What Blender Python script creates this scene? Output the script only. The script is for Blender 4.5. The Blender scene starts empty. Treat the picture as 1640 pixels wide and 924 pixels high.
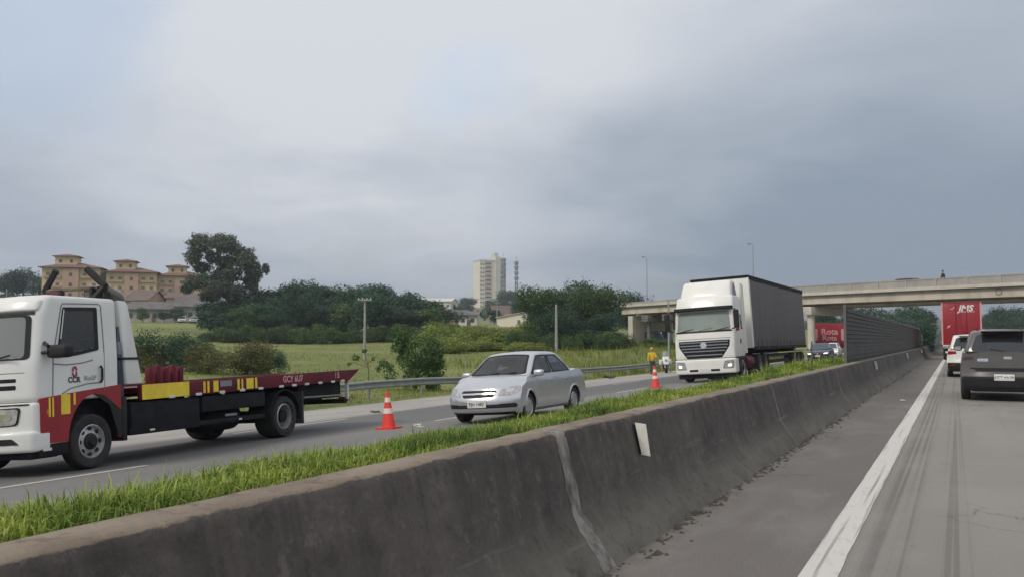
import bpy, bmesh, math, random
import numpy as np
from mathutils import Vector, Matrix

S = bpy.context.scene
COL = S.collection
R = math.radians
random.seed(7)

# ------------------------------------------------------------------ camera
F_PX, W_PX, H_PX = 1450.0, 1640, 924
PITCH = math.atan(82 / F_PX)
YAW = math.atan(711 * math.cos(PITCH) / F_PX)
CAM_Z = 1.45
cd = bpy.data.cameras.new('camera')
cam = bpy.data.objects.new('camera', cd)
COL.objects.link(cam)
cam.location = (0, 0, CAM_Z)
cam.rotation_euler = (R(90) + PITCH, 0, YAW)
cd.sensor_width = 36
cd.lens = F_PX / W_PX * 36
cd.clip_start = 0.05
cd.clip_end = 9000
S.camera = cam

# ------------------------------------------------------------------ world: overcast sky
SUN_EL, SUN_AZ = 42, 205          # azimuth clockwise from +Y: behind the camera, to its left
w = bpy.data.worlds.new('World')
S.world = w
w.use_nodes = True
nt = w.node_tree
nt.nodes.clear()


def N(t, **k):
    n = nt.nodes.new(t)
    for a, b in k.items():
        setattr(n, a, b)
    return n


def mth(op, a, b=None, clamp=False):
    n = N('ShaderNodeMath', operation=op, use_clamp=clamp)
    for i, v in enumerate((a, b)):
        if v is None:
            continue
        if isinstance(v, (int, float)):
            n.inputs[i].default_value = v
        else:
            nt.links.new(v, n.inputs[i])
    return n.outputs[0]


def mixc(fac, a, b):
    n = N('ShaderNodeMix', data_type='RGBA')
    for i, v in ((0, fac), (6, a), (7, b)):
        if isinstance(v, (int, float)):
            n.inputs[i].default_value = v
        elif isinstance(v, tuple):
            n.inputs[i].default_value = (*v, 1)
        else:
            nt.links.new(v, n.inputs[i])
    return n.outputs[2]


def maprange(v, a, b, c=0.0, d=1.0):
    n = N('ShaderNodeMapRange', interpolation_type='SMOOTHSTEP')
    nt.links.new(v, n.inputs[0])
    for i, x in enumerate((a, b, c, d)):
        n.inputs[i + 1].default_value = x
    return n.outputs[0]


sky = N('ShaderNodeTexSky', sky_type='NISHITA', sun_disc=False)
sky.sun_elevation = R(SUN_EL)
sky.sun_rotation = R(SUN_AZ)
sky.air_density = 1.5
sky.dust_density = 3.0
tc = N('ShaderNodeTexCoord')
sp = N('ShaderNodeSeparateXYZ')
nt.links.new(tc.outputs['Generated'], sp.inputs[0])
dx, dy, dz = sp.outputs
zz = mth('ADD', mth('MAXIMUM', dz, 0.0), 0.16)
cb = N('ShaderNodeCombineXYZ')
nt.links.new(mth('DIVIDE', dx, zz), cb.inputs[0])
nt.links.new(mth('DIVIDE', dy, zz), cb.inputs[1])
cb.inputs[2].default_value = 3.7


def cloud(scale, detail, rough, off):
    mp = N('ShaderNodeMapping')
    mp.inputs['Location'].default_value = off
    nt.links.new(cb.outputs[0], mp.inputs[0])
    n = N('ShaderNodeTexNoise')
    n.inputs['Scale'].default_value = scale
    n.inputs['Detail'].default_value = detail
    n.inputs['Roughness'].default_value = rough
    n.inputs['Distortion'].default_value = 0.3
    nt.links.new(mp.outputs[0], n.inputs['Vector'])
    return n.outputs[0]


def dirdot(v, a, b):
    n = N('ShaderNodeVectorMath', operation='DOT_PRODUCT')
    nt.links.new(tc.outputs['Generated'], n.inputs[0])
    n.inputs[1].default_value = Vector(v).normalized()
    return maprange(n.outputs['Value'], a, b)


n1 = cloud(0.42, 5, 0.5, (1.3, 0.4, 0))
n2 = cloud(1.15, 3, 0.5, (4.1, 2.2, 0))
n3 = cloud(3.1, 4, 0.6, (0.6, 7.2, 0))
mass = mth('ADD', mth('ADD', mth('MULTIPLY', n1, 0.58), mth('MULTIPLY', n2, 0.30)), mth('MULTIPLY', n3, 0.12))
mass = maprange(mass, 0.30, 0.70)
# the deck is thicker and bluer up the road, paler and thinner overhead
thick = mth('MULTIPLY', dirdot((0.05, 1, 0.16), 0.84, 0.998), 0.62)
up = maprange(dz, 0.02, 0.55)
lum = mth('SUBTRACT', mth('ADD', mth('MULTIPLY', mass, 0.55), mth('ADD', mth('MULTIPLY', up, 0.72), 0.22)), thick, True)
ramp = N('ShaderNodeValToRGB')
nt.links.new(lum, ramp.inputs[0])
e = ramp.color_ramp.elements
e[0].position, e[0].color = 0.0, (2.45, 3.0, 3.75, 1)
e[1].position, e[1].color = 1.0, (6.25, 6.5, 6.95, 1)
m1 = ramp.color_ramp.elements.new(0.45)
m1.color = (3.95, 4.42, 5.15, 1)
def skydir(x, y):
    v = Vector(((x - 820) / F_PX, 1.0, (462 - y) / F_PX))
    v = Matrix.Rotation(PITCH, 3, 'X') @ v
    return Matrix.Rotation(YAW, 3, 'Z') @ v


def blob(x, y, r_deg, k=0.022):
    # a soft-edged cloud mass about a compass bearing, its edge broken by the noise
    n = N('ShaderNodeVectorMath', operation='DOT_PRODUCT')
    nt.links.new(tc.outputs['Generated'], n.inputs[0])
    n.inputs[1].default_value = skydir(x, y).normalized()
    d = mth('ADD', n.outputs['Value'], mth('MULTIPLY', mth('SUBTRACT', n2, 0.5), k * 2))
    d = mth('ADD', d, mth('MULTIPLY', mth('SUBTRACT', n3, 0.5), k * 0.8))
    return maprange(d, math.cos(R(r_deg * 1.25)), math.cos(R(r_deg * 0.1)))


for x, y, rd, a in ((300, 130, 11, 0.20), (520, 60, 10, 0.16), (1120, 90, 11, 0.22), (830, 240, 9, 0.10), (1250, 330, 12, -0.08), (100, 330, 12, -0.05)):
    lum = mth('ADD', lum, mth('MULTIPLY', blob(x, y, rd), a), True)
nt.links.new(lum, ramp.inputs[0])
hole = mth('MULTIPLY', maprange(n2, 0.56, 0.72), mth('MULTIPLY', maprange(n1, 0.45, 0.6), 0.25))
ccol = mixc(hole, ramp.outputs[0], sky.outputs[0])
for x, y, rd in ((715, 140, 1.5), (760, 128, 1.7), (808, 132, 1.5), (700, 172, 1.4)):
    ccol = mixc(mth('MULTIPLY', blob(x, y, rd, 0.002), 0.20), ccol, (5.0, 6.3, 7.9))
ccol = mixc(mth('MULTIPLY', blob(0, 50, 8, 0.02), 0.6), ccol, (3.9, 5.0, 6.7))
bg = N('ShaderNodeBackground')
bg.inputs[1].default_value = 0.1
nt.links.new(ccol, bg.inputs[0])
wo = N('ShaderNodeOutputWorld')
nt.links.new(bg.outputs[0], wo.inputs[0])

sl = bpy.data.lights.new('sun', 'SUN')
sl.energy = 1.5
sl.angle = R(14)
sl.color = (1.0, 0.92, 0.80)
sun = bpy.data.objects.new('sun', sl)
COL.objects.link(sun)
sdir = Vector((math.sin(R(SUN_AZ)) * math.cos(R(SUN_EL)), math.cos(R(SUN_AZ)) * math.cos(R(SUN_EL)), math.sin(R(SUN_EL))))
sun.rotation_euler = sdir.to_track_quat('Z', 'Y').to_euler()
sun.location = (0, 0, 60)

S.view_settings.view_transform = 'Standard'
S.view_settings.look = 'None'
S.view_settings.exposure = 0.18
S.view_settings.gamma = 1
S.view_settings.use_curve_mapping = False
S.cycles.volume_bounces = 0
S.cycles.max_bounces = 6

# ------------------------------------------------------------------ where a pixel of the photo lies at a given depth
_f = Vector((-math.sin(YAW) * math.cos(PITCH), math.cos(YAW) * math.cos(PITCH), math.sin(PITCH)))
_r = Vector((math.cos(YAW), math.sin(YAW), 0))
_u = _r.cross(_f)


def at(x, y, d):
    return Vector((0, 0, CAM_Z)) + _f * d + _r * ((x - W_PX / 2) / F_PX * d) + _u * ((H_PX / 2 - y) / F_PX * d)


SLOPE = 0.061                     # the other carriageway is banked, falling away to the left


def zopp(x):
    return -0.17 + SLOPE * (x + 7.6)


# ------------------------------------------------------------------ materials
def mat(name, col, rough=0.6, metal=0.0, col2=None, scale=3.0, detail=5, lo=0.35, hi=0.65, bump=0.0, bscale=None,
        coat=0.0, stretch=(1, 1, 1), spec=0.5, emit=None, world=False):
    m = bpy.data.materials.new(name)
    m.use_nodes = True
    t = m.node_tree
    b = t.nodes['Principled BSDF']
    b.inputs['Roughness'].default_value = rough
    b.inputs['Metallic'].default_value = metal
    b.inputs['Coat Weight'].default_value = coat
    b.inputs['Coat Roughness'].default_value = 0.08
    b.inputs['Specular IOR Level'].default_value = spec
    b.inputs['Base Color'].default_value = (*col, 1)
    if emit:
        b.inputs['Emission Color'].default_value = (*emit[:3], 1)
        b.inputs['Emission Strength'].default_value = emit[3]
    co = None
    if col2 or bump:
        if world:
            co = t.nodes.new('ShaderNodeNewGeometry').outputs['Position']
        else:
            co = t.nodes.new('ShaderNodeTexCoord').outputs['Object']
        mp = t.nodes.new('ShaderNodeMapping')
        mp.inputs['Scale'].default_value = stretch
        t.links.new(co, mp.inputs[0])
        co = mp.outputs[0]
    if col2:
        n = t.nodes.new('ShaderNodeTexNoise')
        n.inputs['Scale'].default_value = scale
        n.inputs['Detail'].default_value = detail
        n.inputs['Roughness'].default_value = 0.6
        t.links.new(co, n.inputs['Vector'])
        r = t.nodes.new('ShaderNodeValToRGB')
        r.color_ramp.elements[0].position, r.color_ramp.elements[0].color = lo, (*col, 1)
        r.color_ramp.elements[1].position, r.color_ramp.elements[1].color = hi, (*col2, 1)
        t.links.new(n.outputs[0], r.inputs[0])
        t.links.new(r.outputs[0], b.inputs['Base Color'])
    if bump:
        n = t.nodes.new('ShaderNodeTexNoise')
        n.inputs['Scale'].default_value = bscale or scale * 4
        n.inputs['Detail'].default_value = 4
        t.links.new(co, n.inputs['Vector'])
        bp = t.nodes.new('ShaderNodeBump')
        bp.inputs['Strength'].default_value = bump
        bp.inputs['Distance'].default_value = 0.02
        t.links.new(n.outputs[0], bp.inputs['Height'])
        t.links.new(bp.outputs[0], b.inputs['Normal'])
    return m


class NG:
    """small helper to write node maths on a material"""

    def __init__(s, m):
        s.t = m.node_tree
        s.b = s.t.nodes['Principled BSDF']
        s.pos = s.t.nodes.new('ShaderNodeNewGeometry').outputs['Position']
        q = s.t.nodes.new('ShaderNodeSeparateXYZ')
        s.t.links.new(s.pos, q.inputs[0])
        s.x, s.y, s.z = q.outputs

    def put(s, v, sock):
        if isinstance(v, (int, float)):
            sock.default_value = v
        elif isinstance(v, tuple):
            sock.default_value = (*v, 1)
        else:
            s.t.links.new(v, sock)

    def m(s, op, a, b=0.0, clamp=False):
        n = s.t.nodes.new('ShaderNodeMath')
        n.operation, n.use_clamp = op, clamp
        s.put(a, n.inputs[0])
        s.put(b, n.inputs[1])
        return n.outputs[0]

    def mr(s, v, a, b, c=0.0, d=1.0):
        n = s.t.nodes.new('ShaderNodeMapRange')
        n.interpolation_type = 'SMOOTHSTEP'
        for i, q in enumerate((v, a, b, c, d)):
            s.put(q, n.inputs[i])
        return n.outputs[0]

    def mix(s, f, a, b):
        n = s.t.nodes.new('ShaderNodeMix')
        n.data_type = 'RGBA'
        s.put(f, n.inputs[0])
        s.put(a, n.inputs[6])
        s.put(b, n.inputs[7])
        return n.outputs[2]

    def noise(s, scale, stretch=(1, 1, 1), detail=4, rough=0.55, off=(0, 0, 0)):
        mp = s.t.nodes.new('ShaderNodeMapping')
        mp.inputs['Scale'].default_value = stretch
        mp.inputs['Location'].default_value = off
        s.t.links.new(s.pos, mp.inputs[0])
        n = s.t.nodes.new('ShaderNodeTexNoise')
        n.inputs['Scale'].default_value = scale
        n.inputs['Detail'].default_value = detail
        n.inputs['Roughness'].default_value = rough
        s.t.links.new(mp.outputs[0], n.inputs['Vector'])
        return n.outputs[0]

    def band(s, v, c, w, soft):
        """1 inside |v-c|<w, soft edges"""
        return s.mr(s.m('ABSOLUTE', s.m('SUBTRACT', v, c)), w + soft, w)

    def bump(s, h, strength, dist=0.02):
        bp = s.t.nodes.new('ShaderNodeBump')
        bp.inputs['Strength'].default_value = strength
        bp.inputs['Distance'].default_value = dist
        s.put(h, bp.inputs['Height'])
        s.t.links.new(bp.outputs[0], s.b.inputs['Normal'])


def leaf_mat(name, dark, light, tint=None, patchy=0):
    m = bpy.data.materials.new(name)
    m.use_nodes = True
    t = m.node_tree
    b = t.nodes['Principled BSDF']
    b.inputs['Roughness'].default_value = 0.65
    b.inputs['Specular IOR Level'].default_value = 0.25
    g = t.nodes.new('ShaderNodeNewGeometry')
    oi = t.nodes.new('ShaderNodeObjectInfo')
    r = t.nodes.new('ShaderNodeValToRGB')
    r.color_ramp.elements[0].color = (*dark, 1)
    r.color_ramp.elements[1].color = (*light, 1)
    if tint:
        q = r.color_ramp.elements.new(0.9)
        q.color = (*light, 1)
        r.color_ramp.elements[-1].color = (*tint, 1)
    t.links.new(g.outputs['Random Per Island'], r.inputs[0])
    hs = t.nodes.new('ShaderNodeHueSaturation')
    mr = t.nodes.new('ShaderNodeMapRange')
    mr.inputs[3].default_value, mr.inputs[4].default_value = 0.75, 1.25
    if not patchy:
        t.links.new(oi.outputs['Random'], mr.inputs[0])
    if patchy:
        nz = t.nodes.new('ShaderNodeTexNoise')
        nz.inputs['Scale'].default_value = patchy
        nz.inputs['Detail'].default_value = 4
        t.links.new(g.outputs['Position'], nz.inputs['Vector'])
        mr.inputs[1].default_value, mr.inputs[2].default_value = 0.32, 0.68
        mr.inputs[3].default_value, mr.inputs[4].default_value = 0.55, 1.40
        t.links.new(nz.outputs[0], mr.inputs[0])
        m2 = t.nodes.new('ShaderNodeMapRange')
        m2.inputs[1].default_value, m2.inputs[2].default_value = 0.35, 0.65
        m2.inputs[3].default_value, m2.inputs[4].default_value = 0.515, 0.47
        t.links.new(nz.outputs[0], m2.inputs[0])
        t.links.new(m2.outputs[0], hs.inputs['Hue'])
    t.links.new(mr.outputs[0], hs.inputs['Value'])
    t.links.new(r.outputs[0], hs.inputs['Color'])
    t.links.new(hs.outputs[0], b.inputs['Base Color'])
    tr = t.nodes.new('ShaderNodeBsdfTranslucent')
    t.links.new(hs.outputs[0], tr.inputs[0])
    mx = t.nodes.new('ShaderNodeMixShader')
    mx.inputs[0].default_value = 0.3
    t.links.new(b.outputs[0], mx.inputs[1])
    t.links.new(tr.outputs[0], mx.inputs[2])
    t.links.new(mx.outputs[0], t.nodes['Material Output'].inputs[0])
    return m


MT = {}
MT['white'] = mat('white_paint', (0.72, 0.72, 0.69), 0.35, col2=(0.80, 0.80, 0.77), scale=1.2, coat=0.3)
MT['truckwhite'] = mat('dusty_white_paint', (0.76, 0.75, 0.70), 0.4, col2=(0.82, 0.81, 0.77), scale=1.5, coat=0.2)
MT['silver'] = mat('silver_paint', (0.58, 0.59, 0.62), 0.30, 0.70, col2=(0.63, 0.64, 0.66), scale=1.4, coat=0.6)
MT['darkgrey_paint'] = mat('dark_grey_paint', (0.105, 0.096, 0.086), 0.26, 0.35, col2=(0.135, 0.122, 0.11), scale=1.5, coat=0.6)
MT['blue_paint'] = mat('dark_blue_paint', (0.03, 0.045, 0.08), 0.3, 0.2, coat=0.6)
MT['red'] = mat('red_paint', (0.34, 0.014, 0.022), 0.4, col2=(0.26, 0.013, 0.024), scale=2.5, coat=0.2)
MT['maroon'] = mat('maroon_paint', (0.155, 0.008, 0.022), 0.5, col2=(0.09, 0.009, 0.022), scale=3, spec=0.3)
MT['yellow'] = mat('yellow_reflective', (0.92, 0.69, 0.035), 0.45, col2=(0.76, 0.56, 0.05), scale=6)
MT['black'] = mat('black_plastic', (0.014, 0.014, 0.016), 0.6, col2=(0.024, 0.024, 0.024), scale=5, spec=0.3)
MT['chassis'] = mat('chassis_black', (0.010, 0.011, 0.015), 0.75, col2=(0.022, 0.022, 0.024), scale=4, spec=0.2)
MT['rubber'] = mat('rubber', (0.016, 0.016, 0.017), 0.8, col2=(0.035, 0.033, 0.031), scale=9)
MT['rim'] = mat('steel_rim', (0.55, 0.55, 0.54), 0.45, 0.35, col2=(0.36, 0.35, 0.34), scale=8)
MT['hubcap'] = mat('hubcap', (0.50, 0.50, 0.50), 0.35, 0.6, col2=(0.40, 0.40, 0.40), scale=8)
MT['glass'] = mat('dark_glass', (0.018, 0.022, 0.026), 0.06, spec=0.9)
MT['glass_sky'] = mat('windscreen_glass', (0.05, 0.065, 0.085), 0.07, spec=1.0)
MT['glass_pale'] = mat('pale_windscreen_glass', (0.20, 0.245, 0.225), 0.35, spec=0.35, col2=(0.27, 0.31, 0.28), scale=1.2)
MT['lamp'] = mat('headlamp_lens', (0.62, 0.60, 0.56), 0.12, 0.3, spec=0.9, col2=(0.30, 0.29, 0.28), scale=9)
MT['lamp_bright'] = mat('headlamp_lit', (0.9, 0.88, 0.8), 0.2, emit=(1, 0.95, 0.85, 0.7))
MT['tail'] = mat('tail_lamp', (0.34, 0.012, 0.014), 0.2, spec=0.8)
MT['tail_dark'] = mat('smoked_tail_lamp', (0.07, 0.018, 0.018), 0.2, spec=0.8)
MT['amber'] = mat('amber_lens', (0.65, 0.23, 0.03), 0.3)
MT['chrome'] = mat('chrome', (0.7, 0.7, 0.7), 0.12, 1.0)
MT['plate'] = mat('plate_white', (0.72, 0.72, 0.70), 0.5, col2=(0.6, 0.6, 0.58), scale=20)
MT['print_dark'] = mat('print_dark', (0.04, 0.04, 0.05), 0.6)
MT['print_grey'] = mat('print_grey', (0.22, 0.23, 0.25), 0.6)
MT['print_white'] = mat('print_white', (0.75, 0.72, 0.72), 0.6)
MT['print_pink'] = mat('print_pink', (0.70, 0.36, 0.34), 0.6, col2=(0.6, 0.28, 0.28), scale=3)
MT['logo_red'] = mat('print_red', (0.32, 0.03, 0.07), 0.6)
MT['curtain'] = mat('trailer_curtain', (0.078, 0.069, 0.075), 0.5, col2=(0.102, 0.091, 0.097), scale=0.6, stretch=(1, 1, 0.4), bump=0.15, bscale=1.5)
MT['cone'] = mat('cone_orange', (0.85, 0.065, 0.045), 0.5, col2=(0.74, 0.055, 0.04), scale=6)
MT['cone_white'] = mat('cone_band', (0.82, 0.70, 0.64), 0.45)
MT['hivis'] = mat('hivis_yellow', (0.72, 0.50, 0.02), 0.8, col2=(0.6, 0.42, 0.03), scale=9)
MT['trouser'] = mat('dark_cloth', (0.05, 0.05, 0.055), 0.9, col2=(0.075, 0.07, 0.07), scale=10)
MT['skin'] = mat('skin', (0.38, 0.22, 0.15), 0.55, col2=(0.42, 0.25, 0.17), scale=10)
MT['hair'] = mat('dark_hair', (0.02, 0.015, 0.012), 0.8)
MT['galv'] = mat('galvanised_steel', (0.32, 0.34, 0.34), 0.5, 0.4, col2=(0.22, 0.24, 0.24), scale=2.5)
MT['fence'] = mat('dark_fence_sheet', (0.052, 0.050, 0.051), 0.7, col2=(0.072, 0.069, 0.068), scale=1.1, spec=0.25)
MT['fence_post'] = mat('fence_post_steel', (0.15, 0.15, 0.148), 0.7, col2=(0.11, 0.11, 0.11), scale=3)
MT['concrete'] = mat('weathered_concrete', (0.60, 0.54, 0.45), 0.85, col2=(0.40, 0.35, 0.28), scale=0.55, stretch=(1, 1, 0.35), lo=0.45, hi=0.75, bump=0.3, bscale=6)
MT['concrete_grey'] = mat('grey_parapet_concrete', (0.40, 0.38, 0.35), 0.9, col2=(0.31, 0.29, 0.27), scale=0.7, bump=0.2, bscale=6)
MT['concrete_pale'] = mat('pale_concrete', (0.62, 0.58, 0.50), 0.85, col2=(0.50, 0.46, 0.39), scale=0.7, bump=0.2, bscale=6)
MT['concrete_shaded'] = mat('shadowed_concrete', (0.2, 0.19, 0.18), 0.9, col2=(0.13, 0.125, 0.12), scale=0.6)  # darker copy of the concrete, shade under the bridge put into its colour
MT['pole'] = mat('pole_concrete', (0.36, 0.37, 0.36), 0.85, col2=(0.27, 0.27, 0.26), scale=2)
MT['pole_dark'] = mat('pole_dark', (0.05, 0.06, 0.06), 0.7)
MT['bark'] = mat('bark', (0.10, 0.08, 0.06), 0.9, col2=(0.16, 0.14, 0.11), scale=4, stretch=(1, 1, 0.3))
MT['bark_pale'] = mat('bark_pale', (0.30, 0.26, 0.21), 0.9, col2=(0.16, 0.13, 0.10), scale=2, stretch=(1, 1, 0.3))
MT['leaf_dark'] = leaf_mat('leaf_dark', (0.014, 0.044, 0.028), (0.088, 0.160, 0.085))
MT['leaf_euc'] = leaf_mat('leaf_grey_green', (0.05, 0.068, 0.048), (0.15, 0.18, 0.115))
MT['leaf_mid'] = leaf_mat('leaf_mid', (0.030, 0.072, 0.024), (0.130, 0.205, 0.062))
MT['leaf_light'] = leaf_mat('leaf_light', (0.11, 0.15, 0.028), (0.34, 0.40, 0.095))
MT['leaf_brown'] = leaf_mat('leaf_olive', (0.05, 0.065, 0.024), (0.18, 0.185, 0.07), (0.30, 0.18, 0.09))
MT['blade'] = leaf_mat('grass_blade', (0.085, 0.150, 0.020), (0.33, 0.45, 0.085), (0.50, 0.50, 0.24), 1.6)
MT['blade_meadow'] = leaf_mat('meadow_blade', (0.115, 0.16, 0.022), (0.235, 0.28, 0.05), (0.33, 0.29, 0.11), 0.5)
MT['wall_cream'] = mat('render_cream', (0.64, 0.50, 0.31), 0.9, col2=(0.56, 0.43, 0.26), scale=0.3)
MT['wall_pink'] = mat('render_pink', (0.50, 0.33, 0.25), 0.9, col2=(0.44, 0.30, 0.23), scale=0.3)
MT['wall_white'] = mat('render_white', (0.66, 0.63, 0.58), 0.9, col2=(0.56, 0.53, 0.48), scale=0.2)
MT['wall_dull'] = mat('dull_render', (0.42, 0.39, 0.36), 0.9, col2=(0.30, 0.28, 0.26), scale=0.35)
MT['wall_grey'] = mat('render_grey', (0.30, 0.28, 0.27), 0.9, col2=(0.24, 0.22, 0.21), scale=0.3)
MT['tower_cream'] = mat('tower_cream', (0.80, 0.74, 0.62), 0.9, col2=(0.74, 0.68, 0.57), scale=0.1)
MT['roof_tile'] = mat('roof_tile', (0.23, 0.115, 0.085), 0.9, col2=(0.17, 0.10, 0.08), scale=0.8)
MT['roof_brown'] = mat('faded_roof', (0.18, 0.13, 0.11), 0.9, col2=(0.13, 0.10, 0.09), scale=0.6)
MT['roof_grey'] = mat('roof_grey', (0.17, 0.155, 0.15), 0.9, col2=(0.12, 0.11, 0.11), scale=0.5)
MT['window'] = mat('window_glass', (0.06, 0.065, 0.07), 0.2, spec=0.8)
MT['window_far'] = mat('window_glass_pale', (0.13, 0.125, 0.12), 0.3, spec=0.8)
MT['soil'] = mat('soil', (0.14, 0.105, 0.07), 0.95, col2=(0.09, 0.085, 0.04), scale=3, bump=0.5)
MT['dirt'] = mat('dirt_clod', (0.10, 0.082, 0.06), 0.95, col2=(0.055, 0.05, 0.035), scale=5)
MT['mortar'] = mat('pale_mortar', (0.29, 0.27, 0.24), 0.9, col2=(0.10, 0.09, 0.08), scale=9, stretch=(1, 1, 0.6), lo=0.40, hi=0.64, bump=0.6)
MT['flower'] = mat('flower_white', (0.8, 0.8, 0.74), 0.7)
MT['tower_band'] = mat('tower_band', (0.52, 0.44, 0.33), 0.8)
MT['delineator'] = mat('delineator_white', (0.78, 0.76, 0.70), 0.5, col2=(0.66, 0.63, 0.56), scale=14)

def clear_glass(name, tint, dust):
    m = bpy.data.materials.new(name)
    m.use_nodes = True
    t = m.node_tree
    t.nodes.remove(t.nodes['Principled BSDF'])
    tr = t.nodes.new('ShaderNodeBsdfTransparent')
    tr.inputs[0].default_value = (*tint, 1)
    gl = t.nodes.new('ShaderNodeBsdfGlossy')
    gl.inputs['Roughness'].default_value = 0.04
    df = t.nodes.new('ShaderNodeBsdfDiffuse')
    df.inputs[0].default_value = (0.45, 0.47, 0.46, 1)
    fr = t.nodes.new('ShaderNodeFresnel')
    fr.inputs[0].default_value = 1.6
    a = t.nodes.new('ShaderNodeMixShader')
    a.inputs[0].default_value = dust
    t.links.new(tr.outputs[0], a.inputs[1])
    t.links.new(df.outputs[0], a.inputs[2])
    b = t.nodes.new('ShaderNodeMixShader')
    t.links.new(fr.outputs[0], b.inputs[0])
    t.links.new(a.outputs[0], b.inputs[1])
    t.links.new(gl.outputs[0], b.inputs[2])
    t.links.new(b.outputs[0], t.nodes['Material Output'].inputs[0])
    return m


MT['clear'] = clear_glass('clear_window_glass', (0.62, 0.68, 0.68), 0.05)
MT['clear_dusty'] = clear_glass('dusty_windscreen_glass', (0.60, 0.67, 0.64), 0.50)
MT['seat_cloth'] = mat('seat_cloth', (0.045, 0.045, 0.05), 0.9, col2=(0.07, 0.07, 0.075), scale=12)
MT['dash'] = mat('dashboard', (0.03, 0.03, 0.034), 0.7)

# -- own carriageway asphalt
m = mat('asphalt_near', (0.17, 0.16, 0.15), 0.85)
g = NG(m)
wide = g.noise(0.35, (1, 0.25, 1), 4)
fine = g.noise(60, (1, 1, 1), 3, 0.7)
shoulder = g.mr(g.x, -0.62, -0.80)
lane = g.mix(g.mr(wide, 0.35, 0.65), (0.218, 0.199, 0.174), (0.262, 0.240, 0.211))
shd = g.mix(g.mr(wide, 0.35, 0.65), (0.128, 0.112, 0.102), (0.158, 0.140, 0.127))
c = g.mix(shoulder, lane, shd)
# dark tyre polish in streaks along the wheel tracks
st = g.noise(1.0, (26, 0.05, 1), 2, 0.5)
st2 = g.noise(1.0, (3.2, 0.03, 1), 2, 0.6, (3, 0, 0))
tracks = g.m('MAXIMUM', g.band(g.x, -0.47, 0.08, 0.10), g.m('MULTIPLY', g.band(g.x, -0.04, 0.05, 0.08), 0.75))
dk = g.m('MULTIPLY', g.m('MULTIPLY', g.mr(st, 0.44, 0.60), tracks), 0.62)
dk = g.m('MAXIMUM', dk, g.m('MULTIPLY', g.mr(st2, 0.50, 0.85), 0.16))
c = g.mix(dk, c, (0.085, 0.08, 0.075))
# oily patches and pale grit by the barrier
spots = g.noise(2.2, (1, 0.6, 1), 5, 0.65)
c = g.mix(g.m('MULTIPLY', g.mr(spots, 0.60, 0.74), 0.35), c, (0.10, 0.09, 0.082))
pt = g.mr(g.noise(0.9, (1, 0.35, 1), 6, 0.65, (3, 7, 0)), 0.46, 0.64)
c = g.mix(g.m('MULTIPLY', pt, 0.22), c, (0.33, 0.31, 0.285))
grit = g.m('MULTIPLY', g.mr(g.x, -1.72, -1.98), g.mr(g.noise(7, (1, 0.5, 1), 5), 0.42, 0.62))
c = g.mix(g.m('MULTIPLY', grit, 0.6), c, (0.24, 0.21, 0.18))
edge = g.m('MULTIPLY', g.band(g.x, -2.02, 0.03, 0.07), g.mr(g.noise(5, (1, 0.5, 1), 4, 0.6, (9, 2, 0)), 0.45, 0.6))
c = g.mix(g.m('MULTIPLY', edge, 0.8), c, (0.05, 0.045, 0.035))
c = g.mix(g.m('MULTIPLY', g.mr(fine, 0.45, 0.75), 0.25), c, (0.36, 0.34, 0.31))
c = g.mix(g.m('MULTIPLY', g.mr(fine, 0.5, 0.25), 0.3), c, (0.07, 0.065, 0.06))
vo = m.node_tree.nodes.new('ShaderNodeTexVoronoi')
vo.feature = 'DISTANCE_TO_EDGE'
vo.inputs['Scale'].default_value = 0.55
wp = m.node_tree.nodes.new('ShaderNodeVectorMath')
wp.operation = 'ADD'
wn = m.node_tree.nodes.new('ShaderNodeTexNoise')
wn.inputs['Scale'].default_value = 1.7
wn.inputs['Detail'].default_value = 5
m.node_tree.links.new(g.pos, wn.inputs['Vector'])
m.node_tree.links.new(g.pos, wp.inputs[0])
m.node_tree.links.new(wn.outputs['Color'], wp.inputs[1])
m.node_tree.links.new(wp.outputs[0], vo.inputs['Vector'])
crk = g.m('MULTIPLY', g.mr(vo.outputs['Distance'], 0.010, 0.003), g.mr(g.noise(0.4, (1, 0.5, 1), 3, 0.5, (11, 3, 0)), 0.52, 0.62))
c = g.mix(g.m('MULTIPLY', crk, 0.55), c, (0.05, 0.045, 0.04))
g.put(c, g.b.inputs['Base Color'])
g.bump(fine, 0.25, 0.01)
MT['asphalt'] = m

# -- opposite carriageway
m = mat('asphalt_far', (0.16, 0.15, 0.145), 0.85)
g = NG(m)
wide = g.noise(0.3, (1, 0.2, 1), 5)
c = g.mix(g.mr(wide, 0.35, 0.65), (0.165, 0.158, 0.150), (0.215, 0.205, 0.193))
lane2 = g.band(g.x, -12.5, 1.5, 0.7)
c = g.mix(g.m('MULTIPLY', lane2, 0.65), c, (0.095, 0.093, 0.092))
pale = g.mr(g.m('ADD', g.x, g.m('MULTIPLY', g.noise(0.5, (1, 0.3, 1), 4, 0.6), 0.8)), -13.85, -14.5)
c = g.mix(pale, c, g.mix(g.mr(g.noise(0.8, (1, 0.4, 1), 5), 0.3, 0.7), (0.30, 0.275, 0.245), (0.38, 0.35, 0.315)))
c = g.mix(g.m('MULTIPLY', g.mr(g.noise(30, (1, 1, 1), 3), 0.45, 0.7), 0.2), c, (0.32, 0.30, 0.28))
g.put(c, g.b.inputs['Base Color'])
MT['asphalt_opp'] = m

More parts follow.
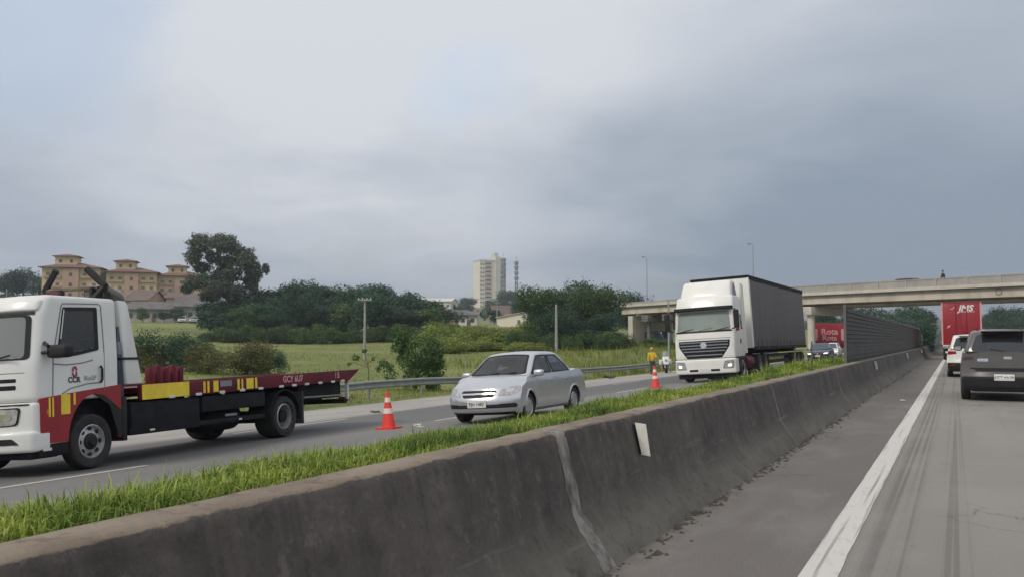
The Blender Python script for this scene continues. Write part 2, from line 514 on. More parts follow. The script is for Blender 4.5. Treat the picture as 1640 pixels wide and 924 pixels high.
# -- barrier concrete: brown dusty cap, black grime on the face, paler splash zone at the foot
m = mat('barrier_concrete', (0.12, 0.11, 0.10), 0.9)
g = NG(m)
streak = g.m('ADD', g.m('MULTIPLY', g.noise(1.0, (1, 5, 0.9), 6, 0.65), 0.6), g.m('MULTIPLY', g.noise(0.8, (1, 0.7, 1), 4, 0.6, (5, 5, 5)), 0.4))
blot = g.noise(1.4, (1, 0.8, 1.6), 5, 0.6)
face = g.mix(g.mr(streak, 0.35, 0.68), (0.048, 0.041, 0.037), (0.098, 0.084, 0.074))
face = g.mix(g.m('MULTIPLY', g.mr(blot, 0.50, 0.75), 0.6), face, (0.140, 0.121, 0.105))
foot = g.mr(g.m('ADD', g.z, g.m('MULTIPLY', blot, 0.35)), 0.62, 0.30)
face = g.mix(g.m('MULTIPLY', foot, 0.8), face, g.mix(g.mr(blot, 0.4, 0.62), (0.135, 0.124, 0.100), (0.19, 0.174, 0.142)))
cap = g.mr(g.m('ADD', g.z, g.m('MULTIPLY', g.noise(9, (1, 0.4, 1), 6, 0.75), 0.05)), 0.862, 0.869)
face = g.mix(cap, face, g.mix(g.mr(g.noise(2.5, (1, 0.6, 1), 5), 0.35, 0.65), (0.19, 0.145, 0.105), (0.27, 0.215, 0.16)))
drip = g.m('MULTIPLY', g.mr(g.noise(1.0, (1, 11, 0.25), 4, 0.7, (2, 1, 0)), 0.52, 0.68), g.mr(g.m('ADD', g.z, g.m('MULTIPLY', blot, 0.5)), 0.55, 1.1))
drip = g.m('MULTIPLY', drip, g.mr(g.z, 0.85, 0.83))
face = g.mix(g.m('MULTIPLY', drip, 0.38), face, (0.028, 0.024, 0.021))
scuff = g.m('MULTIPLY', g.mr(g.noise(1.0, (1, 0.5, 14), 4, 0.6, (7, 0, 0)), 0.60, 0.72), g.band(g.z, 0.28, 0.16, 0.12))
face = g.mix(g.m('MULTIPLY', scuff, 0.45), face, (0.23, 0.21, 0.18))
pat = g.mr(g.noise(3.2, (1, 1, 1.5), 6, 0.7, (1, 8, 2)), 0.54, 0.66)
face = g.mix(g.m('MULTIPLY', pat, 0.30), face, (0.155, 0.135, 0.118))
sm = g.noise(22, (1, 1, 1), 4, 0.7)
mid = g.noise(8, (1, 1, 1), 6, 0.75, (3, 3, 3))
face = g.mix(g.m('MULTIPLY', g.mr(mid, 0.52, 0.66), 0.45), face, (0.030, 0.026, 0.023))
face = g.mix(g.m('MULTIPLY', g.mr(mid, 0.46, 0.34), 0.40), face, (0.19, 0.168, 0.148))
face = g.mix(g.m('MULTIPLY', g.mr(sm, 0.55, 0.75), 0.4), face, (0.035, 0.031, 0.028))
g.put(face, g.b.inputs['Base Color'])
g.bump(g.m('ADD', g.m('MULTIPLY', sm, 0.5), blot), 0.8, 0.02)
MT['barrier'] = m

# -- painted line, worn
m = mat('line_paint', (0.62, 0.6, 0.57), 0.7)
g = NG(m)
ws = g.noise(1.0, (18, 0.25, 1), 4, 0.65)
wf = g.noise(14, (1, 0.3, 1), 5, 0.7, (4, 0, 0))
c = g.mix(g.mr(ws, 0.52, 0.72), (0.60, 0.57, 0.53), (0.27, 0.25, 0.235))
c = g.mix(g.m('MULTIPLY', g.mr(wf, 0.52, 0.7), 0.5), c, (0.36, 0.34, 0.315))
g.put(c, g.b.inputs['Base Color'])
MT['line'] = m

# -- meadow ground
m = mat('meadow', (0.1, 0.13, 0.035), 0.95)
g = NG(m)
a = g.noise(0.06, (1, 1, 1), 5, 0.6)
b_ = g.noise(0.5, (1, 1, 1), 5, 0.65)
c = g.mix(g.mr(a, 0.38, 0.62), (0.135, 0.17, 0.036), (0.215, 0.235, 0.058))
c = g.mix(g.m('MULTIPLY', g.mr(b_, 0.45, 0.7), 0.6), c, (0.235, 0.205, 0.085))
c = g.mix(g.m('MULTIPLY', g.mr(g.noise(2.5), 0.5, 0.3), 0.4), c, (0.075, 0.105, 0.024))
g.put(c, g.b.inputs['Base Color'])
g.bump(g.noise(3.0), 0.8, 0.2)
MT['meadow'] = m


# ------------------------------------------------------------------ mesh helpers
class MB:
    def __init__(s):
        s.v, s.f = [], []

    def add(s, v, f):
        b = len(s.v)
        s.v += [tuple(float(q) for q in p) for p in v]
        s.f += [tuple(i + b for i in q) for q in f]
        return s

    def box(s, lo, hi):
        x0, y0, z0 = lo
        x1, y1, z1 = hi
        return s.add([(x0, y0, z0), (x1, y0, z0), (x1, y1, z0), (x0, y1, z0), (x0, y0, z1), (x1, y0, z1), (x1, y1, z1), (x0, y1, z1)],
                     [(0, 3, 2, 1), (4, 5, 6, 7), (0, 1, 5, 4), (1, 2, 6, 5), (2, 3, 7, 6), (3, 0, 4, 7)])

    def prism(s, poly, ax, a, b):
        """extrude a 2-D outline along axis ax from a to b"""
        def p3(p, q):
            l = list(p)
            l.insert(ax, q)
            return l
        n = len(poly)
        v = [p3(p, a) for p in poly] + [p3(p, b) for p in poly]
        return s.add(v, [tuple(range(n))[::-1], tuple(range(n, 2 * n))] + [(i, (i + 1) % n, n + (i + 1) % n, n + i) for i in range(n)])

    def tube(s, pts, r, n=8):
        pts = [Vector(p) for p in pts]
        rr = r if isinstance(r, (list, tuple)) else [r] * len(pts)
        v, f = [], []
        for i, p in enumerate(pts):
            d = (pts[min(i + 1, len(pts) - 1)] - pts[max(i - 1, 0)]).normalized()
            ref = Vector((0, 0, 1)) if abs(d.z) < 0.9 else Vector((1, 0, 0))
            a = d.cross(ref).normalized()
            b = d.cross(a)
            for k in range(n):
                t = 2 * math.pi * k / n
                v.append(p + (a * math.cos(t) + b * math.sin(t)) * rr[i])
        for i in range(len(pts) - 1):
            for k in range(n):
                f.append((i * n + k, i * n + (k + 1) % n, (i + 1) * n + (k + 1) % n, (i + 1) * n + k))
        f.append(tuple(range(n))[::-1])
        f.append(tuple((len(pts) - 1) * n + k for k in range(n)))
        return s.add(v, f)

    def lathe(s, prof, o=(0, 0, 0), ax=2, n=24, caps=True):
        v, f = [], []
        m_ = len(prof)
        i1, i2 = [(1, 2), (2, 0), (0, 1)][ax]
        for (r, h) in prof:
            for k in range(n):
                t = 2 * math.pi * k / n
                p = [0, 0, 0]
                p[ax], p[i1], p[i2] = h, r * math.cos(t), r * math.sin(t)
                v.append([p[j] + o[j] for j in range(3)])
        for i in range(m_ - 1):
            for k in range(n):
                f.append((i * n + k, i * n + (k + 1) % n, (i + 1) * n + (k + 1) % n, (i + 1) * n + k))
        if caps:
            f.append(tuple(range(n))[::-1])
            f.append(tuple((m_ - 1) * n + k for k in range(n)))
        return s.add(v, f)

    def mesh(s, name, bev=0.0, sharp=35, weld=True, seg=2):
        me = bpy.data.meshes.new(name)
        me.from_pydata(s.v, [], s.f)
        bm = bmesh.new()
        bm.from_mesh(me)
        if weld:
            bmesh.ops.remove_doubles(bm, verts=bm.verts, dist=2e-5)
        bmesh.ops.recalc_face_normals(bm, faces=bm.faces)
        if bev:
            ed = [e_ for e_ in bm.edges if len(e_.link_faces) == 2 and e_.calc_face_angle(0) > 0.5]
            bmesh.ops.bevel(bm, geom=ed, offset=bev, segments=seg, profile=0.5, affect='EDGES', clamp_overlap=True)
        for f in bm.faces:
            f.smooth = True
        bm.to_mesh(me)
        bm.free()
        me.set_sharp_from_angle(angle=R(sharp))
        return me

    def build(s, name, m_, parent=None, bev=0.0, sharp=35, weld=True):
        return put(name, s.mesh(name, bev, sharp, weld), m_, parent)


def put(name, me, m_, parent=None):
    o = bpy.data.objects.new(name, me)
    if m_ is not None and not me.materials:
        me.materials.append(MT[m_] if isinstance(m_, str) else m_)
    COL.objects.link(o)
    if parent:
        o.parent = parent
    return o


def np_mesh(name, verts, faces, k):
    """fast mesh from arrays; faces all have k corners"""
    me = bpy.data.meshes.new(name)
    verts = np.asarray(verts, np.float32)
    faces = np.asarray(faces, np.int32)
    me.vertices.add(len(verts))
    me.vertices.foreach_set('co', verts.ravel())
    me.loops.add(faces.size)
    me.loops.foreach_set('vertex_index', faces.ravel())
    me.polygons.add(len(faces))
    me.polygons.foreach_set('loop_start', np.arange(0, faces.size, k, dtype=np.int32))
    me.update(calc_edges=True)
    me.validate()
    return me


def tag(o, label, cat, group=None):
    o['label'] = label
    o['category'] = cat
    if group:
        o['group'] = group
    return o


def kind(o, k):
    o['kind'] = k
    return o


def root(name, label, cat, M=None, group=None, loc=None):
    o = bpy.data.objects.new(name, None)
    o.empty_display_size = 0.2
    COL.objects.link(o)
    if M is not None:
        o.matrix_world = M
    if loc is not None:
        o.location = loc
    return tag(o, label, cat, group)


def frame(x, y, fwd, opp=True, z=None):
    """x forward, y left, z up; stands on the (banked) road"""
    n = Vector((-SLOPE, 0, 1)).normalized() if opp else Vector((0, 0, 1))
    f = Vector((fwd[0], fwd[1], 0))
    f = (f - n * f.dot(n)).normalized()
    l = n.cross(f)
    p = (x, y, zopp(x) if opp else 0.0) if z is None else (x, y, z)
    return Matrix(((f.x, l.x, n.x, p[0]), (f.y, l.y, n.y, p[1]), (f.z, l.z, n.z, p[2]), (0, 0, 0, 1)))


def copy_tree(o, parent=None):
    c_ = o.copy()
    COL.objects.link(c_)
    c_.parent = parent
    for ch in list(o.children):
        copy_tree(ch, c_)
    return c_


def sm(t):
    t = min(1.0, max(0.0, t))
    return t * t * (3 - 2 * t)


def ip(x, tab):
    return float(np.interp(x, [t[0] for t in tab], [t[1] for t in tab]))


def inside(q, poly):
    sg = 0
    for k in range(len(poly)):
        a, b = poly[k], poly[(k + 1) % len(poly)]
        c_ = (b[0] - a[0]) * (q[1] - a[1]) - (b[1] - a[1]) * (q[0] - a[0])
        if c_ * sg < -1e-12:
            return False
        if abs(c_) > 1e-12:
            sg = c_
    return True


class Shell:
    """a rounded box passed through a deformation; panels can be laid on its faces"""

    def __init__(s, lo, hi, r, D=None):
        s.lo, s.hi = np.array(lo, float), np.array(hi, float)
        s.r = np.array(r if isinstance(r, (tuple, list)) else (r, r, r), float)
        s.D = D or (lambda p: p)
        s.c = np.array(s.D((s.lo + s.hi) / 2), float)

    def P(s, p):
        p = np.array(p, float)
        i = np.clip(p, s.lo + s.r, s.hi - s.r)
        d = (p - i) / s.r
        n = np.linalg.norm(d)
        if n > 1e-9:
            p = i + d / n * s.r
        return np.array(s.D(p), float)

    def surf(s, face):
        lo, hi = s.lo, s.hi
        return {'F': lambda a, b: s.P((hi[0], a, b)), 'B': lambda a, b: s.P((lo[0], a, b)),
                'L': lambda a, b: s.P((a, hi[1], b)), 'R': lambda a, b: s.P((a, lo[1], b)),
                'T': lambda a, b: s.P((a, b, hi[2]))}[face]

    def lines(s, k, n):
        lo, hi, r = s.lo[k], s.hi[k], s.r[k]
        a = [lo, lo + r * 0.25, lo + r * 0.6, lo + r]
        b = [hi - r, hi - r * 0.6, hi - r * 0.25, hi]
        return a + list(np.linspace(lo + r, hi - r, n + 1)[1:-1]) + b

    def build(s, name, m_, parent=None, n=(4, 4, 4), sharp=40, holes=()):
        b = MB()
        L = [s.lines(k, n[k]) for k in range(3)]
        for ax in range(3):
            i, j = [(1, 2), (0, 2), (0, 1)][ax]
            for end in (s.lo[ax], s.hi[ax]):
                v, f = [], []
                for q in L[i]:
                    for w_ in L[j]:
                        p = [0, 0, 0]
                        p[ax], p[i], p[j] = end, q, w_
                        v.append(s.P(p))
                nj = len(L[j])
                fn = ('BF', 'RL', ' T')[ax][int(end == s.hi[ax])]
                hs = [np.array(h_[1]) for h_ in holes if h_[0] == fn]
                for a in range(len(L[i]) - 1):
                    for c_ in range(nj - 1):
                        if any(all(inside((u_, w_), h_) for u_ in (L[i][a], L[i][a + 1]) for w_ in (L[j][c_], L[j][c_ + 1])) for h_ in hs):
                            continue
                        f.append((a * nj + c_, (a + 1) * nj + c_, (a + 1) * nj + c_ + 1, a * nj + c_ + 1))
                b.add(v, f)
        return b.build(name, m_, parent, sharp=sharp)


class CarBody(Shell):
    """lower car body with wheel arches cut out of its sides; x runs from 0 (front) to -L"""
    open_top = None

    def __init__(s, L, W, top, sill, arches, fr, rr, crown=0.04):
        s.L, s.W, s.top, s.sill, s.arches, s.fr, s.rr, s.crown = L, W, top, sill, arches, fr, rr, crown
        s.c = np.array((-L / 2, 0, 0.6))

    def D(s, p):
        x, y, z = p
        q = min(1.0, abs(y) / (s.W / 2))
        pf, af, bf = s.fr
        pr, ar, br = s.rr
        tf = sm(1 + x / bf)
        tr = sm(1 - (s.L + x) / br)
        k = ip(z, [(0.12, 0.92), (0.35, 0.985), (0.6, 1.0), (0.8, 0.985), (0.95, 0.95), (1.15, 0.92)])
        return np.array((x - tf * (ip(z, pf) + af * q ** 3) + tr * (ip(z, pr) + ar * q ** 3), y * k, z))

    def ztop(s, x, y):
        q = abs(y) / (s.W / 2)
        return ip(-x, [(-a, b) for a, b in s.top]) + s.crown * (1 - q * q)

    def surf(s, face):
        h = s.W / 2
        return {'F': lambda a, b: s.D((0, a, b)), 'B': lambda a, b: s.D((-s.L, a, b)), 'L': lambda a, b: s.D((a, h, b)),
                'R': lambda a, b: s.D((a, -h, b)), 'T': lambda a, b: s.D((a, b, s.ztop(a, b)))}[face]

    def build(s, name, m_, parent=None, sharp=45):
        xs = set(np.round(np.linspace(0, -s.L, 34), 4))
        for xc, zc, rad in s.arches:
            for k in range(17):
                xs.add(round(xc + rad * math.cos(math.pi * k / 16), 4))
        xs = sorted((x for x in xs if -s.L <= x <= 0), reverse=True)

        def low(x):
            z = s.sill
            for xc, zc, rad in s.arches:
                if abs(x - xc) < rad:
                    z = max(z, zc + math.sqrt(rad * rad - (x - xc) ** 2))
            return z
        b = MB()
        h = s.W / 2
        K = 9
        for sg in (1, -1):
            v = []
            for x in xs:
                z0, z1 = low(x), s.ztop(x, h)
                for k in range(K + 1):
                    v.append(s.D((x, sg * h, z0 + (z1 - z0) * k / K)))
            b.add(v, [(i * (K + 1) + k, (i + 1) * (K + 1) + k, (i + 1) * (K + 1) + k + 1, i * (K + 1) + k + 1) for i in range(len(xs) - 1) for k in range(K)])
        ys = np.linspace(-h, h, 13)
        v = [s.D((x, y, s.ztop(x, y))) for x in xs for y in ys]
        b.add(v, [(i * 13 + k, (i + 1) * 13 + k, (i + 1) * 13 + k + 1, i * 13 + k + 1) for i in range(len(xs) - 1) for k in range(12)
                  if not (s.open_top and s.open_top[0] > xs[i] and xs[i + 1] > s.open_top[1] and 2 <= k <= 9)])
        for x in (0, -s.L):
            v = []
            for k in range(K + 1):
                for y in ys:
                    z0, z1 = s.sill, s.ztop(x, y)
                    v.append(s.D((x, y, z0 + (z1 - z0) * k / K)))
            b.add(v, [(k * 13 + i, (k + 1) * 13 + i, (k + 1) * 13 + i + 1, k * 13 + i + 1) for k in range(K) for i in range(12)])
        return b.build(name, m_, parent, sharp=sharp)


def round_poly(pts, r, k=4):
    out = []
    n = len(pts)
    for i in range(n):
        p = np.array(pts[i], float)
        a, b = np.array(pts[i - 1], float) - p, np.array(pts[(i + 1) % n], float) - p
        la, lb = np.linalg.norm(a), np.linalg.norm(b)
        q = min(r, la * 0.45, lb * 0.45)
        if q < 1e-5:
            out.append(p)
            continue
        p0, p2 = p + a / la * q, p + b / lb * q
        for t in np.linspace(0, 1, k):
            out.append((1 - t) ** 2 * p0 + 2 * t * (1 - t) * p + t * t * p2)
    return out


def panel(sh, face, pts, eps=0.006, depth=0.02, r=0.02, rings=3, step=0.15, mb=None):
    f = sh.surf(face)
    o = round_poly(pts, r)
    d = []
    for i in range(len(o)):
        a, b = o[i], o[(i + 1) % len(o)]
        n = max(1, int(np.linalg.norm(b - a) / step))
        d += [a + (b - a) * k / n for k in range(n)]
    c_ = sum(d) / len(d)
    rings = int(min(12, max(2, max(np.linalg.norm(q - c_) for q in d) / 0.09)))
    h = 0.004

    def P(q, e_):
        p = f(*q)
        n_ = np.cross(f(q[0] + h, q[1]) - f(q[0] - h, q[1]), f(q[0], q[1] + h) - f(q[0], q[1] - h))
        l = np.linalg.norm(n_)
        n_ = n_ / l if l > 1e-12 else np.zeros(3)
        if n_ @ (p - sh.c) < 0:
            n_ = -n_
        return p + n_ * e_
    v = [P(c_, eps)]
    fc = []
    n = len(d)
    for k in range(1, rings + 1):
        for q in d:
            v.append(P(c_ + (q - c_) * k / rings, eps))
    for q in d:
        v.append(P(q, eps - depth))
    for i in range(n):
        fc.append((0, 1 + i, 1 + (i + 1) % n))
    for k in range(rings):
        a, b = 1 + k * n, 1 + (k + 1) * n
        for i in range(n):
            fc.append((a + i, b + i, b + (i + 1) % n, a + (i + 1) % n))
    mb = mb or MB()
    mb.add(v, fc)
    return mb


def pan(name, m_, parent, sh, face, pts, **k):
    return panel(sh, face, pts, **k).build(name, m_, parent, sharp=50)


def ring_panel(name, m_, parent, sh, face, pts, k0=1.04, k1=0.9, eps=0.008, r=0.03, step=0.08):
    """a frame running round a window"""
    f = sh.surf(face)
    o = round_poly(pts, r)
    d = []
    for i in range(len(o)):
        a, b = o[i], o[(i + 1) % len(o)]
        n = max(1, int(np.linalg.norm(b - a) / step))
        d += [a + (b - a) * k / n for k in range(n)]
    c_ = sum(d) / len(d)
    v, fc = [], []
    n = len(d)
    h = 0.004
    for k, e_ in ((k0, eps - 0.02), (k0, eps), (k1, eps), (k1, eps - 0.02)):
        for q in d:
            q = c_ + (q - c_) * k
            p = f(*q)
            n_ = np.cross(f(q[0] + h, q[1]) - f(q[0] - h, q[1]), f(q[0], q[1] + h) - f(q[0], q[1] - h))
            n_ = n_ / max(1e-12, np.linalg.norm(n_))
            if n_ @ (p - sh.c) < 0:
                n_ = -n_
            v.append(p + n_ * e_)
    for k in range(3):
        for i in range(n):
            fc.append((k * n + i, k * n + (i + 1) % n, (k + 1) * n + (i + 1) % n, (k + 1) * n + i))
    return MB().add(v, fc).build(name, m_, parent, sharp=50)


def rect(a0, a1, b0, b1):
    return [(a0, b0), (a1, b0), (a1, b1), (a0, b1)]


def text(body, size, m_, name, parent, o, ux, uy, thick=0.0, align='CENTER', bold=0.0):
    cu = bpy.data.curves.new(name, 'FONT')
    cu.body = body
    cu.size = size
    cu.align_x = align
    cu.align_y = 'CENTER'
    cu.offset = bold
    cu.resolution_u = 3
    t = bpy.data.objects.new(name, cu)
    COL.objects.link(t)
    bpy.context.view_layer.update()
    me = bpy.data.meshes.new_from_object(t)
    bpy.data.objects.remove(t)
    bpy.data.curves.remove(cu)
    o, ux, uy = Vector(o), Vector(ux).normalized(), Vector(uy).normalized()
    for v in me.vertices:
        v.co = o + ux * v.co.x + uy * v.co.y
    me.materials.clear()
    me.name = name
    return put(name, me, m_, parent)


def wheel(parent, x, y, r, wd, side, rim='hubcap', style='plain', dual=False, z=None):
    """tyre > rim; side=+1 if its outer face looks to the left"""
    z = r if z is None else z
    q = wd / 2
    prof = [(r * 0.6, -q * 0.8), (r * 0.72, -q), (r * 0.93, -q * 0.98), (r * 0.985, -q * 0.8), (r, -q * 0.4), (r, q * 0.4), (r * 0.985, q * 0.8),
            (r * 0.93, q * 0.98), (r * 0.72, q), (r * 0.6, q * 0.8)]
    t = MB().lathe(prof + [prof[0]], (0, 0, 0), 1, 32, False).build('wheel', 'rubber', parent)
    t.location = (x, y, z)
    if style == 'truck':
        rp = [(r * 0.62, q * 0.86), (r * 0.585, q * 0.92), (r * 0.56, q * 0.7), (r * 0.5, q * 0.35), (r * 0.40, q * 0.52), (r * 0.27, q * 0.60), (r * 0.25, q * 0.6)]
        if dual:
            rp = [(r * 0.62, q * 0.86), (r * 0.57, q * 0.92), (r * 0.55, q * 0.6), (r * 0.52, -q * 0.2), (r * 0.3, -q * 0.3), (r * 0.25, -q * 0.3)]
    else:
        rp = [(r * 0.64, q * 0.84), (r * 0.6, q * 0.96), (r * 0.54, q * 0.8), (r * 0.4, q * 0.92), (r * 0.2, q * 1.0), (r * 0.16, q * 1.0)]
    rp = [(a, b * side) for a, b in rp]
    rp = [(r * 0.62, rp[0][1] * 0.9)] + rp
    MB().lathe(rp + [(r * 0.02, rp[-1][1])], (0, 0, 0), 1, 28, False).build('rim', rim, t)
    if style == 'truck':
        e_ = -q * 0.3 if dual else q * 0.6
        MB().lathe([(r * 0.31, (e_ - 0.02) * side), (r * 0.30, (e_ + (0.02 if not dual else 0.08)) * side), (r * 0.20, (e_ + (0.035 if not dual else 0.10)) * side), (r * 0.15, (e_ + (0.075 if not dual else 0.15)) * side)], (0, 0, 0), 1, 16).build('hub', 'black', t)
        if not dual:
            hb = MB()
            for k in range(8):
                a = 2 * math.pi * k / 8
                hb.lathe([(r * 0.08, (q * 0.30) * side), (r * 0.08, (q * 0.60) * side)], (r * 0.47 * math.cos(a), 0, r * 0.47 * math.sin(a)), 1, 8)
            hb.build('hand_holes', 'black', t)
    else:
        hb = MB()
        for k in range(7):
            a = 2 * math.pi * k / 7
            hb.lathe([(r * 0.055, q * 0.86 * side), (r * 0.055, q * 0.90 * side)], (r * 0.46 * math.cos(a), 0, r * 0.46 * math.sin(a)), 1, 8)
        hb.build('vent_holes', 'black', t)
    return t

# ================================================================== SETTING
# ------------------------------------------------------------------ terrain
_cp = []
for yy in (-60, -20, 0, 20, 40, 60, 80, 110, 150, 200, 300):
    _cp.append((-19.6, yy, -1.0))
    _cp.append((9.5, yy, -0.1))
    if yy < 90:
        _cp.append((-24, yy, -1.2))
for px, py, d, *dz_ in [(480, 572, 75), (450, 598, 46), (300, 600, 45), (560, 552, 128), (420, 549, 130), (680, 556, 120), (260, 516, 200), (330, 516, 200),
                        (60, 478, 300), (150, 505, 262), (250, 505, 268), (800, 568, 88), (740, 566, 96), (770, 534, 128), (715, 546, 124), (825, 540, 126), (950, 573, 84), (1000, 557, 96), (1060, 553, 108),
                        (760, 522, 215), (830, 515, 215), (930, 548, 135), (780, 492, 800), (640, 520, 260), (1330, 538, 170), (1440, 536, 260), (1440, 528, 420),
                        (960, 520, 400), (-250, 470, 300), (-250, 560, 90)]:
    p = at(px, py, d)
    _cp.append((p.x, p.y, p.z))
for x, y, z in ((14, 0, -0.3), (14, 100, 0), (30, 300, 2), (90, 100, 4), (90, 400, 12), (40, 700, 14), (-150, -150, -1), (0, -200, -1), (150, -150, 0),
                (-900, 2400, 60), (0, 2400, 40), (900, 2400, 50), (-2400, 900, 70), (2400, 900, 40), (-2400, -900, 30), (2400, -900, 20), (0, -2400, 0), (-20, 700, -1), (10, 700, -0.2)):
    _cp.append((x, y, z))
_cp = np.array(_cp)
_A = np.linalg.norm(_cp[:, None, :2] - _cp[None, :, :2], axis=2)
_n = len(_cp)
_K = np.block([[_A, np.c_[np.ones(_n), _cp[:, :2]]], [np.c_[np.ones(_n), _cp[:, :2]].T, np.zeros((3, 3))]])
_wt = np.linalg.solve(_K + 1e-9 * np.eye(_n + 3), np.r_[_cp[:, 2], 0, 0, 0])


def tz(x, y):
    """height of the ground, vectorised"""
    x, y = np.atleast_1d(np.asarray(x, float)), np.atleast_1d(np.asarray(y, float))
    out = np.empty(len(x))
    for i in range(0, len(x), 4000):
        a, b = x[i:i + 4000], y[i:i + 4000]
        D_ = np.hypot(a[:, None] - _cp[None, :, 0], b[:, None] - _cp[None, :, 1])
        out[i:i + 4000] = D_ @ _wt[:_n] + _wt[_n] + _wt[_n + 1] * a + _wt[_n + 2] * b
    cor = np.where(x < -4.5, -0.17 + SLOPE * (x + 7.6) - 0.12, -0.15)
    ml = np.clip((x + 20.6) / 1.3, 0, 1)
    mr_ = np.clip((10.2 - x) / 1.5, 0, 1)
    k = ml * mr_
    return out * (1 - k) + cor * k


def tz1(x, y):
    return float(tz(x, y)[0])


gx = np.unique(np.r_[np.linspace(-3000, -420, 18), np.linspace(-420, -120, 40), np.linspace(-120, -32, 50), np.linspace(-32, -18, 22), np.linspace(-18, 9, 8), np.linspace(9, 14, 6), np.linspace(14, 150, 24), np.linspace(150, 3000, 14)])
gy = np.unique(np.r_[np.linspace(-3000, -60, 12), np.linspace(-60, 140, 70), np.linspace(140, 460, 60), np.linspace(460, 1000, 20), np.linspace(1000, 3000, 12)])
GX, GY = np.meshgrid(gx, gy, indexing='ij')
GZ = tz(GX.ravel(), GY.ravel())
nx, ny = len(gx), len(gy)
I = np.arange(nx * ny).reshape(nx, ny)
fq = np.stack([I[:-1, :-1], I[1:, :-1], I[1:, 1:], I[:-1, 1:]], -1).reshape(-1, 4)
me = np_mesh('ground', np.c_[GX.ravel(), GY.ravel(), GZ], fq, 4)
me.polygons.foreach_set('use_smooth', np.ones(len(me.polygons), bool))
kind(put('ground', me, 'meadow'), 'structure')


def strip(name, xz, y0, y1, m_, ny_=2):
    b = MB()
    ys = np.linspace(y0, y1, ny_)
    n = len(xz)
    b.add([(x, y, z) for y in ys for x, z in xz], [(i * n + k, i * n + k + 1, (i + 1) * n + k + 1, (i + 1) * n + k) for i in range(ny_ - 1) for k in range(n - 1)])
    return kind(b.build(name, m_), 'structure')


strip('road', [(-2.3, 0), (8.6, 0)], -60, 1500, 'asphalt')
strip('opposite_road', [(-5.35, zopp(-5.35)), (-14.4, zopp(-14.4)), (-19.4, zopp(-19.4)), (-19.9, zopp(-19.9) - 0.35)], -60, 1500, 'asphalt_opp')
# worn edge line, slightly uneven sides
b = MB()
ys = np.r_[np.arange(1, 60, 0.35), np.linspace(60, 1400, 40)]
rng = np.random.default_rng(3)
jl, jr = rng.normal(0, 0.002, len(ys)), rng.normal(0, 0.003, len(ys))
v = []
for i, y in enumerate(ys):
    v += [(-0.905 + jl[i], y, 0.004), (-0.69 + jr[i], y, 0.004)]
b.add(v, [(2 * i, 2 * i + 1, 2 * i + 3, 2 * i + 2) for i in range(len(ys) - 1)])
kind(b.build('edge_line', 'line'), 'structure')
# lane dashes on both carriageways
for x, ph, opp in ((-10.45, 5.45, 1), (-14.0, 3.0, 1), (2.85, 2.0, 0)):
    for k in range(-2, 22):
        y = ph + k * 12
        zf = (lambda q: zopp(q) + 0.005) if opp else (lambda q: 0.004)
        v = [(x - 0.06, y, zf(x - 0.06)), (x + 0.06, y, zf(x + 0.06)), (x + 0.06, y + 4, zf(x + 0.06)), (x - 0.06, y + 4, zf(x - 0.06))]
        kind(MB().add(v, [(0, 1, 2, 3)]).build('lane_dash', 'line'), 'structure')
strip('opposite_edge_line', [(-6.35, zopp(-6.35) + 0.005), (-6.2, zopp(-6.2) + 0.005)], -50, 1400, 'line')
# raised grassy median behind the barrier, falling to the other carriageway
strip('median', [(-2.585, 0.3), (-2.59, 0.68), (-3.0, 0.74), (-3.5, 0.70), (-4.3, 0.34), (-5.0, -0.02), (-5.5, zopp(-5.5) - 0.06)], -20, 1400, 'soil', 60)

# ------------------------------------------------------------------ concrete median barrier
PROF = [(-2.00, 0.0), (-2.04, 0.07), (-2.225, 0.33), (-2.335, 0.80), (-2.352, 0.838), (-2.375, 0.852), (-2.55, 0.852), (-2.575, 0.84), (-2.58, 0.0)]


def barrier_mesh(seed, L):
    rg = np.random.default_rng(seed)
    n = 46
    v, f = [], []
    chip = np.zeros(n)
    for k in rg.integers(2, n - 2, 7):
        chip[k] += rg.uniform(0.006, 0.022)
    wob = np.cumsum(rg.normal(0, 0.0012, n))
    wob -= np.linspace(0, wob[-1], n)
    for i, y in enumerate(np.linspace(0.006, L - 0.006, n)):
        for k, (x, z) in enumerate(PROF):
            dxk = rg.normal(0, 0.0015) + wob[i] if 0 < k < 6 else 0
            dzk = -chip[i] * (1 if k in (3, 4) else 0.35 if k == 5 else 0) + (rg.normal(0, 0.0025) if k in (4, 5, 6) else 0)
            v.append((x + dxk - (chip[i] * 0.8 if k in (3, 4) else 0), y, z + dzk))
    m_ = len(PROF)
    f = [(i * m_ + k, (i + 1) * m_ + k, (i + 1) * m_ + k + 1, i * m_ + k + 1) for i in range(n - 1) for k in range(m_ - 1)]
    f += [tuple(range(m_)), tuple((n - 1) * m_ + k for k in range(m_))[::-1]]
    return MB().add(v, f).mesh('barrier_segment', sharp=45)


bar = root('median_barrier', 'long dark grimy concrete barrier with brown top running beside the road', 'barrier')
BM = [barrier_mesh(k, 7.55) for k in range(4)]
J0 = 5.5
for k in range(-2, 46):
    o = put('barrier_segment', BM[k % 4], 'barrier', bar)
    o.location = (0, J0 + k * 7.55, 0)


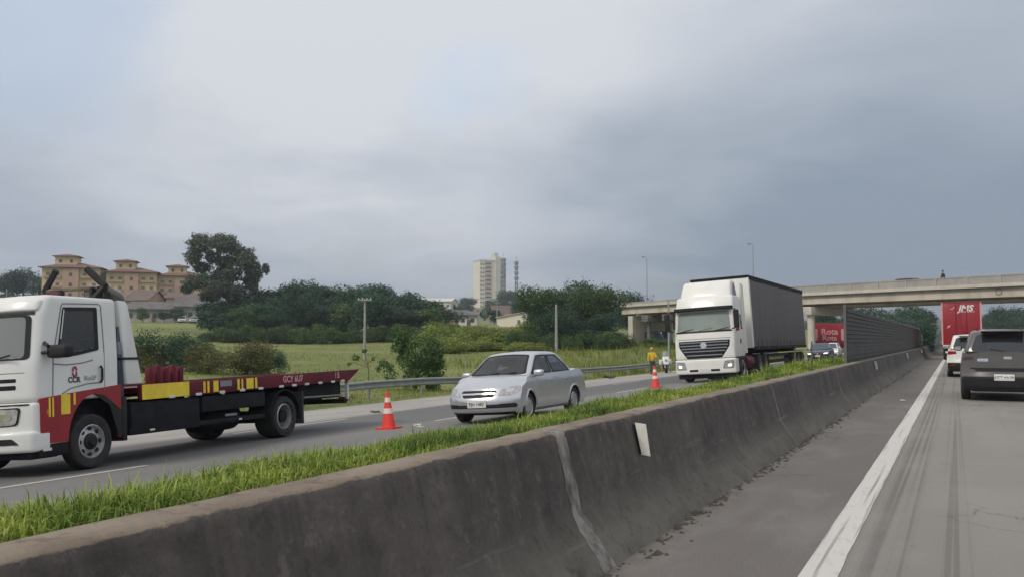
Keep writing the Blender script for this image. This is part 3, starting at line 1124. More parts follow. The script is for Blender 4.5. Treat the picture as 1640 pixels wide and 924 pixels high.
def joint_strip(y, wdt, seed):
    rg = random.Random(seed)
    b = MB()
    raw = PROF[:6] + [(-2.45, 0.853)]
    pts = []
    for i in range(len(raw) - 1):
        n_ = 6 if i in (1, 2) else 2
        pts += [(raw[i][0] + (raw[i + 1][0] - raw[i][0]) * q / n_, raw[i][1] + (raw[i + 1][1] - raw[i][1]) * q / n_) for q in range(n_)]
    pts.append(raw[-1])
    v = []
    for k, (x, z) in enumerate(pts):
        a = wdt * rg.uniform(0.72, 1.2) * (1.0 if z > 0.3 else 1.25)
        sk = -0.035 * (0.33 - z) if z < 0.33 else 0
        n_ = (0.0025, 0.0015) if z < 0.84 else (0.001, 0.004)
        v += [(x + n_[0], y - a * 0.5 + sk, z + n_[1]), (x + n_[0], y + a * 0.5 + sk, z + n_[1])]
    b.add(v, [(2 * i, 2 * i + 1, 2 * i + 3, 2 * i + 2) for i in range(len(pts) - 1)])
    return b.build('joint_mortar', 'mortar', bar)


for k in range(0, 12):
    joint_strip(J0 + k * 7.55, [0.10, 0.05, 0.07][k % 3] if k else 0.165, k)

# white reflector plates that stand out from the barrier face
for i, (y, lab) in enumerate(((6.95, 'white reflector plate nearest the camera, on the barrier face past the pale joint'),
                              (30.3, 'small white reflector plate on the barrier face below the start of the slat fence'),
                              (50.5, 'tiny white reflector plate on the barrier face halfway along the slat fence'),
                              (72.0, 'farthest tiny reflector plate on the barrier face near the fence end'))):
    r_ = root('reflector_plate', lab, 'reflector', group='reflector plates along the barrier', loc=(-2.272, y, 0.66))
    MB().add([(-0.04, -0.004, 0.135), (0.05, -0.004, 0.125), (0.085, -0.004, -0.125), (0.015, -0.004, -0.115),
              (-0.04, 0.004, 0.135), (0.05, 0.004, 0.125), (0.085, 0.004, -0.125), (0.015, 0.004, -0.115)],
             [(0, 1, 2, 3), (7, 6, 5, 4), (0, 4, 5, 1), (1, 5, 6, 2), (2, 6, 7, 3), (3, 7, 4, 0)]).build('plate', 'delineator', r_)
    MB().box((-0.075, 0.005, -0.11), (0.02, 0.030, 0.12)).build('bracket', 'black', r_, bev=0.004)

# dirt and rubble along the foot of the barrier
rg = random.Random(5)
b = MB()
for k in range(620):
    y = rg.uniform(3.5, 60) if k > 240 else rg.uniform(4.5, 18)
    x = -1.99 + abs(rg.gauss(0, 0.05)) + (0.15 * rg.random() if rg.random() < 0.12 else 0)
    q = rg.uniform(0.006, 0.03) * (1 + (rg.random() < 0.12) * 0.9)
    a = rg.uniform(0, 6.28)
    pts = []
    for j in range(5):
        t = a + j * 1.2566
        pts.append((x + math.cos(t) * q * rg.uniform(0.7, 1.2), y + math.sin(t) * q * rg.uniform(0.8, 2.2), 0.001))
    pts.append((x, y, q * rg.uniform(0.4, 0.9)))
    b.add(pts, [(j, (j + 1) % 5, 5) for j in range(5)])
kind(b.build('dirt_rubble', 'dirt', weld=False), 'stuff')

# ------------------------------------------------------------------ grass
def blades(n, fx, seed, hmin, hmax, wd, lean=0.5, droop=0.25):
    """fx(rng, n) -> x, y, z, height scale"""
    r_ = np.random.default_rng(seed)
    x, y, z, hs, ws = fx(r_, n)
    n = len(x)
    h = r_.uniform(hmin, hmax, n) * hs
    a = r_.uniform(0, 2 * np.pi, n)
    l = r_.uniform(0.1, lean, n) * h
    dxn, dyn = np.cos(a), np.sin(a)
    wv = wd * ws * r_.uniform(0.6, 1.3, n)
    px, py = -dyn * wv, dxn * wv
    P = np.empty((n, 5, 3))
    P[:, 0] = np.c_[x - px, y - py, z]
    P[:, 1] = np.c_[x + px, y + py, z]
    P[:, 2] = np.c_[x + dxn * l * 0.35 + px * 0.8, y + dyn * l * 0.35 + py * 0.8, z + h * 0.6]
    P[:, 3] = np.c_[x + dxn * l * 0.35 - px * 0.8, y + dyn * l * 0.35 - py * 0.8, z + h * 0.6]
    P[:, 4] = np.c_[x + dxn * l, y + dyn * l, z + h * (1 - droop * l / h)]
    k = np.arange(n)[:, None] * 5
    T = np.concatenate([k + [0, 1, 2], k + [0, 2, 3], k + [3, 2, 4]])
    return P.reshape(-1, 3), T


def lump(x, y, s=1.0):
    return 0.5 + 0.5 * np.sin(x * 2.3 * s + 1.7 * np.sin(y * 0.9 * s)) * np.sin(y * 1.7 * s + 2.1 * np.sin(x * 1.3 * s + 0.5))


def med(r_, n, y0, y1):
    y = y0 + (y1 - y0) * r_.random(n)
    x = -2.60 - 1.5 * r_.random(n) ** 0.9
    z = np.interp(-x, [2.59, 3.0, 3.5, 4.3], [0.68, 0.74, 0.70, 0.34]) - 0.01
    tall = 0.50 + 0.75 * lump(x * 2, y * 1.4) ** 1.5 * (0.35 + 0.65 * lump(x, y, 0.31)) + 0.35 * (r_.random(n) < 0.03)
    tall *= np.interp(-x, [2.6, 2.72, 3.1, 4.1], [0.4, 0.75, 0.95, 0.9])
    tall *= 1 + 1.1 * ((y > 19) & (y < 33) & (x < -3.1) & (r_.random(n) < 0.5))
    return x, y, z, tall, np.ones(n)


vs, fs, off = [], [], 0
for n, y0, y1, wd in ((95000, 0.6, 14, 0.0036), (46000, 14, 34, 0.0065), (26000, 34, 90, 0.012), (5000, 90, 240, 0.03), (7000, 0.6, 24, 0.014)):
    v, f = blades(n, lambda r_, k: med(r_, k, y0, y1), int(y0 + n), 0.08 if wd != 0.014 else 0.06, 0.22 if wd != 0.014 else 0.15, wd, 1.35, 0.42)
    vs.append(v)
    fs.append(f + off)
    off += len(v)
kind(put('median_grass', np_mesh('median_grass', np.concatenate(vs), np.concatenate(fs), 3), 'blade'), 'stuff')

b = MB()
for x, y, z in ((-2.95, 4.72, 0.93), (-2.98, 4.76, 0.92), (-2.92, 4.70, 0.92)):
    for k in range(6):
        a = k * 1.047
        b.add([(x, y, z), (x + 0.018 * math.cos(a - 0.4), y + 0.018 * math.sin(a - 0.4), z + 0.008), (x + 0.026 * math.cos(a), y + 0.026 * math.sin(a), z + 0.012), (x + 0.018 * math.cos(a + 0.4), y + 0.018 * math.sin(a + 0.4), z + 0.008)], [(0, 1, 2, 3)])
kind(b.build('clover_flowers', 'flower', weld=False), 'stuff')


def verge(r_, n):
    k = r_.random(n)
    y = 4 + 120 * r_.random(n) ** 0.9
    x = np.where(k < 0.35, -19.3 - 3.0 * r_.random(n), -21.5 - 32 * r_.random(n) ** 1.4)
    hs = (0.45 + 0.8 * lump(x * 0.5, y * 0.4)) * np.where(x > -21.5, 0.6, 1.0)
    hs *= np.where((y > 58) & (x < -22) & (x > -38), 2.6, np.where(x < -30, 0.6, 1.0))
    return x, y, tz(x, y) - 0.03, hs, np.interp(np.hypot(x, y), [20, 60, 130], [0.7, 1.6, 3])


def far_meadow(r_, n):
    u_, d = r_.uniform(180, 1070, n), r_.uniform(40, 150, n)
    P = np.array([at(float(a), 545, float(q)) for a, q in zip(u_, d)])
    k = P[:, 0] < -23
    P = P[k]
    n = len(P)
    hs = 0.35 + 0.7 * lump(P[:, 0] * 0.2, P[:, 1] * 0.2)
    return P[:, 0], P[:, 1], tz(P[:, 0], P[:, 1]) - 0.05, hs, 2.5 * np.ones(n)


v, f = blades(42000, verge, 11, 0.12, 0.34, 0.010, 0.7)
v2, f2 = blades(16000, far_meadow, 12, 0.10, 0.28, 0.010, 0.7)
kind(put('verge_grass', np_mesh('verge_grass', np.concatenate([v, v2]), np.concatenate([f, f2 + len(v)]), 3), 'blade_meadow'), 'stuff')

# ------------------------------------------------------------------ guard rail on the far verge
GRX = -21.0
gr = root('guard_rail', 'galvanised steel guard rail along the far verge of the other carriageway', 'guard rail', loc=(GRX, 0, 0))
gz = lambda y: tz1(GRX, y)
beam = [(0.03, 0.42), (0.09, 0.46), (0.09, 0.50), (0.03, 0.56), (0.03, 0.60), (0.09, 0.66), (0.09, 0.70), (0.03, 0.745), (0.022, 0.745), (0.082, 0.70), (0.082, 0.66),
        (0.022, 0.60), (0.022, 0.56), (0.082, 0.50), (0.082, 0.46), (0.022, 0.42)]
for k in range(0, 29):
    y0, y1 = 6 + k * 4, 10 + k * 4 - 0.004
    za, zb = gz(y0), gz(y1)
    v = [(x, y0, z + za) for x, z in beam] + [(x, y1, z + zb) for x, z in beam]
    n = len(beam)
    MB().add(v, [(i, (i + 1) % n, n + (i + 1) % n, n + i) for i in range(n)]).build('rail_beam', 'galv', gr, sharp=20)
    MB().box((-0.07, y0 - 0.05, za - 0.4), (0.0, y0 + 0.05, za + 0.72)).build('post', 'galv', gr)
    MB().box((0.0, y0 - 0.04, za + 0.46), (0.03, y0 + 0.04, za + 0.70)).build('spacer', 'galv', gr)

# ------------------------------------------------------------------ slatted fence standing behind the barrier
fe = root('slat_fence', 'tall dark grey slatted fence standing on the median beyond the truck', 'fence', loc=(-2.72, 0, 0))
y, k = 24.2, 0
pm = MB().box((-0.035, -0.035, -0.1), (0.035, 0.035, 1.72)).mesh('post')
NS = 13
sm_ = MB().add([(0.035, 0.0, -0.058), (0.055, 0.0, -0.045), (0.035, 0.0, 0.058), (0.02, 0.0, 0.058), (0.02, 0.0, -0.058),
                (0.035, 2.99, -0.058), (0.055, 2.99, -0.045), (0.035, 2.99, 0.058), (0.02, 2.99, 0.058), (0.02, 2.99, -0.058)],
               [(0, 1, 6, 5), (1, 2, 7, 6), (2, 3, 8, 7), (3, 4, 9, 8), (4, 0, 5, 9), (0, 4, 3, 2, 1), (5, 6, 7, 8, 9)]).mesh('slat', sharp=20)
for k in range(20):
    yy = 26.3 + k * 3
    o = put('post', pm, 'fence_post', fe)
    o.location = (0, yy, 0.70)
    o.scale = (1, 1, 1.0)
    if k == 19:
        break
    if k < 12:
        for j in range(NS):
            o = put('slat', sm_, 'fence', fe)
            o.location = (0, yy, 0.82 + j * 0.121)
    else:
        pb = MB()
        for j in range(NS):
            pb.add([(p.co.x, p.co.y, p.co.z + 0.82 + j * 0.121) for p in sm_.vertices], [tuple(q.vertices) for q in sm_.polygons])
        kind(pb.build('slats', 'fence', fe, sharp=20), 'stuff').location = (0, yy, 0)
# a lighter lower fence continues behind it
fe2 = root('slat_fence', 'lower faded slat fence continuing along the median past the creeper', 'fence', loc=(-2.75, 0, 0))
for k in range(26):
    yy = 90 + k * 4
    MB().box((-0.05, yy - 0.05, 0.6), (0.05, yy + 0.05, 1.95)).build('post', 'fence_post', fe2)
    pb = MB()
    for j in range(6):
        pb.box((0.03, yy + 0.02, 0.86 + j * 0.18), (0.06, yy + 3.98, 1.02 + j * 0.18))
    kind(pb.build('slats', 'fence_post', fe2), 'stuff')
for (x, y, zb, zt), lab in (((-3.05, 22.2, 0.6, 1.42), 'thin wooden stake in the median grass just left of the slat fence'), ((-3.6, 23.3, 0.55, 1.25), 'short thin stake in the grass near the white oncoming car')):
    o = MB().tube([(0, 0, -0.1), (0.01, 0, zt - zb)], 0.02, 6).build('stake', 'bark')
    o.location = (x, y, zb)
    tag(o, lab, 'stake', 'stakes by the fence')

# ------------------------------------------------------------------ road bridge
BP0 = Vector((6.1, 102.0, 0))
BD = Vector((-22.6, 11, 0)).normalized()
BNORM = Vector((BD.y, -BD.x, 0))             # horizontal, away from the camera
if BNORM.y < 0:
    BNORM = -BNORM


def bz(s):
    return 5.43 - 0.0012 * max(0.0, s - 8) ** 1.62 * 0.28 - (0.012 * max(0.0, s - 25))


br = root('road_bridge', 'weathered pale concrete road bridge crossing the motorway', 'bridge')


def along(name, sec, s0, s1, m_, par, n=24):
    """sweep a closed section [(depth into bridge, height above soffit)] along the bridge"""
    b = MB()
    k = len(sec)
    v = []
    for s in np.linspace(s0, s1, n):
        p = BP0 + BD * s
        for d, h in sec:
            q = p + BNORM * d
            v.append((q.x, q.y, bz(s) + h))
    f = [(i * k + j, i * k + (j + 1) % k, (i + 1) * k + (j + 1) % k, (i + 1) * k + j) for i in range(n - 1) for j in range(k)]
    f += [tuple(range(k)), tuple((n - 1) * k + j for j in range(k))]
    return b.add(v, f).build(name, m_, par, sharp=30)


S0, S1 = -48, 56
for d in (0.45, 3.2, 6.0, 8.8):
    along('girder', [(d, 0.02), (d + 0.75, 0.02), (d + 0.75, 0.2), (d + 0.55, 0.3), (d + 0.55, 1.2), (d + 0.2, 1.2), (d + 0.2, 0.3), (d, 0.2)] if d > 1 else
          [(d - 0.1, 0.32), (d + 0.35, 0.30), (d + 0.35, 1.2), (d - 0.1, 1.2)], S0, S1, 'concrete', br)
along('deck', [(0.0, 1.203), (10.0, 1.203), (10.0, 1.45), (0.0, 1.45)], S0, S1, 'concrete_shaded', br)
along('deck_edge', [(-0.12, 1.32), (0.25, 1.32), (0.25, 1.66), (-0.12, 1.66)], S0, S1, 'concrete_pale', br)
# parapet of separate posts and two rails with infill
along('parapet', [(0.06, 1.663), (0.22, 1.663), (0.20, 2.40), (0.08, 2.40)], S0, 33, 'concrete_grey', br, 40)
along('parapet_rail', [(0.04, 2.403), (0.24, 2.403), (0.24, 2.52), (0.04, 2.52)], S0, 33, 'concrete_grey', br, 40)
along('parapet', [(0.06, 1.663), (0.24, 1.663), (0.24, 1.98), (0.06, 1.98)], 33.002, S1, 'concrete_grey', br, 12)
along('parapet', [(9.8, 1.453), (9.96, 1.453), (9.94, 2.2), (9.82, 2.2)], S0, S1, 'concrete', br, 40)
k = 0
for s in np.arange(-44, 32, 3.3):
    p = BP0 + BD * s + BNORM * 0.02
    bx = MB()
    bx.box((-0.11, -0.03, 1.664), (0.11, 0.02, 2.40))
    o = bx.build('parapet_post', 'concrete_grey', br)
    o.location = (p.x, p.y, bz(s))
    o.rotation_euler = (0, 0, math.atan2(BD.y, BD.x))
# piers
for s, wd_ in ((24.6, 0.9), (47.2, 0.5), (51.2, 0.5), (-26, 0.9)):
    for d in (1.0,):
        p = BP0 + BD * s + BNORM * d
        zg = tz1(p.x, p.y)
        MB().lathe([(wd_ * 0.5, zg - 0.5 - 0), (wd_ * 0.5, bz(s) - 0.95)], (p.x, p.y, 0), 2, 20).build('pier', 'concrete_pale' if s < 40 else 'concrete_shaded', br)  # left-end piers take the darker concrete with the shade painted in
    c0 = BP0 + BD * s
    hb = MB().box((-0.65, 0.1, -0.95), (0.65, 9.9, 0.0))
    o = hb.build('pier_cap', 'concrete_pale' if s < 40 else 'concrete_shaded', br, bev=0.03)
    o.location = (c0.x, c0.y, bz(s))
    o.rotation_euler = (0, 0, math.atan2(BNORM.y, BNORM.x) - R(90))
for s in (54.2,):
    c0 = BP0 + BD * s
    zg = tz1(c0.x, c0.y)
    o = MB().box((-0.45, 0.3, zg - 1 - bz(s)), (0.45, 9.0, -0.003)).build('abutment', 'concrete_pale', br)
    o.location = (c0.x, c0.y, bz(s))
    o.rotation_euler = (0, 0, math.atan2(BD.y, BD.x) + math.pi)
# round ring on the girder face
p = at(1585, 468, 90)
t_ = BP0 + BD * ((p - BP0).dot(BD)) - BNORM * 0.0
ring = MB()
n = 24
v, f = [], []
for k in range(n):
    a = 2 * math.pi * k / n
    for rr, dd in ((0.34, 0), (0.34, 0.05), (0.24, 0.05), (0.24, 0)):
        v.append((rr * math.cos(a), -dd, rr * math.sin(a)))
for k in range(n):
    for j in range(4):
        f.append((k * 4 + j, ((k + 1) % n) * 4 + j, ((k + 1) % n) * 4 + (j + 1) % 4, k * 4 + (j + 1) % 4))
o = ring.add(v, f).build('clearance_ring', 'wall_grey', br)
o.location = (t_.x + BNORM.x * 0.34, t_.y + BNORM.y * 0.34, bz(0) + 0.85)
o.rotation_euler = (0, 0, math.atan2(BD.y, BD.x) + math.pi)

# red billboard under the bridge with pale lettering
P0 = at(1328, 536, 124)
sg = root('roadside_billboard', 'red billboard with pale lettering standing under the bridge beside its pier', 'billboard', loc=(P0.x, P0.y, tz1(P0.x, P0.y)))
sg.rotation_euler = (0, 0, R(14))
zc = P0.z - sg.location.z
MB().box((-2.35, 0.0, zc - 1.75), (2.15, 0.14, zc + 1.6)).build('board', 'red', sg, bev=0.02)
MB().box((-2.35, -0.012, zc - 1.75), (2.15, -0.001, zc - 1.15)).build('lower_band', 'maroon', sg)
for x in (-1.6, 1.4):
    MB().box((x - 0.08, 0.145, -0.6), (x + 0.08, 0.30, zc + 1.2)).build('post', 'galv', sg)
text('Rota', 1.15, 'print_pink', 'lettering', sg, (0.05, -0.006, zc + 0.42), (1, 0, 0), (0, 0, 1), bold=0.03)
text('Rota', 1.0, 'print_pink', 'lettering', sg, (0.05, -0.006, zc - 0.42), (1, 0, 0), (0, 0, 1), bold=0.02)
for x in (-1.75, 1.78):
    b = MB()
    b.prism(round_poly(rect(x - 0.24, x + 0.24, zc - 0.75, zc + 0.85), 0.2), 1, -0.012, -0.002)
    b.build('emblem', 'print_pink', sg)

# ================================================================== VEHICLES
def greenhouse(xb0, xt0, xt1, xb1, yb, yt, zb, zt, bow=0.06, crown=0.04):
    """cabin above the belt line: local box x 0 (rear) .. 1 (front), y -1..1, z 0..1"""
    def D(p):
        x, y, t = p
        f = xb0 + (xt0 - xb0) * t
        q = xb1 + (xt1 - xb1) * t
        X = q + (f - q) * x
        X += bow * (1 - y * y) * (sm((x - 0.75) * 4) - sm((0.25 - x) * 4) * 0.7)
        side = yb + (yt - yb) * (t + 0.25 * t * (1 - t))
        Z = zb + (zt - zb) * t + crown * (1 - y * y) * sm(t * 2 - 1) - 0.03 * sm(t * 3 - 2) * (2 * abs(x - 0.5)) ** 3
        return np.array((X, y * side, Z))
    return Shell((0, -1, 0), (1, 1, 1), (0.05, 0.10, 0.12), D)


def mirror(parent, x, y, z, m_, s=1.0):
    sg = 1 if y > 0 else -1
    sh = Shell((x - 0.07 * s, min(y, y + sg * 0.2 * s), z - 0.06 * s), (x + 0.08 * s, max(y, y + sg * 0.2 * s), z + 0.075 * s), 0.05 * s)
    o = sh.build('wing_mirror', m_, parent, (1, 1, 1))
    MB().box((x - 0.078 * s, min(y + sg * 0.03 * s, y + sg * 0.18 * s), z - 0.045 * s), (x - 0.071 * s, max(y + sg * 0.03 * s, y + sg * 0.18 * s), z + 0.06 * s)).build('mirror_glass', 'chrome', o)
    return o


def underbody(parent, L, W, z0=0.17, z1=0.5):
    MB().box((-L + 0.25, -W / 2 + 0.24, z0), (-0.25, W / 2 - 0.24, z1)).build('underbody', 'chassis', parent)


# ------------------------------------------------------------------ silver saloon coming towards the camera
t = root('saloon_car', 'silver four door saloon car driving past the orange cones', 'car', frame(-8.58, 15.98, (0.004, -1)))
L, W = 4.12, 1.62
cb_ = CarBody(L, W, [(0, 0.70), (-0.1, 0.755), (-0.35, 0.83), (-0.95, 0.925), (-1.6, 0.93), (-3.2, 0.955), (-3.5, 0.985), (-4.0, 0.965), (-4.12, 0.90)], 0.20,
              [(-0.78, 0.29, 0.335), (-3.22, 0.29, 0.335)],
              ([(0.18, 0.10), (0.26, 0.02), (0.34, 0.0), (0.48, 0.0), (0.56, 0.05), (0.70, 0.12), (0.8, 0.2)], 0.34, 0.9),
              ([(0.18, 0.12), (0.3, 0.02), (0.55, 0.0), (0.7, 0.05), (0.95, 0.12)], 0.2, 0.6), 0.035)
cb_.open_top = (-1.2, -3.35)
cb_.build('body', 'silver', t)
underbody(t, L, W)
gh = greenhouse(-0.93, -1.66, -2.86, -3.46, 0.735, 0.545, 0.905, 1.395)
WS = [(-0.90, 0.10), (0.90, 0.10), (0.87, 0.90), (-0.87, 0.90)]
RW = [(-0.85, 0.14), (0.85, 0.14), (0.8, 0.86), (-0.8, 0.86)]
FD = [(0.515, 0.09), (0.955, 0.09), (0.93, 0.36), (0.90, 0.87), (0.53, 0.87)]
RD = [(0.085, 0.10), (0.485, 0.09), (0.50, 0.87), (0.14, 0.87), (0.06, 0.4)]
gh.build('cabin', 'silver', t, (26, 26, 20), holes=[('F', WS), ('B', RW), ('L', FD), ('L', RD), ('R', FD), ('R', RD)])
for nm, fc, pl_ in (('windscreen', 'F', WS), ('rear_window', 'B', RW)):
    pan(nm, 'clear', t, gh, fc, pl_, r=0.08, eps=0.004, depth=0.004)
    ring_panel('window_seal', 'black', t, gh, fc, pl_, 1.02, 0.93, r=0.08)
for fc in 'LR':
    for nm, pl_ in (('front_door_glass', FD), ('rear_door_glass', RD)):
        pan(nm, 'clear', t, gh, fc, pl_, r=0.03, eps=0.004, depth=0.004)
        ring_panel('window_seal', 'black', t, gh, fc, pl_, 1.02, 0.88, r=0.03)
# inside
Shell((-1.45, -0.66, 0.70), (-0.98, 0.66, 0.935), 0.05).build('dashboard', 'dash', t, (2, 4, 2))
MB().lathe([(0.165, -0.012), (0.185, 0.0), (0.165, 0.012), (0.15, 0.0), (0.165, -0.012)], (0, 0, 0), 0, 20, False).build('steering_wheel', 'black', t).location = (-1.55, 0.36, 0.92)
for y in (0.36, -0.36):
    Shell((-2.42, y - 0.24, 0.45), (-2.22, y + 0.24, 1.08), 0.07, lambda p: np.array((p[0] - (p[2] - 0.45) * 0.25, p[1], p[2]))).build('seat', 'seat_cloth', t, (2, 2, 3))
    Shell((-2.52, y - 0.13, 1.11), (-2.42, y + 0.13, 1.27), 0.05).build('headrest', 'seat_cloth', t, (1, 2, 2))
Shell((-3.35, -0.62, 0.45), (-3.15, 0.62, 1.05), 0.07, lambda p: np.array((p[0] - (p[2] - 0.45) * 0.2, p[1], p[2]))).build('rear_seat', 'seat_cloth', t, (2, 5, 3))
MB().box((-3.3, -0.6, 0.3), (-1.0, 0.6, 0.5)).build('floor_pan', 'dash', t)
MB().box((-1.72, -0.1, 1.24), (-1.69, 0.1, 1.30)).build('rear_view_mirror', 'black', t)
SEDAN = t
for fc in 'LR':
    pan('front_door', 'silver', t, cb_, fc, [(-1.22, 0.29), (-2.14, 0.29), (-2.14, 0.90), (-1.14, 0.885), (-1.10, 0.6)], r=0.03, eps=0.005, depth=0.012, step=0.1)
    pan('rear_door', 'silver', t, cb_, fc, [(-2.158, 0.29), (-2.82, 0.29), (-2.93, 0.55), (-3.02, 0.90), (-2.158, 0.90)], r=0.03, eps=0.005, depth=0.012, step=0.1)
    for x in (-1.96, -2.84):
        pan('door_handle', 'silver', t, cb_, fc, rect(x - 0.09, x + 0.09, 0.775, 0.81), r=0.015, eps=0.028, depth=0.03)
    pan('side_moulding', 'silver', t, cb_, fc, rect(-2.9, -1.16, 0.505, 0.545), r=0.01, eps=0.013, depth=0.02)
    pan('sill_trim', 'darkgrey_paint', t, cb_, fc, rect(-2.84, -1.17, 0.205, 0.25), r=0.01, eps=0.008)
    sg = 1 if fc == 'L' else -1
    # lip round each wheel arch
    for xc in (-0.78, -3.22):
        pts = [cb_.D((xc + 0.345 * math.cos(a), sg * (W / 2 + 0.004), 0.29 + 0.345 * math.sin(a))) for a in np.linspace(0.02, math.pi - 0.02, 18)]
        MB().tube(pts, 0.018, 6).build('arch_lip', 'silver', t)
# front
pan('grille', 'black', t, cb_, 'F', [(-0.33, 0.525), (0.33, 0.525), (0.40, 0.63), (0.36, 0.665), (-0.36, 0.665), (-0.40, 0.63)], r=0.03, eps=0.004, step=0.05)
pan('grille_bar', 'chrome', t, cb_, 'F', [(-0.375, 0.578), (0.375, 0.578), (0.385, 0.612), (-0.385, 0.612)], r=0.01, eps=0.016, step=0.05)
pan('emblem', 'chrome', t, cb_, 'F', [(-0.06, 0.578), (0.06, 0.578), (0.06, 0.61), (-0.06, 0.61)], r=0.008, eps=0.024)
pan('grille_rim', 'chrome', t, cb_, 'F', [(-0.36, 0.662), (0.36, 0.662), (0.35, 0.685), (-0.35, 0.685)], r=0.01, eps=0.012, step=0.05)
for s in (1, -1):
    hl = pan('headlight', 'lamp', t, cb_, 'F', [(s * 0.43, 0.55), (s * 0.66, 0.56), (s * 0.80, 0.64), (s * 0.79, 0.735), (s * 0.62, 0.715), (s * 0.46, 0.66)][::s], r=0.03, eps=0.006, step=0.05)
    pan('lamp_reflector', 'chrome', hl, cb_, 'F', [(s * 0.56, 0.61), (s * 0.68, 0.61), (s * 0.70, 0.685), (s * 0.56, 0.67)][::s], r=0.03, eps=0.011, step=0.05)
    pan('fog_recess', 'black', t, cb_, 'F', [(s * 0.46, 0.325), (s * 0.72, 0.34), (s * 0.76, 0.40), (s * 0.46, 0.395)][::s], r=0.03, eps=0.006, step=0.05)
    pan('tail_light', 'tail', t, cb_, 'B', [(s * 0.5, 0.62), (s * 0.79, 0.62), (s * 0.79, 0.85), (s * 0.55, 0.85)][::s], r=0.03, step=0.08)
pan('bumper_slot', 'black', t, cb_, 'F', [(-0.77, 0.315), (0.77, 0.315), (0.77, 0.385), (-0.77, 0.385)], r=0.02, eps=0.004, step=0.06)
pan('lower_lip', 'chassis', t, cb_, 'F', rect(-0.74, 0.74, 0.20, 0.228), r=0.01, eps=0.006, step=0.08)
pl = pan('number_plate', 'plate', t, cb_, 'F', rect(-0.21, 0.21, 0.335, 0.475), r=0.01, eps=0.02, depth=0.03)
text('FJH 1487', 0.092, 'print_dark', 'plate_lettering', pl, (0.026, 0, 0.40), (0, 1, 0), (0, 0, 1))
pan('number_plate', 'plate', t, cb_, 'B', rect(-0.21, 0.21, 0.62, 0.75), r=0.01, eps=0.015)
for s in (1, -1):
    mirror(t, -1.22, s * 0.745, 0.95, 'silver')
    wheel(t, -0.78, s * 0.70, 0.29, 0.185, s)
    wheel(t, -3.22, s * 0.70, 0.29, 0.185, s)
for y0 in (-0.42, 0.12):
    p0, p1 = gh.surf('F')(y0, 0.02), gh.surf('F')(y0 + 0.5, 0.16)
    MB().tube([p0 + (0.03, 0, 0.01), p1 + (0.02, 0, 0.012)], 0.012, 6).build('wiper', 'black', t)

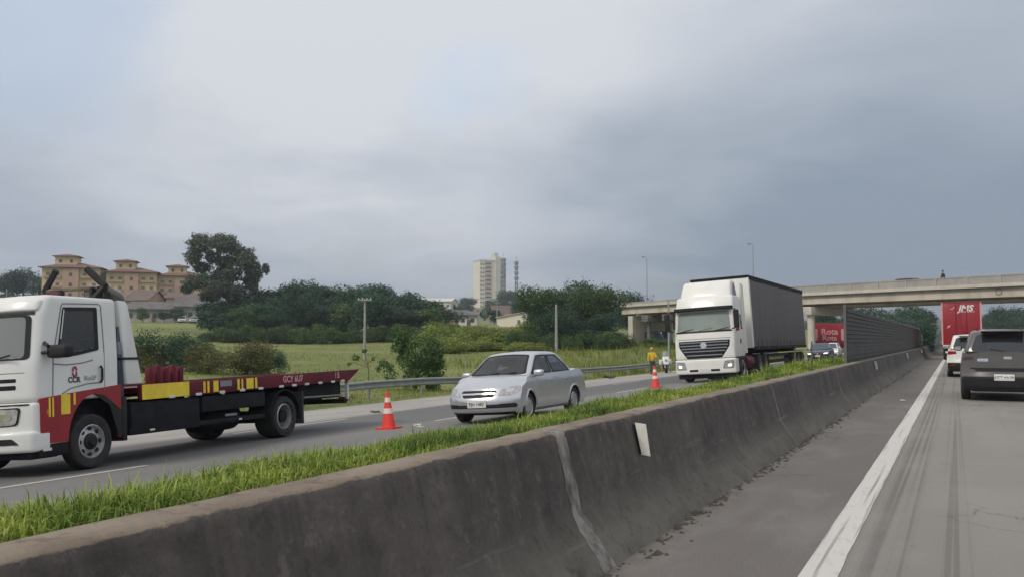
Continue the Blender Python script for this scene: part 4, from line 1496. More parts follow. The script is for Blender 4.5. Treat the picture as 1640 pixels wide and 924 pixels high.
# ------------------------------------------------------------------ other cars
def car(name, label, cat, M, paint, L, W, H, belt, front, lit=False, group=None, suv=True, plate='GKD 2B47', detail=True, tail_hi=False):
    t = root(name, label, cat, M, group)
    k = 0.5 if suv else 0.42
    hood = belt - (0.06 if suv else 0.05)
    body = CarBody(L, W, [(0, hood - 0.22), (-0.12, hood - 0.13), (-0.5, hood - 0.05), (-1.0, hood), (-1.5, belt), (-L + 0.5, belt + 0.02), (-L + 0.1, belt + 0.01), (-L, belt - 0.02)],
                   0.24 if suv else 0.19, [(-0.85, 0.33, 0.39), (-L + 0.85, 0.33, 0.39)],
                   ([(0.2, 0.10), (0.35, 0.0), (0.6, 0.0), (0.8, 0.06), (1.0, 0.14)], 0.30, 0.9),
                   ([(0.2, 0.10), (0.35, 0.01), (0.55, 0.0), (0.72, 0.05), (1.1, 0.07)], 0.20, 0.6), 0.03)
    body.build('body', paint, t)
    underbody(t, L, W, 0.22, 0.55)
    gh = greenhouse(-1.05, -1.75, -L + (0.42 if suv else 1.1), -L + (0.1 if suv else 0.65), W / 2 - 0.09, W / 2 - 0.25, belt - 0.03, H)
    gh.build('cabin', paint, t, (5, 5, 3))
    pan('windscreen', 'glass_sky', t, gh, 'F', [(-0.9, 0.08), (0.9, 0.08), (0.86, 0.88), (-0.86, 0.88)], r=0.08, eps=0.004)
    pan('rear_window', 'glass', t, gh, 'B', [(-0.86, 0.10), (0.86, 0.10), (0.80, 0.82), (-0.80, 0.82)], r=0.12, eps=0.005)
    for fc in 'LR':
        pan('front_door_glass', 'glass', t, gh, fc, [(0.53, 0.1), (0.93, 0.1), (0.89, 0.86), (0.55, 0.86)], r=0.03, eps=0.004)
        pan('rear_door_glass', 'glass', t, gh, fc, [(0.10, 0.12), (0.50, 0.1), (0.52, 0.86), (0.12, 0.86)], r=0.04, eps=0.004)
        if detail:
            xm = -L * 0.5
            pan('front_door', paint, t, body, fc, [(-1.3, 0.34), (xm, 0.34), (xm, belt - 0.05), (-1.25, belt - 0.06)], r=0.03, eps=0.005, depth=0.012, step=0.2)
            pan('rear_door', paint, t, body, fc, [(xm - 0.02, 0.34), (-L + 1.35, 0.34), (-L + 1.15, belt - 0.05), (xm - 0.02, belt - 0.05)], r=0.03, eps=0.005, depth=0.012, step=0.2)
            pan('sill_trim', 'black', t, body, fc, rect(-L + 1.3, -1.3, 0.245, 0.34), r=0.01, eps=0.010, step=0.2)
    for s in (1, -1):
        wheel(t, -0.85, s * (W / 2 - 0.11), 0.33, 0.21, s)
        wheel(t, -L + 0.85, s * (W / 2 - 0.11), 0.33, 0.21, s)
        mirror(t, -1.32, s * (W / 2 - 0.06), belt + 0.06, paint if front or paint == 'white' else 'black')
        hw = W / 2
        if front:
            pan('headlight', 'lamp_bright' if lit else 'lamp', t, body, 'F', [(s * hw * 0.52, 0.60), (s * hw * 0.9, 0.62), (s * hw * 0.96, 0.72), (s * hw * 0.55, 0.70)][::s], r=0.04, eps=0.008, step=0.06)
            pan('fog_recess', 'black', t, body, 'F', rect(*sorted((s * hw * 0.6, s * hw * 0.85)), 0.36, 0.46), r=0.03, eps=0.006, step=0.08)
    if front:
        pan('grille', 'black', t, body, 'F', rect(-W * 0.25, W * 0.25, 0.55, 0.70), r=0.03, eps=0.006, step=0.08)
        pan('lower_intake', 'black', t, body, 'F', rect(-W * 0.38, W * 0.38, 0.26, 0.36), r=0.03, eps=0.006, step=0.08)
        pl = pan('number_plate', 'plate', t, body, 'F', rect(-0.2, 0.2, 0.40, 0.52), r=0.01, eps=0.02, depth=0.03)
        pan('bonnet_emblem', 'chrome', t, body, 'F', rect(-0.07, 0.07, 0.60, 0.65), r=0.03, eps=0.014)
    else:
        MB().tube([gh.surf('B')(0.0, 0.1) + (-0.012, 0, 0), gh.surf('B')(0.35, 0.2) + (-0.014, 0, 0)], 0.010, 6).build('rear_wiper', 'black', t)
        hw = W / 2
        for s in (1, -1):
            if tail_hi:
                tl = [(s * hw * 0.72, belt - 0.17), (s * hw * 0.985, belt - 0.19), (s * hw * 0.985, belt - 0.11), (s * hw * 0.74, belt - 0.11)]
            else:
                tl = [(s * hw * 0.62, belt - 0.19), (s * hw * 0.985, belt - 0.22), (s * hw * 0.985, belt - 0.08), (s * hw * 0.66, belt - 0.09)]
            pan('tail_light', 'tail_dark' if tail_hi else 'tail', t, body, 'B', tl[::s], r=0.03, eps=0.012, depth=0.03, step=0.06)
            pan('rear_reflector', 'black' if tail_hi else 'tail', t, body, 'B', rect(*sorted((s * hw * 0.66, s * hw * 0.86)), 0.46, 0.50), r=0.01, eps=0.03, step=0.08)
        pan('tailgate', paint, t, body, 'B', [(-hw * 0.80, 0.60), (hw * 0.80, 0.60), (hw * 0.74, belt - 0.03), (-hw * 0.74, belt - 0.03)], r=0.05, eps=0.006, depth=0.014, step=0.12)
        pan('rear_bumper', 'black', t, body, 'B', rect(-hw * 0.97, hw * 0.97, 0.25, 0.56), r=0.05, eps=0.022, depth=0.05, step=0.08)
        zp = (0.60, 0.735) if tail_hi else (0.565, 0.70)
        if paint == 'darkgrey_paint':
            zp = (0.50, 0.635)
        pl = pan('number_plate', 'plate', t, body, 'B', rect(-0.21, 0.21, *zp), r=0.012, eps=0.036, depth=0.03)
        p_ = body.surf('B')(0, sum(zp) / 2)
        text(plate, 0.095, 'print_dark', 'plate_lettering', pl, (p_[0] - 0.0375, 0, p_[2]), (0, -1, 0), (0, 0, 1))
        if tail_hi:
            pan('tailgate_highlight', 'chrome', t, body, 'B', rect(0.34, 0.58, belt - 0.22, belt - 0.15), r=0.02, eps=0.02, step=0.1)  # bright highlights on the tailgate, put in as small chrome plates
            pan('tailgate_highlight', 'chrome', t, body, 'B', rect(-0.18, 0.0, belt - 0.16, belt - 0.10), r=0.02, eps=0.02, step=0.1)
            pan('tailgate_recess', 'black', t, body, 'B', rect(-hw * 0.78, hw * 0.78, 0.70, 0.79), r=0.03, eps=0.010, step=0.1)
            pan('bumper_strip', paint, t, body, 'B', rect(-hw * 0.95, hw * 0.95, 0.575, 0.66), r=0.02, eps=0.03, depth=0.04, step=0.1)
        else:
            pan('tailgate_handle', 'chrome', t, body, 'B', rect(-0.3, 0.3, belt - 0.235, belt - 0.205), r=0.01, eps=0.022, step=0.1)
        if not tail_hi:
            pan('tailgate_emblem', 'chrome', t, body, 'B', rect(-0.055, 0.055, belt - 0.17, belt - 0.10), r=0.03, eps=0.014)
        MB().box((-L + 0.06, -hw * 0.5, H - 0.03), (-L + 0.42, hw * 0.5, H + 0.004)).build('roof_spoiler', paint, t, bev=0.01) if suv else None
    if suv and detail:
        for s in (1, -1):
            pts = [gh.surf('T')(x, s * 0.78) + (0, 0, 0.05) for x in np.linspace(0.12, 0.88, 8)]
            MB().tube(pts, 0.018, 6).build('roof_rail', 'black', t)
    return t


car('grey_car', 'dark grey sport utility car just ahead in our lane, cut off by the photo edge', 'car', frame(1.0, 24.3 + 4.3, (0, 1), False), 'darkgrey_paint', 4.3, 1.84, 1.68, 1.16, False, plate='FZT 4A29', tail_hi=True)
car('white_car', 'white sport utility car seen from behind, between the dark grey one and the red truck', 'car', frame(0.55, 39.4 + 4.4, (0, 1), False), 'white', 4.4, 1.80, 1.64, 1.10, False, plate='EQL 7C13')
car('blue_car', 'dark blue oncoming car with headlights on behind the curtain-sided truck', 'car', frame(-10.5, 80.2, (0, -1)), 'blue_paint', 4.3, 1.80, 1.50, 0.98, True, lit=True, suv=False)
car('white_car', 'white oncoming car half hidden by the slat fence, right of the dark blue car', 'car', frame(-11.7, 98, (0, -1)), 'white', 4.2, 1.75, 1.55, 1.0, True, lit=True)
p = BP0 + BD * 16.2 + BNORM * 3.0
car('dark_car', 'dark car crossing the bridge, only its roof above the parapet', 'car', frame(p.x, p.y, (BD.x, BD.y), False, bz(16.2) + 1.46), 'blue_paint', 4.2, 1.75, 1.42, 1.0, True, detail=False)
for px, d, lab, pt in ((290, 196, 'small white car parked below the grey-roofed houses, farthest left', 'white'), (308, 194, 'small silver car parked in the middle of the row below the houses', 'silver'),
                       (322, 192, 'small white car parked under the big eucalyptus', 'white')):
    p = at(px, 540, d)
    car('parked_car', lab, 'car', frame(p.x, p.y, (0.6, -0.8), False, tz1(p.x, p.y)), pt, 4.0, 1.7, 1.5, 0.95, True, group='cars parked by the far houses', detail=False)


# ------------------------------------------------------------------ tow truck
fw = Vector((0.11020, -0.99391))
t = root('tow_truck', 'white and red flatbed tow truck with empty bed, cab cut by the photo edge', 'truck', frame(-12.1436, 8.984, fw, z=zopp(-12.1436)))


def D_cab(p):
    x, y, z = p
    q = min(1, abs(y) / 1.05)
    f = sm((x - 0.3) / 0.85)
    x -= f * (0.20 * q ** 4 + ip(z, [(1.0, 0.0), (1.5, 0.02), (2.2, 0.13), (2.5, 0.26)]))
    y *= ip(z, [(1.0, 1.0), (1.6, 1.0), (2.5, 0.965)])
    return np.array((x, y, z))


cab = Shell((-0.52, -1.05, 1.0), (1.15, 1.05, 2.46), 0.07, D_cab)
TW = [(-0.95, 1.575), (0.95, 1.575), (0.93, 2.18), (-0.93, 2.18)]
TS = [(-0.10, 1.705), (0.31, 1.63), (0.765, 1.60), (0.585, 2.275), (-0.10, 2.295)]
cab.build('cab', 'white', t, (36, 40, 34), holes=[('F', TW), ('L', TS), ('R', TS)])
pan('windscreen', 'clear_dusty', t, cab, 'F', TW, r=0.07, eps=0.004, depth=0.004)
ring_panel('windscreen_seal', 'black', t, cab, 'F', TW, 1.0, 0.93, r=0.07)
pan('screen_seal', 'black', t, cab, 'F', rect(-0.96, 0.96, 2.185, 2.225), r=0.01, eps=0.012)
vis = Shell((1.02, -0.98, 2.235), (1.17, 0.98, 2.40), 0.04, lambda p: np.array((D_cab(p)[0] + 0.015, p[1] * 0.99, p[2])))
vis.build('roof_visor', 'white', t, (2, 9, 2))
for y0 in (-0.85, -0.25, 0.28):
    MB().tube([(1.155, y0, 1.555), (1.15, y0 + 0.5, 1.64)], 0.013, 6).build('wiper', 'black', t)
for fc, sg in (('L', 1), ('R', -1)):
    dr = pan('door', 'white', t, cab, fc, [(-0.215, 1.10), (0.845, 1.07), (0.86, 1.565), (0.30, 1.585), (-0.215, 1.66)], r=0.03, eps=0.007)
    sl_ = [(-0.225, 1.10), (-0.225, 1.7), (-0.20, 2.34), (-0.15, 2.365), (0.62, 2.345), (0.68, 2.30), (0.87, 1.62), (0.855, 1.06)]
    MB().tube([cab.surf(fc)(a, b_) + (0, sg * 0.002, 0) for a, b_ in sl_], 0.009, 5).build('door_seal', 'print_grey', dr)
    pan('window_glass', 'clear', dr, cab, fc, TS, r=0.04, eps=0.004, depth=0.004)
    ring_panel('window_seal', 'black', dr, cab, fc, TS, 1.05, 0.90, eps=0.010)
    pan('vent_strip', 'white', dr, cab, fc, [(0.66, 1.85), (0.69, 1.85), (0.58, 2.26), (0.555, 2.26)], r=0.005, eps=0.018)
    MB().tube([(-0.13, sg * 1.075, 1.22), (-0.14, sg * 1.095, 1.27), (-0.14, sg * 1.095, 1.42), (-0.13, sg * 1.075, 1.46)], 0.018, 6).build('handle', 'black', dr)
    for pts in ([(0.86, 1.505), (0.5, 1.49), (0.2, 1.51), (0.0, 1.55)], [(0.62, 1.09), (0.42, 1.16), (0.1, 1.215), (-0.15, 1.225)]):
        MB().tube([cab.surf(fc)(a, b_) + (0, sg * 0.006, 0) for a, b_ in pts], 0.010, 5).build('crease', 'print_grey', dr)
    # mirror on its arms
    ma = MB().tube([(0.86, sg * 1.02, 1.66), (0.88, sg * 1.17, 1.66)], 0.025, 6).tube([(0.82, sg * 1.02, 1.80), (0.88, sg * 1.17, 1.74)], 0.025, 6).build('mirror_arm', 'black', t)
    Shell((0.70, min(sg * 1.10, sg * 1.46), 1.58), (0.88, max(sg * 1.10, sg * 1.46), 1.76), 0.06).build('mirror_head', 'black', ma, (1, 1, 1))
# inside the cab
Shell((0.55, -0.95, 1.20), (0.98, 0.95, 1.56), 0.06).build('dashboard', 'dash', t, (2, 5, 2))
MB().lathe([(0.20, -0.015), (0.225, 0.0), (0.20, 0.015), (0.185, 0.0), (0.20, -0.015)], (0, 0, 0), 0, 20, False).build('steering_wheel', 'black', t).location = (0.46, 0.52, 1.56)
for y in (0.52, -0.52):
    Shell((-0.36, y - 0.25, 1.15), (-0.18, y + 0.25, 1.86), 0.07).build('seat', 'seat_cloth', t, (1, 2, 3))
    Shell((-0.34, y - 0.14, 1.88), (-0.24, y + 0.14, 2.05), 0.04).build('headrest', 'seat_cloth', t, (1, 2, 2))
MB().box((-0.5, -1.0, 1.02), (-0.44, 1.0, 2.40)).build('cab_back_lining', 'print_grey', t)
# lettering and round emblem on the driver's door
so = cab.surf('L')
text('CCR', 0.108, 'print_dark', 'door_lettering', t, (0.345, 1.065, 1.275), (-1, 0, 0), (0, 0, 1), bold=0.004)
text('RioSP', 0.095, 'print_grey', 'door_lettering', t, (0.055, 1.065, 1.290), (-1, 0, 0), (0, 0, 1))
b = MB()
for cz, s0_, s1_ in ((1.415, -0.3, 3.9), (1.365, 2.84, 7.04)):
    v = []
    for k in range(13):
        a = s0_ + (s1_ - s0_) * k / 12
        for rr in (0.052, 0.022):
            v.append((0.335 - rr * math.cos(a) * 0.9, 1.066, cz + rr * math.sin(a)))
    b.add(v, [(2 * k, 2 * k + 1, 2 * k + 3, 2 * k + 2) for k in range(12)])
b.build('door_emblem', 'logo_red', t, weld=False)
# lower front: bumper, lamps, grille
low = Shell((0.42, -1.05, 0.40), (1.17, 1.05, 1.0), 0.05, lambda p: np.array((p[0] - sm((p[0] - 0.4) / 0.7) * 0.20 * min(1, abs(p[1]) / 1.05) ** 4, p[1], p[2])))
low.build('lower_cab', 'white', t, (5, 9, 3))
for k, (z0, z1) in enumerate(((1.175, 1.235), (1.275, 1.325))):
    pan('grille_slot', 'chassis', t, cab, 'F', rect(-0.80, 0.80, z0, z1), r=0.02, eps=0.004, step=0.08)
pan('front_emblem', 'chrome', t, cab, 'F', [(0.09 * math.cos(a), 1.255 + 0.09 * math.sin(a)) for a in np.linspace(0, 2 * math.pi, 16)[:-1]], r=0, eps=0.012)
pan('bonnet_crease', 'print_grey', t, cab, 'F', rect(-0.9, 0.9, 1.395, 1.405), r=0.0, eps=0.003)
bm_ = Shell((0.95, -1.06, 0.34), (1.24, 1.06, 0.62), 0.05, lambda p: np.array((p[0] - 0.22 * min(1, abs(p[1]) / 1.06) ** 4, p[1], p[2])))
bm_.build('bumper', 'white', t, (2, 10, 3))
pan('bumper_intake', 'black', t, bm_, 'F', [(-0.9, 0.45), (0.9, 0.45), (0.82, 0.53), (-0.82, 0.53)], r=0.02, eps=0.004, step=0.08)
MB().box((0.55, -0.98, 0.24), (1.02, 0.98, 0.345)).build('bumper_skirt', 'chassis', t, bev=0.02)
pan('lamp_panel_gap', 'chassis', t, low, 'F', rect(-0.97, 0.97, 0.965, 0.99), r=0.005, eps=0.004, step=0.08)  # dark panel gap between the cab and the lower front
for s in (1, -1):
    hs_ = pan('headlight_housing', 'black', t, low, 'F', [(s * 0.30, 0.68), (s * 0.84, 0.70), (s * 0.88, 0.94), (s * 0.32, 0.93)][::s], r=0.05, eps=0.004, step=0.06)
    pan('headlight', 'lamp', hs_, low, 'F', [(s * 0.52, 0.70), (s * 0.82, 0.715), (s * 0.855, 0.92), (s * 0.55, 0.92)][::s], r=0.05, eps=0.010, step=0.06)
    pan('lamp_reflector', 'chrome', hs_, low, 'F', [(s * 0.60, 0.77), (s * 0.76, 0.77), (s * 0.77, 0.86), (s * 0.61, 0.86)][::s], r=0.03, eps=0.016)
    fc = 'L' if s > 0 else 'R'
    pan('side_repeater', 'amber', t, low, fc, rect(0.955, 1.0, 0.83, 0.89), r=0.01, eps=0.01)
    # red side skirt below the door, cut round the wheel, with its stripes
    arch = [(-0.02 + 0.475 * math.cos(a), 0.40 + 0.66 * math.sin(a)) for a in np.linspace(0.06, math.pi, 16)]
    y0, y1 = (1.02, 1.058) if s > 0 else (-1.058, -1.02)
    MB().prism([(0.915, 0.44), (0.925, 1.045), (0.4, 1.10), (-0.54, 1.18), (-0.54, 0.42)] + arch[::-1] + [(0.455, 0.43)], 1, y0, y1).build('red_side_skirt', 'red', t)
    ya, yb_ = (1.0585, 1.064) if s > 0 else (-1.064, -1.0585)
    for x0, x1, z0, z1 in ((0.755, 0.785, 0.79, 1.05), (0.70, 0.725, 0.79, 1.055), (0.42, 0.575, 0.81, 1.085), (0.325, 0.36, 0.93, 1.10)):
        MB().box((x0, ya, z0), (x1, yb_, z1)).build('yellow_stripe', 'yellow', t)
    MB().prism([(-0.545, 0.42), (-0.545, 0.80), (-0.20, 1.04), (0.0, 1.07), (0.0, 1.065), (-0.30, 0.90), (-0.48, 0.42)], 1, ya, yb_).build('arch_edge', 'black', t)
    MB().box((-0.545, min(s * 0.3, s * 0.785), 0.50), (0.41, max(s * 0.3, s * 0.785), 0.999)).build('wheel_house', 'chassis', t)
    MB().box((0.43, s * 0.99 - 0.06, 0.255), (0.93, s * 0.99 + 0.06, 0.435)).build('step', 'chassis', t, bev=0.02)
    MB().box((0.74, s * 1.055 - 0.006, 0.34), (0.88, s * 1.055 + 0.006, 0.375)).build('marker_light', 'plate', t)
    MB().box((-0.66, s * 0.80 - 0.26, 0.34), (-0.56, s * 0.80 + 0.255, 1.0)).build('mud_flap', 'black', t, bev=0.01)
    wheel(t, 0, s * 0.92, 0.39, 0.235, s, 'rim', 'truck')
    wheel(t, -4.80, s * 0.82, 0.40, 0.46, s, 'rim', 'truck', dual=True)
    b = MB()
    pts = [(0.50 * math.cos(a), 0.5 * math.sin(a)) for a in np.linspace(-0.1, math.pi + 0.1, 14)]
    v = []
    for x, z in pts:
        for yy in (0.56, 1.055):
            for e_ in (0, 0.022):
                v.append((-4.8 + x * (1 + e_ / 0.5), s * yy, 0.40 + z * (1 + e_ / 0.5)))
    f = []
    for i in range(len(pts) - 1):
        a, c_ = i * 4, (i + 1) * 4
        f += [(a, c_, c_ + 2, a + 2), (a + 1, a + 3, c_ + 3, c_ + 1), (a, a + 1, c_ + 1, c_), (a + 2, c_ + 2, c_ + 3, a + 3)]
    b.add(v, f).build('rear_mudguard', 'chassis', t)
    MB().box((-5.42, s * 0.82 - 0.24, 0.22), (-5.38, s * 0.82 + 0.24, 0.86)).build('mud_flap', 'trouser', t)
# chassis, boxes and pipes
for s in (1, -1):
    MB().box((-7.1, s * 0.4 - 0.05, 0.62), (0.9, s * 0.4 + 0.05, 0.86)).build('chassis_rail', 'chassis', t)
    MB().box((-2.35, s * 0.86 - 0.17, 0.40), (-0.78, s * 0.86 + 0.16, 0.90)).build('tool_box', 'chassis', t, bev=0.02)
    MB().box((-4.2, s * 0.98 - 0.02, 0.42), (-0.75, s * 0.98 + 0.035, 0.50)).build('side_guard', 'chassis', t, bev=0.01)
    MB().box((-4.2, s * 0.92 - 0.12, 0.64), (-2.42, s * 0.92 + 0.10, 0.91)).build('tool_box', 'chassis', t, bev=0.02)
    MB().box((-3.32, s * 1.03 - 0.006, 0.53), (-3.0, s * 1.03 + 0.006, 0.57)).build('marker_light', 'print_grey', t)
    MB().box((-1.25, s * 1.04 - 0.006, 0.44), (-1.15, s * 1.04 + 0.006, 0.47)).build('marker_light', 'plate', t)
    MB().box((-3.45, s * 1.04 - 0.006, 0.44), (-3.37, s * 1.04 + 0.006, 0.47)).build('marker_light', 'plate', t)
MB().lathe([(0.24, -3.9), (0.25, -3.85), (0.25, -2.95), (0.24, -2.9)], (0, 0.45, 0.5), 0, 16).build('fuel_tank', 'chassis', t)
MB().lathe([(0.12, -1.0), (0.12, 1.0)], (-4.8, 0, 0.41), 1, 12).build('rear_axle', 'chassis', t)
MB().box((-0.5, -0.5, 0.5), (0.7, 0.5, 1.0)).build('engine', 'chassis', t)
# behind the cab: dark ram, slanted white headboard
MB().box((-0.68, 0.72, 1.0), (-0.55, 0.99, 2.05)).build('exhaust_stack', 'blue_paint', t, bev=0.02)
MB().box((-0.70, 0.80, 1.62), (-0.545, 1.01, 1.82)).build('air_filter', 'print_grey', t, bev=0.02)
hb = MB().prism([(-0.545, 2.44), (-0.70, 2.44), (-0.75, 2.38), (-1.04, 1.17), (-0.69, 1.17)], 1, -1.03, 1.03).build('headboard', 'white', t, bev=0.035)
MB().box((-0.93, 0.86, 1.545), (-0.56, 1.045, 1.58)).build('headboard_strap', 'black', t)
# beacon frame over the cab
MB().tube([(-0.36, -0.20, 2.66), (-0.40, 0.80, 2.63)], 0.032, 6).build('rack_bar', 'bark', t)
MB().tube([(-0.36, -0.25, 2.60), (-0.36, 0.15, 2.585)], 0.04, 6).build('rack_bar', 'maroon', t)
for y in (0.12, 0.72):
    MB().tube([(-0.36, y, 2.44), (-0.36, y, 2.64)], 0.045, 6).build('rack_leg', 'black', t)
MB().tube([(-0.36, -0.22, 2.64), (-0.36, 0.02, 2.96)], 0.05, 6).build('rack_strut', 'black', t)
MB().tube([(-0.36, 0.62, 2.93), (-0.42, 0.90, 2.66), (-0.46, 0.93, 2.47)], 0.055, 6).build('rack_strut', 'black', t)
MB().tube([(-0.42, 0.90, 2.66), (-0.30, 0.78, 2.46)], 0.045, 6).build('rack_strut', 'black', t)
Shell((-0.80, 0.45, 2.445), (-0.40, 0.97, 2.69), 0.10, lambda p: np.array((p[0] , p[1], p[2] - 0.10 * sm((-0.4 - p[0]) / 0.4)))).build('tarpaulin_roll', 'darkgrey_paint', t, (2, 3, 2))
# flat bed: deck, side rails with stripes, red front frame, tail
bedz = lambda x: 1.155 + (-x - 0.95) * 0.0125
MB().prism([(-0.97, bedz(-0.97) - 0.04), (-7.6, bedz(-7.6) - 0.04), (-7.6, bedz(-7.6) - 0.12), (-0.97, bedz(-0.97) - 0.12)], 1, -0.98, 0.98).build('bed_deck', 'maroon', t)
for s in (1, -1):
    y0, y1 = (0.985, 1.06) if s > 0 else (-1.06, -0.985)
    MB().prism([(-0.95, bedz(-0.95)), (-7.72, bedz(-7.72)), (-7.25, bedz(-7.25) - 0.23), (-0.95, bedz(-0.95) - 0.235)], 1, y0, y1).build('bed_side_rail', 'maroon', t, bev=0.008)
    ya, yb_ = (1.061, 1.068) if s > 0 else (-1.068, -1.061)

    def plate_(x0, x1, m_, nm, a=0.02, c_=0.21):
        MB().prism([(x0, bedz(x0) - a), (x1, bedz(x1) - a), (x1, bedz(x1) - c_), (x0, bedz(x0) - c_)], 1, ya, yb_).build(nm, m_, t)
    plate_(-0.97, -2.04, 'yellow', 'yellow_panel', 0.0, 0.23)
    for x0, x1 in ((-2.40, -2.45), (-2.50, -2.55), (-2.66, -2.79), (-3.32, -3.38), (-3.44, -3.48), (-3.58, -3.79), (-3.84, -3.90)):
        plate_(x0, x1, 'yellow', 'yellow_stripe')
    plate_(-2.84, -3.16, 'print_grey', 'sign_plate', 0.03, 0.13)
    for x in (-1.62, -2.27, -2.88, -3.45, -4.0, -4.66, -5.1, -5.55, -6.05, -6.55, -6.95):
        MB().box((x - 0.07, min(ya, ya + s * 0.02), bedz(x) - 0.245), (x + 0.07, max(ya, ya + s * 0.02), bedz(x) - 0.20)).build('side_light', 'plate', t, bev=0.005)
text('GCY 6U7', 0.17, 'print_pink', 'bed_lettering', t, (-5.08, 1.0625, bedz(-5.1) - 0.10), (-1, 0, 0), (0, 0, 1), bold=0.006)
text('I 5', 0.17, 'print_pink', 'bed_lettering', t, (-6.75, 1.0625, bedz(-6.7) - 0.10), (-1, 0, 0), (0, 0, 1), bold=0.006)
for k in range(5):
    x0 = -2.28 - k * 0.19
    MB().box((x0 - 0.10, -0.05, 1.10), (x0, 0.05, 1.44 + 0.04 * (k % 2))).build('bed_stop_board', 'maroon', t, bev=0.01)
MB().box((-3.2, -0.08, 1.09), (-2.25, 0.08, 1.17)).build('bed_stop_foot', 'maroon', t)
MB().box((-7.15, -0.9, 0.66), (-5.5, 0.9, 1.0)).build('under_lift', 'chassis', t, bev=0.03)
MB().box((-7.25, -1.0, 0.52), (-7.1, 1.0, 0.62)).build('underrun_bar', 'chassis', t, bev=0.02)
MB().tube([(-5.6, 0.95, 0.72), (-7.1, 0.95, 0.70)], 0.02, 6).build('lift_rod', 'galv', t)
for s in (1, -1):
    MB().box((-7.30, s * 0.98 - 0.03, 0.60), (-7.24, s * 0.98 + 0.03, 1.02)).build('tail_post', 'plate', t)
    MB().box((-7.42, s * 0.86 - 0.1, 0.56), (-7.26, s * 0.86 + 0.1, 0.66)).build('tail_light', 'tail', t, bev=0.01)
    MB().prism([(-7.2, 0.99), (-7.68, 1.20), (-7.72, 1.18), (-7.25, 0.95)], 1, s * 1.0 - 0.05, s * 1.0 + 0.05).build('tail_wedge', 'wall_cream', t)

# ------------------------------------------------------------------ articulated lorry
t = root('articulated_lorry', 'white cab lorry pulling a long dark grey curtain-sided trailer', 'truck', frame(-9.15, 36.6, (-0.012, -1)))


def D_lor(p):
    x, y, z = p
    q = min(1, abs(y) / 1.25)
    f = sm((x + 0.8) / 0.8)
    x -= f * (0.16 * q ** 3 + ip(z, [(0.9, 0.0), (1.9, 0.05), (2.9, 0.26), (3.5, 0.50)]))
    y *= ip(z, [(0.9, 1.0), (2.0, 1.0), (3.5, 0.94)])
    return np.array((x, y, z))


lc = Shell((-1.95, -1.25, 0.95), (0, 1.25, 3.5), 0.09, D_lor)
lc.build('cab', 'truckwhite', t, (6, 8, 8))
pan('windscreen', 'glass_pale', t, lc, 'F', [(-1.12, 2.08), (1.12, 2.08), (1.08, 2.86), (-1.08, 2.86)], r=0.08, eps=0.005)
pan('screen_seal', 'black', t, lc, 'F', [(-1.16, 2.02), (1.16, 2.02), (1.16, 2.085), (-1.16, 2.085)], r=0.02, eps=0.008)
vs_ = Shell((-0.30, -1.2, 2.92), (0.0, 1.2, 3.06), 0.03, lambda p: np.array((p[0] - 0.14 * min(1, abs(p[1]) / 1.2) ** 3 - (p[2] - 2.9) * 0.5, p[1], p[2])))
vs_.build('sun_visor', 'chassis', t, (2, 8, 2))
for y0 in (-0.95, -0.2, 0.5):
    MB().tube([(0.0 - 0.09, y0, 2.08), (-0.115, y0 + 0.55, 2.18)], 0.014, 5).build('wiper', 'black', t)
# grille in bars
gsec = [(1.42, 1.64, 0.98), (1.20, 1.40, 0.88), (0.96, 1.18, 0.70)]
pan('grille', 'chassis', t, lc, 'F', [(-0.70, 0.955), (0.70, 0.955), (1.03, 1.42), (1.06, 1.69), (-1.06, 1.69), (-1.03, 1.42)], r=0.04, eps=0.004, step=0.1)
for z, hw in ((1.62, 0.99), (1.50, 0.98), (1.38, 0.94), (1.26, 0.86), (1.10, 0.74)):
    pan('grille_bar', 'print_grey', t, lc, 'F', rect(-hw, hw, z - 0.022, z + 0.022), r=0.01, eps=0.022, depth=0.02, step=0.12)
pan('front_emblem', 'chrome', t, lc, 'F', [(0.13 * math.cos(a), 1.50 + 0.13 * math.sin(a)) for a in np.linspace(0, 2 * math.pi, 18)[:-1]], r=0, eps=0.03)
pan('bonnet_crease', 'print_grey', t, lc, 'F', rect(-1.1, 1.1, 1.755, 1.775), r=0, eps=0.003, step=0.1)
bu = Shell((-0.5, -1.25, 0.34), (0.08, 1.25, 0.94), 0.07, lambda p: np.array((p[0] - 0.17 * min(1, abs(p[1]) / 1.25) ** 3, p[1], p[2])))
bu.build('bumper', 'truckwhite', t, (3, 9, 4))
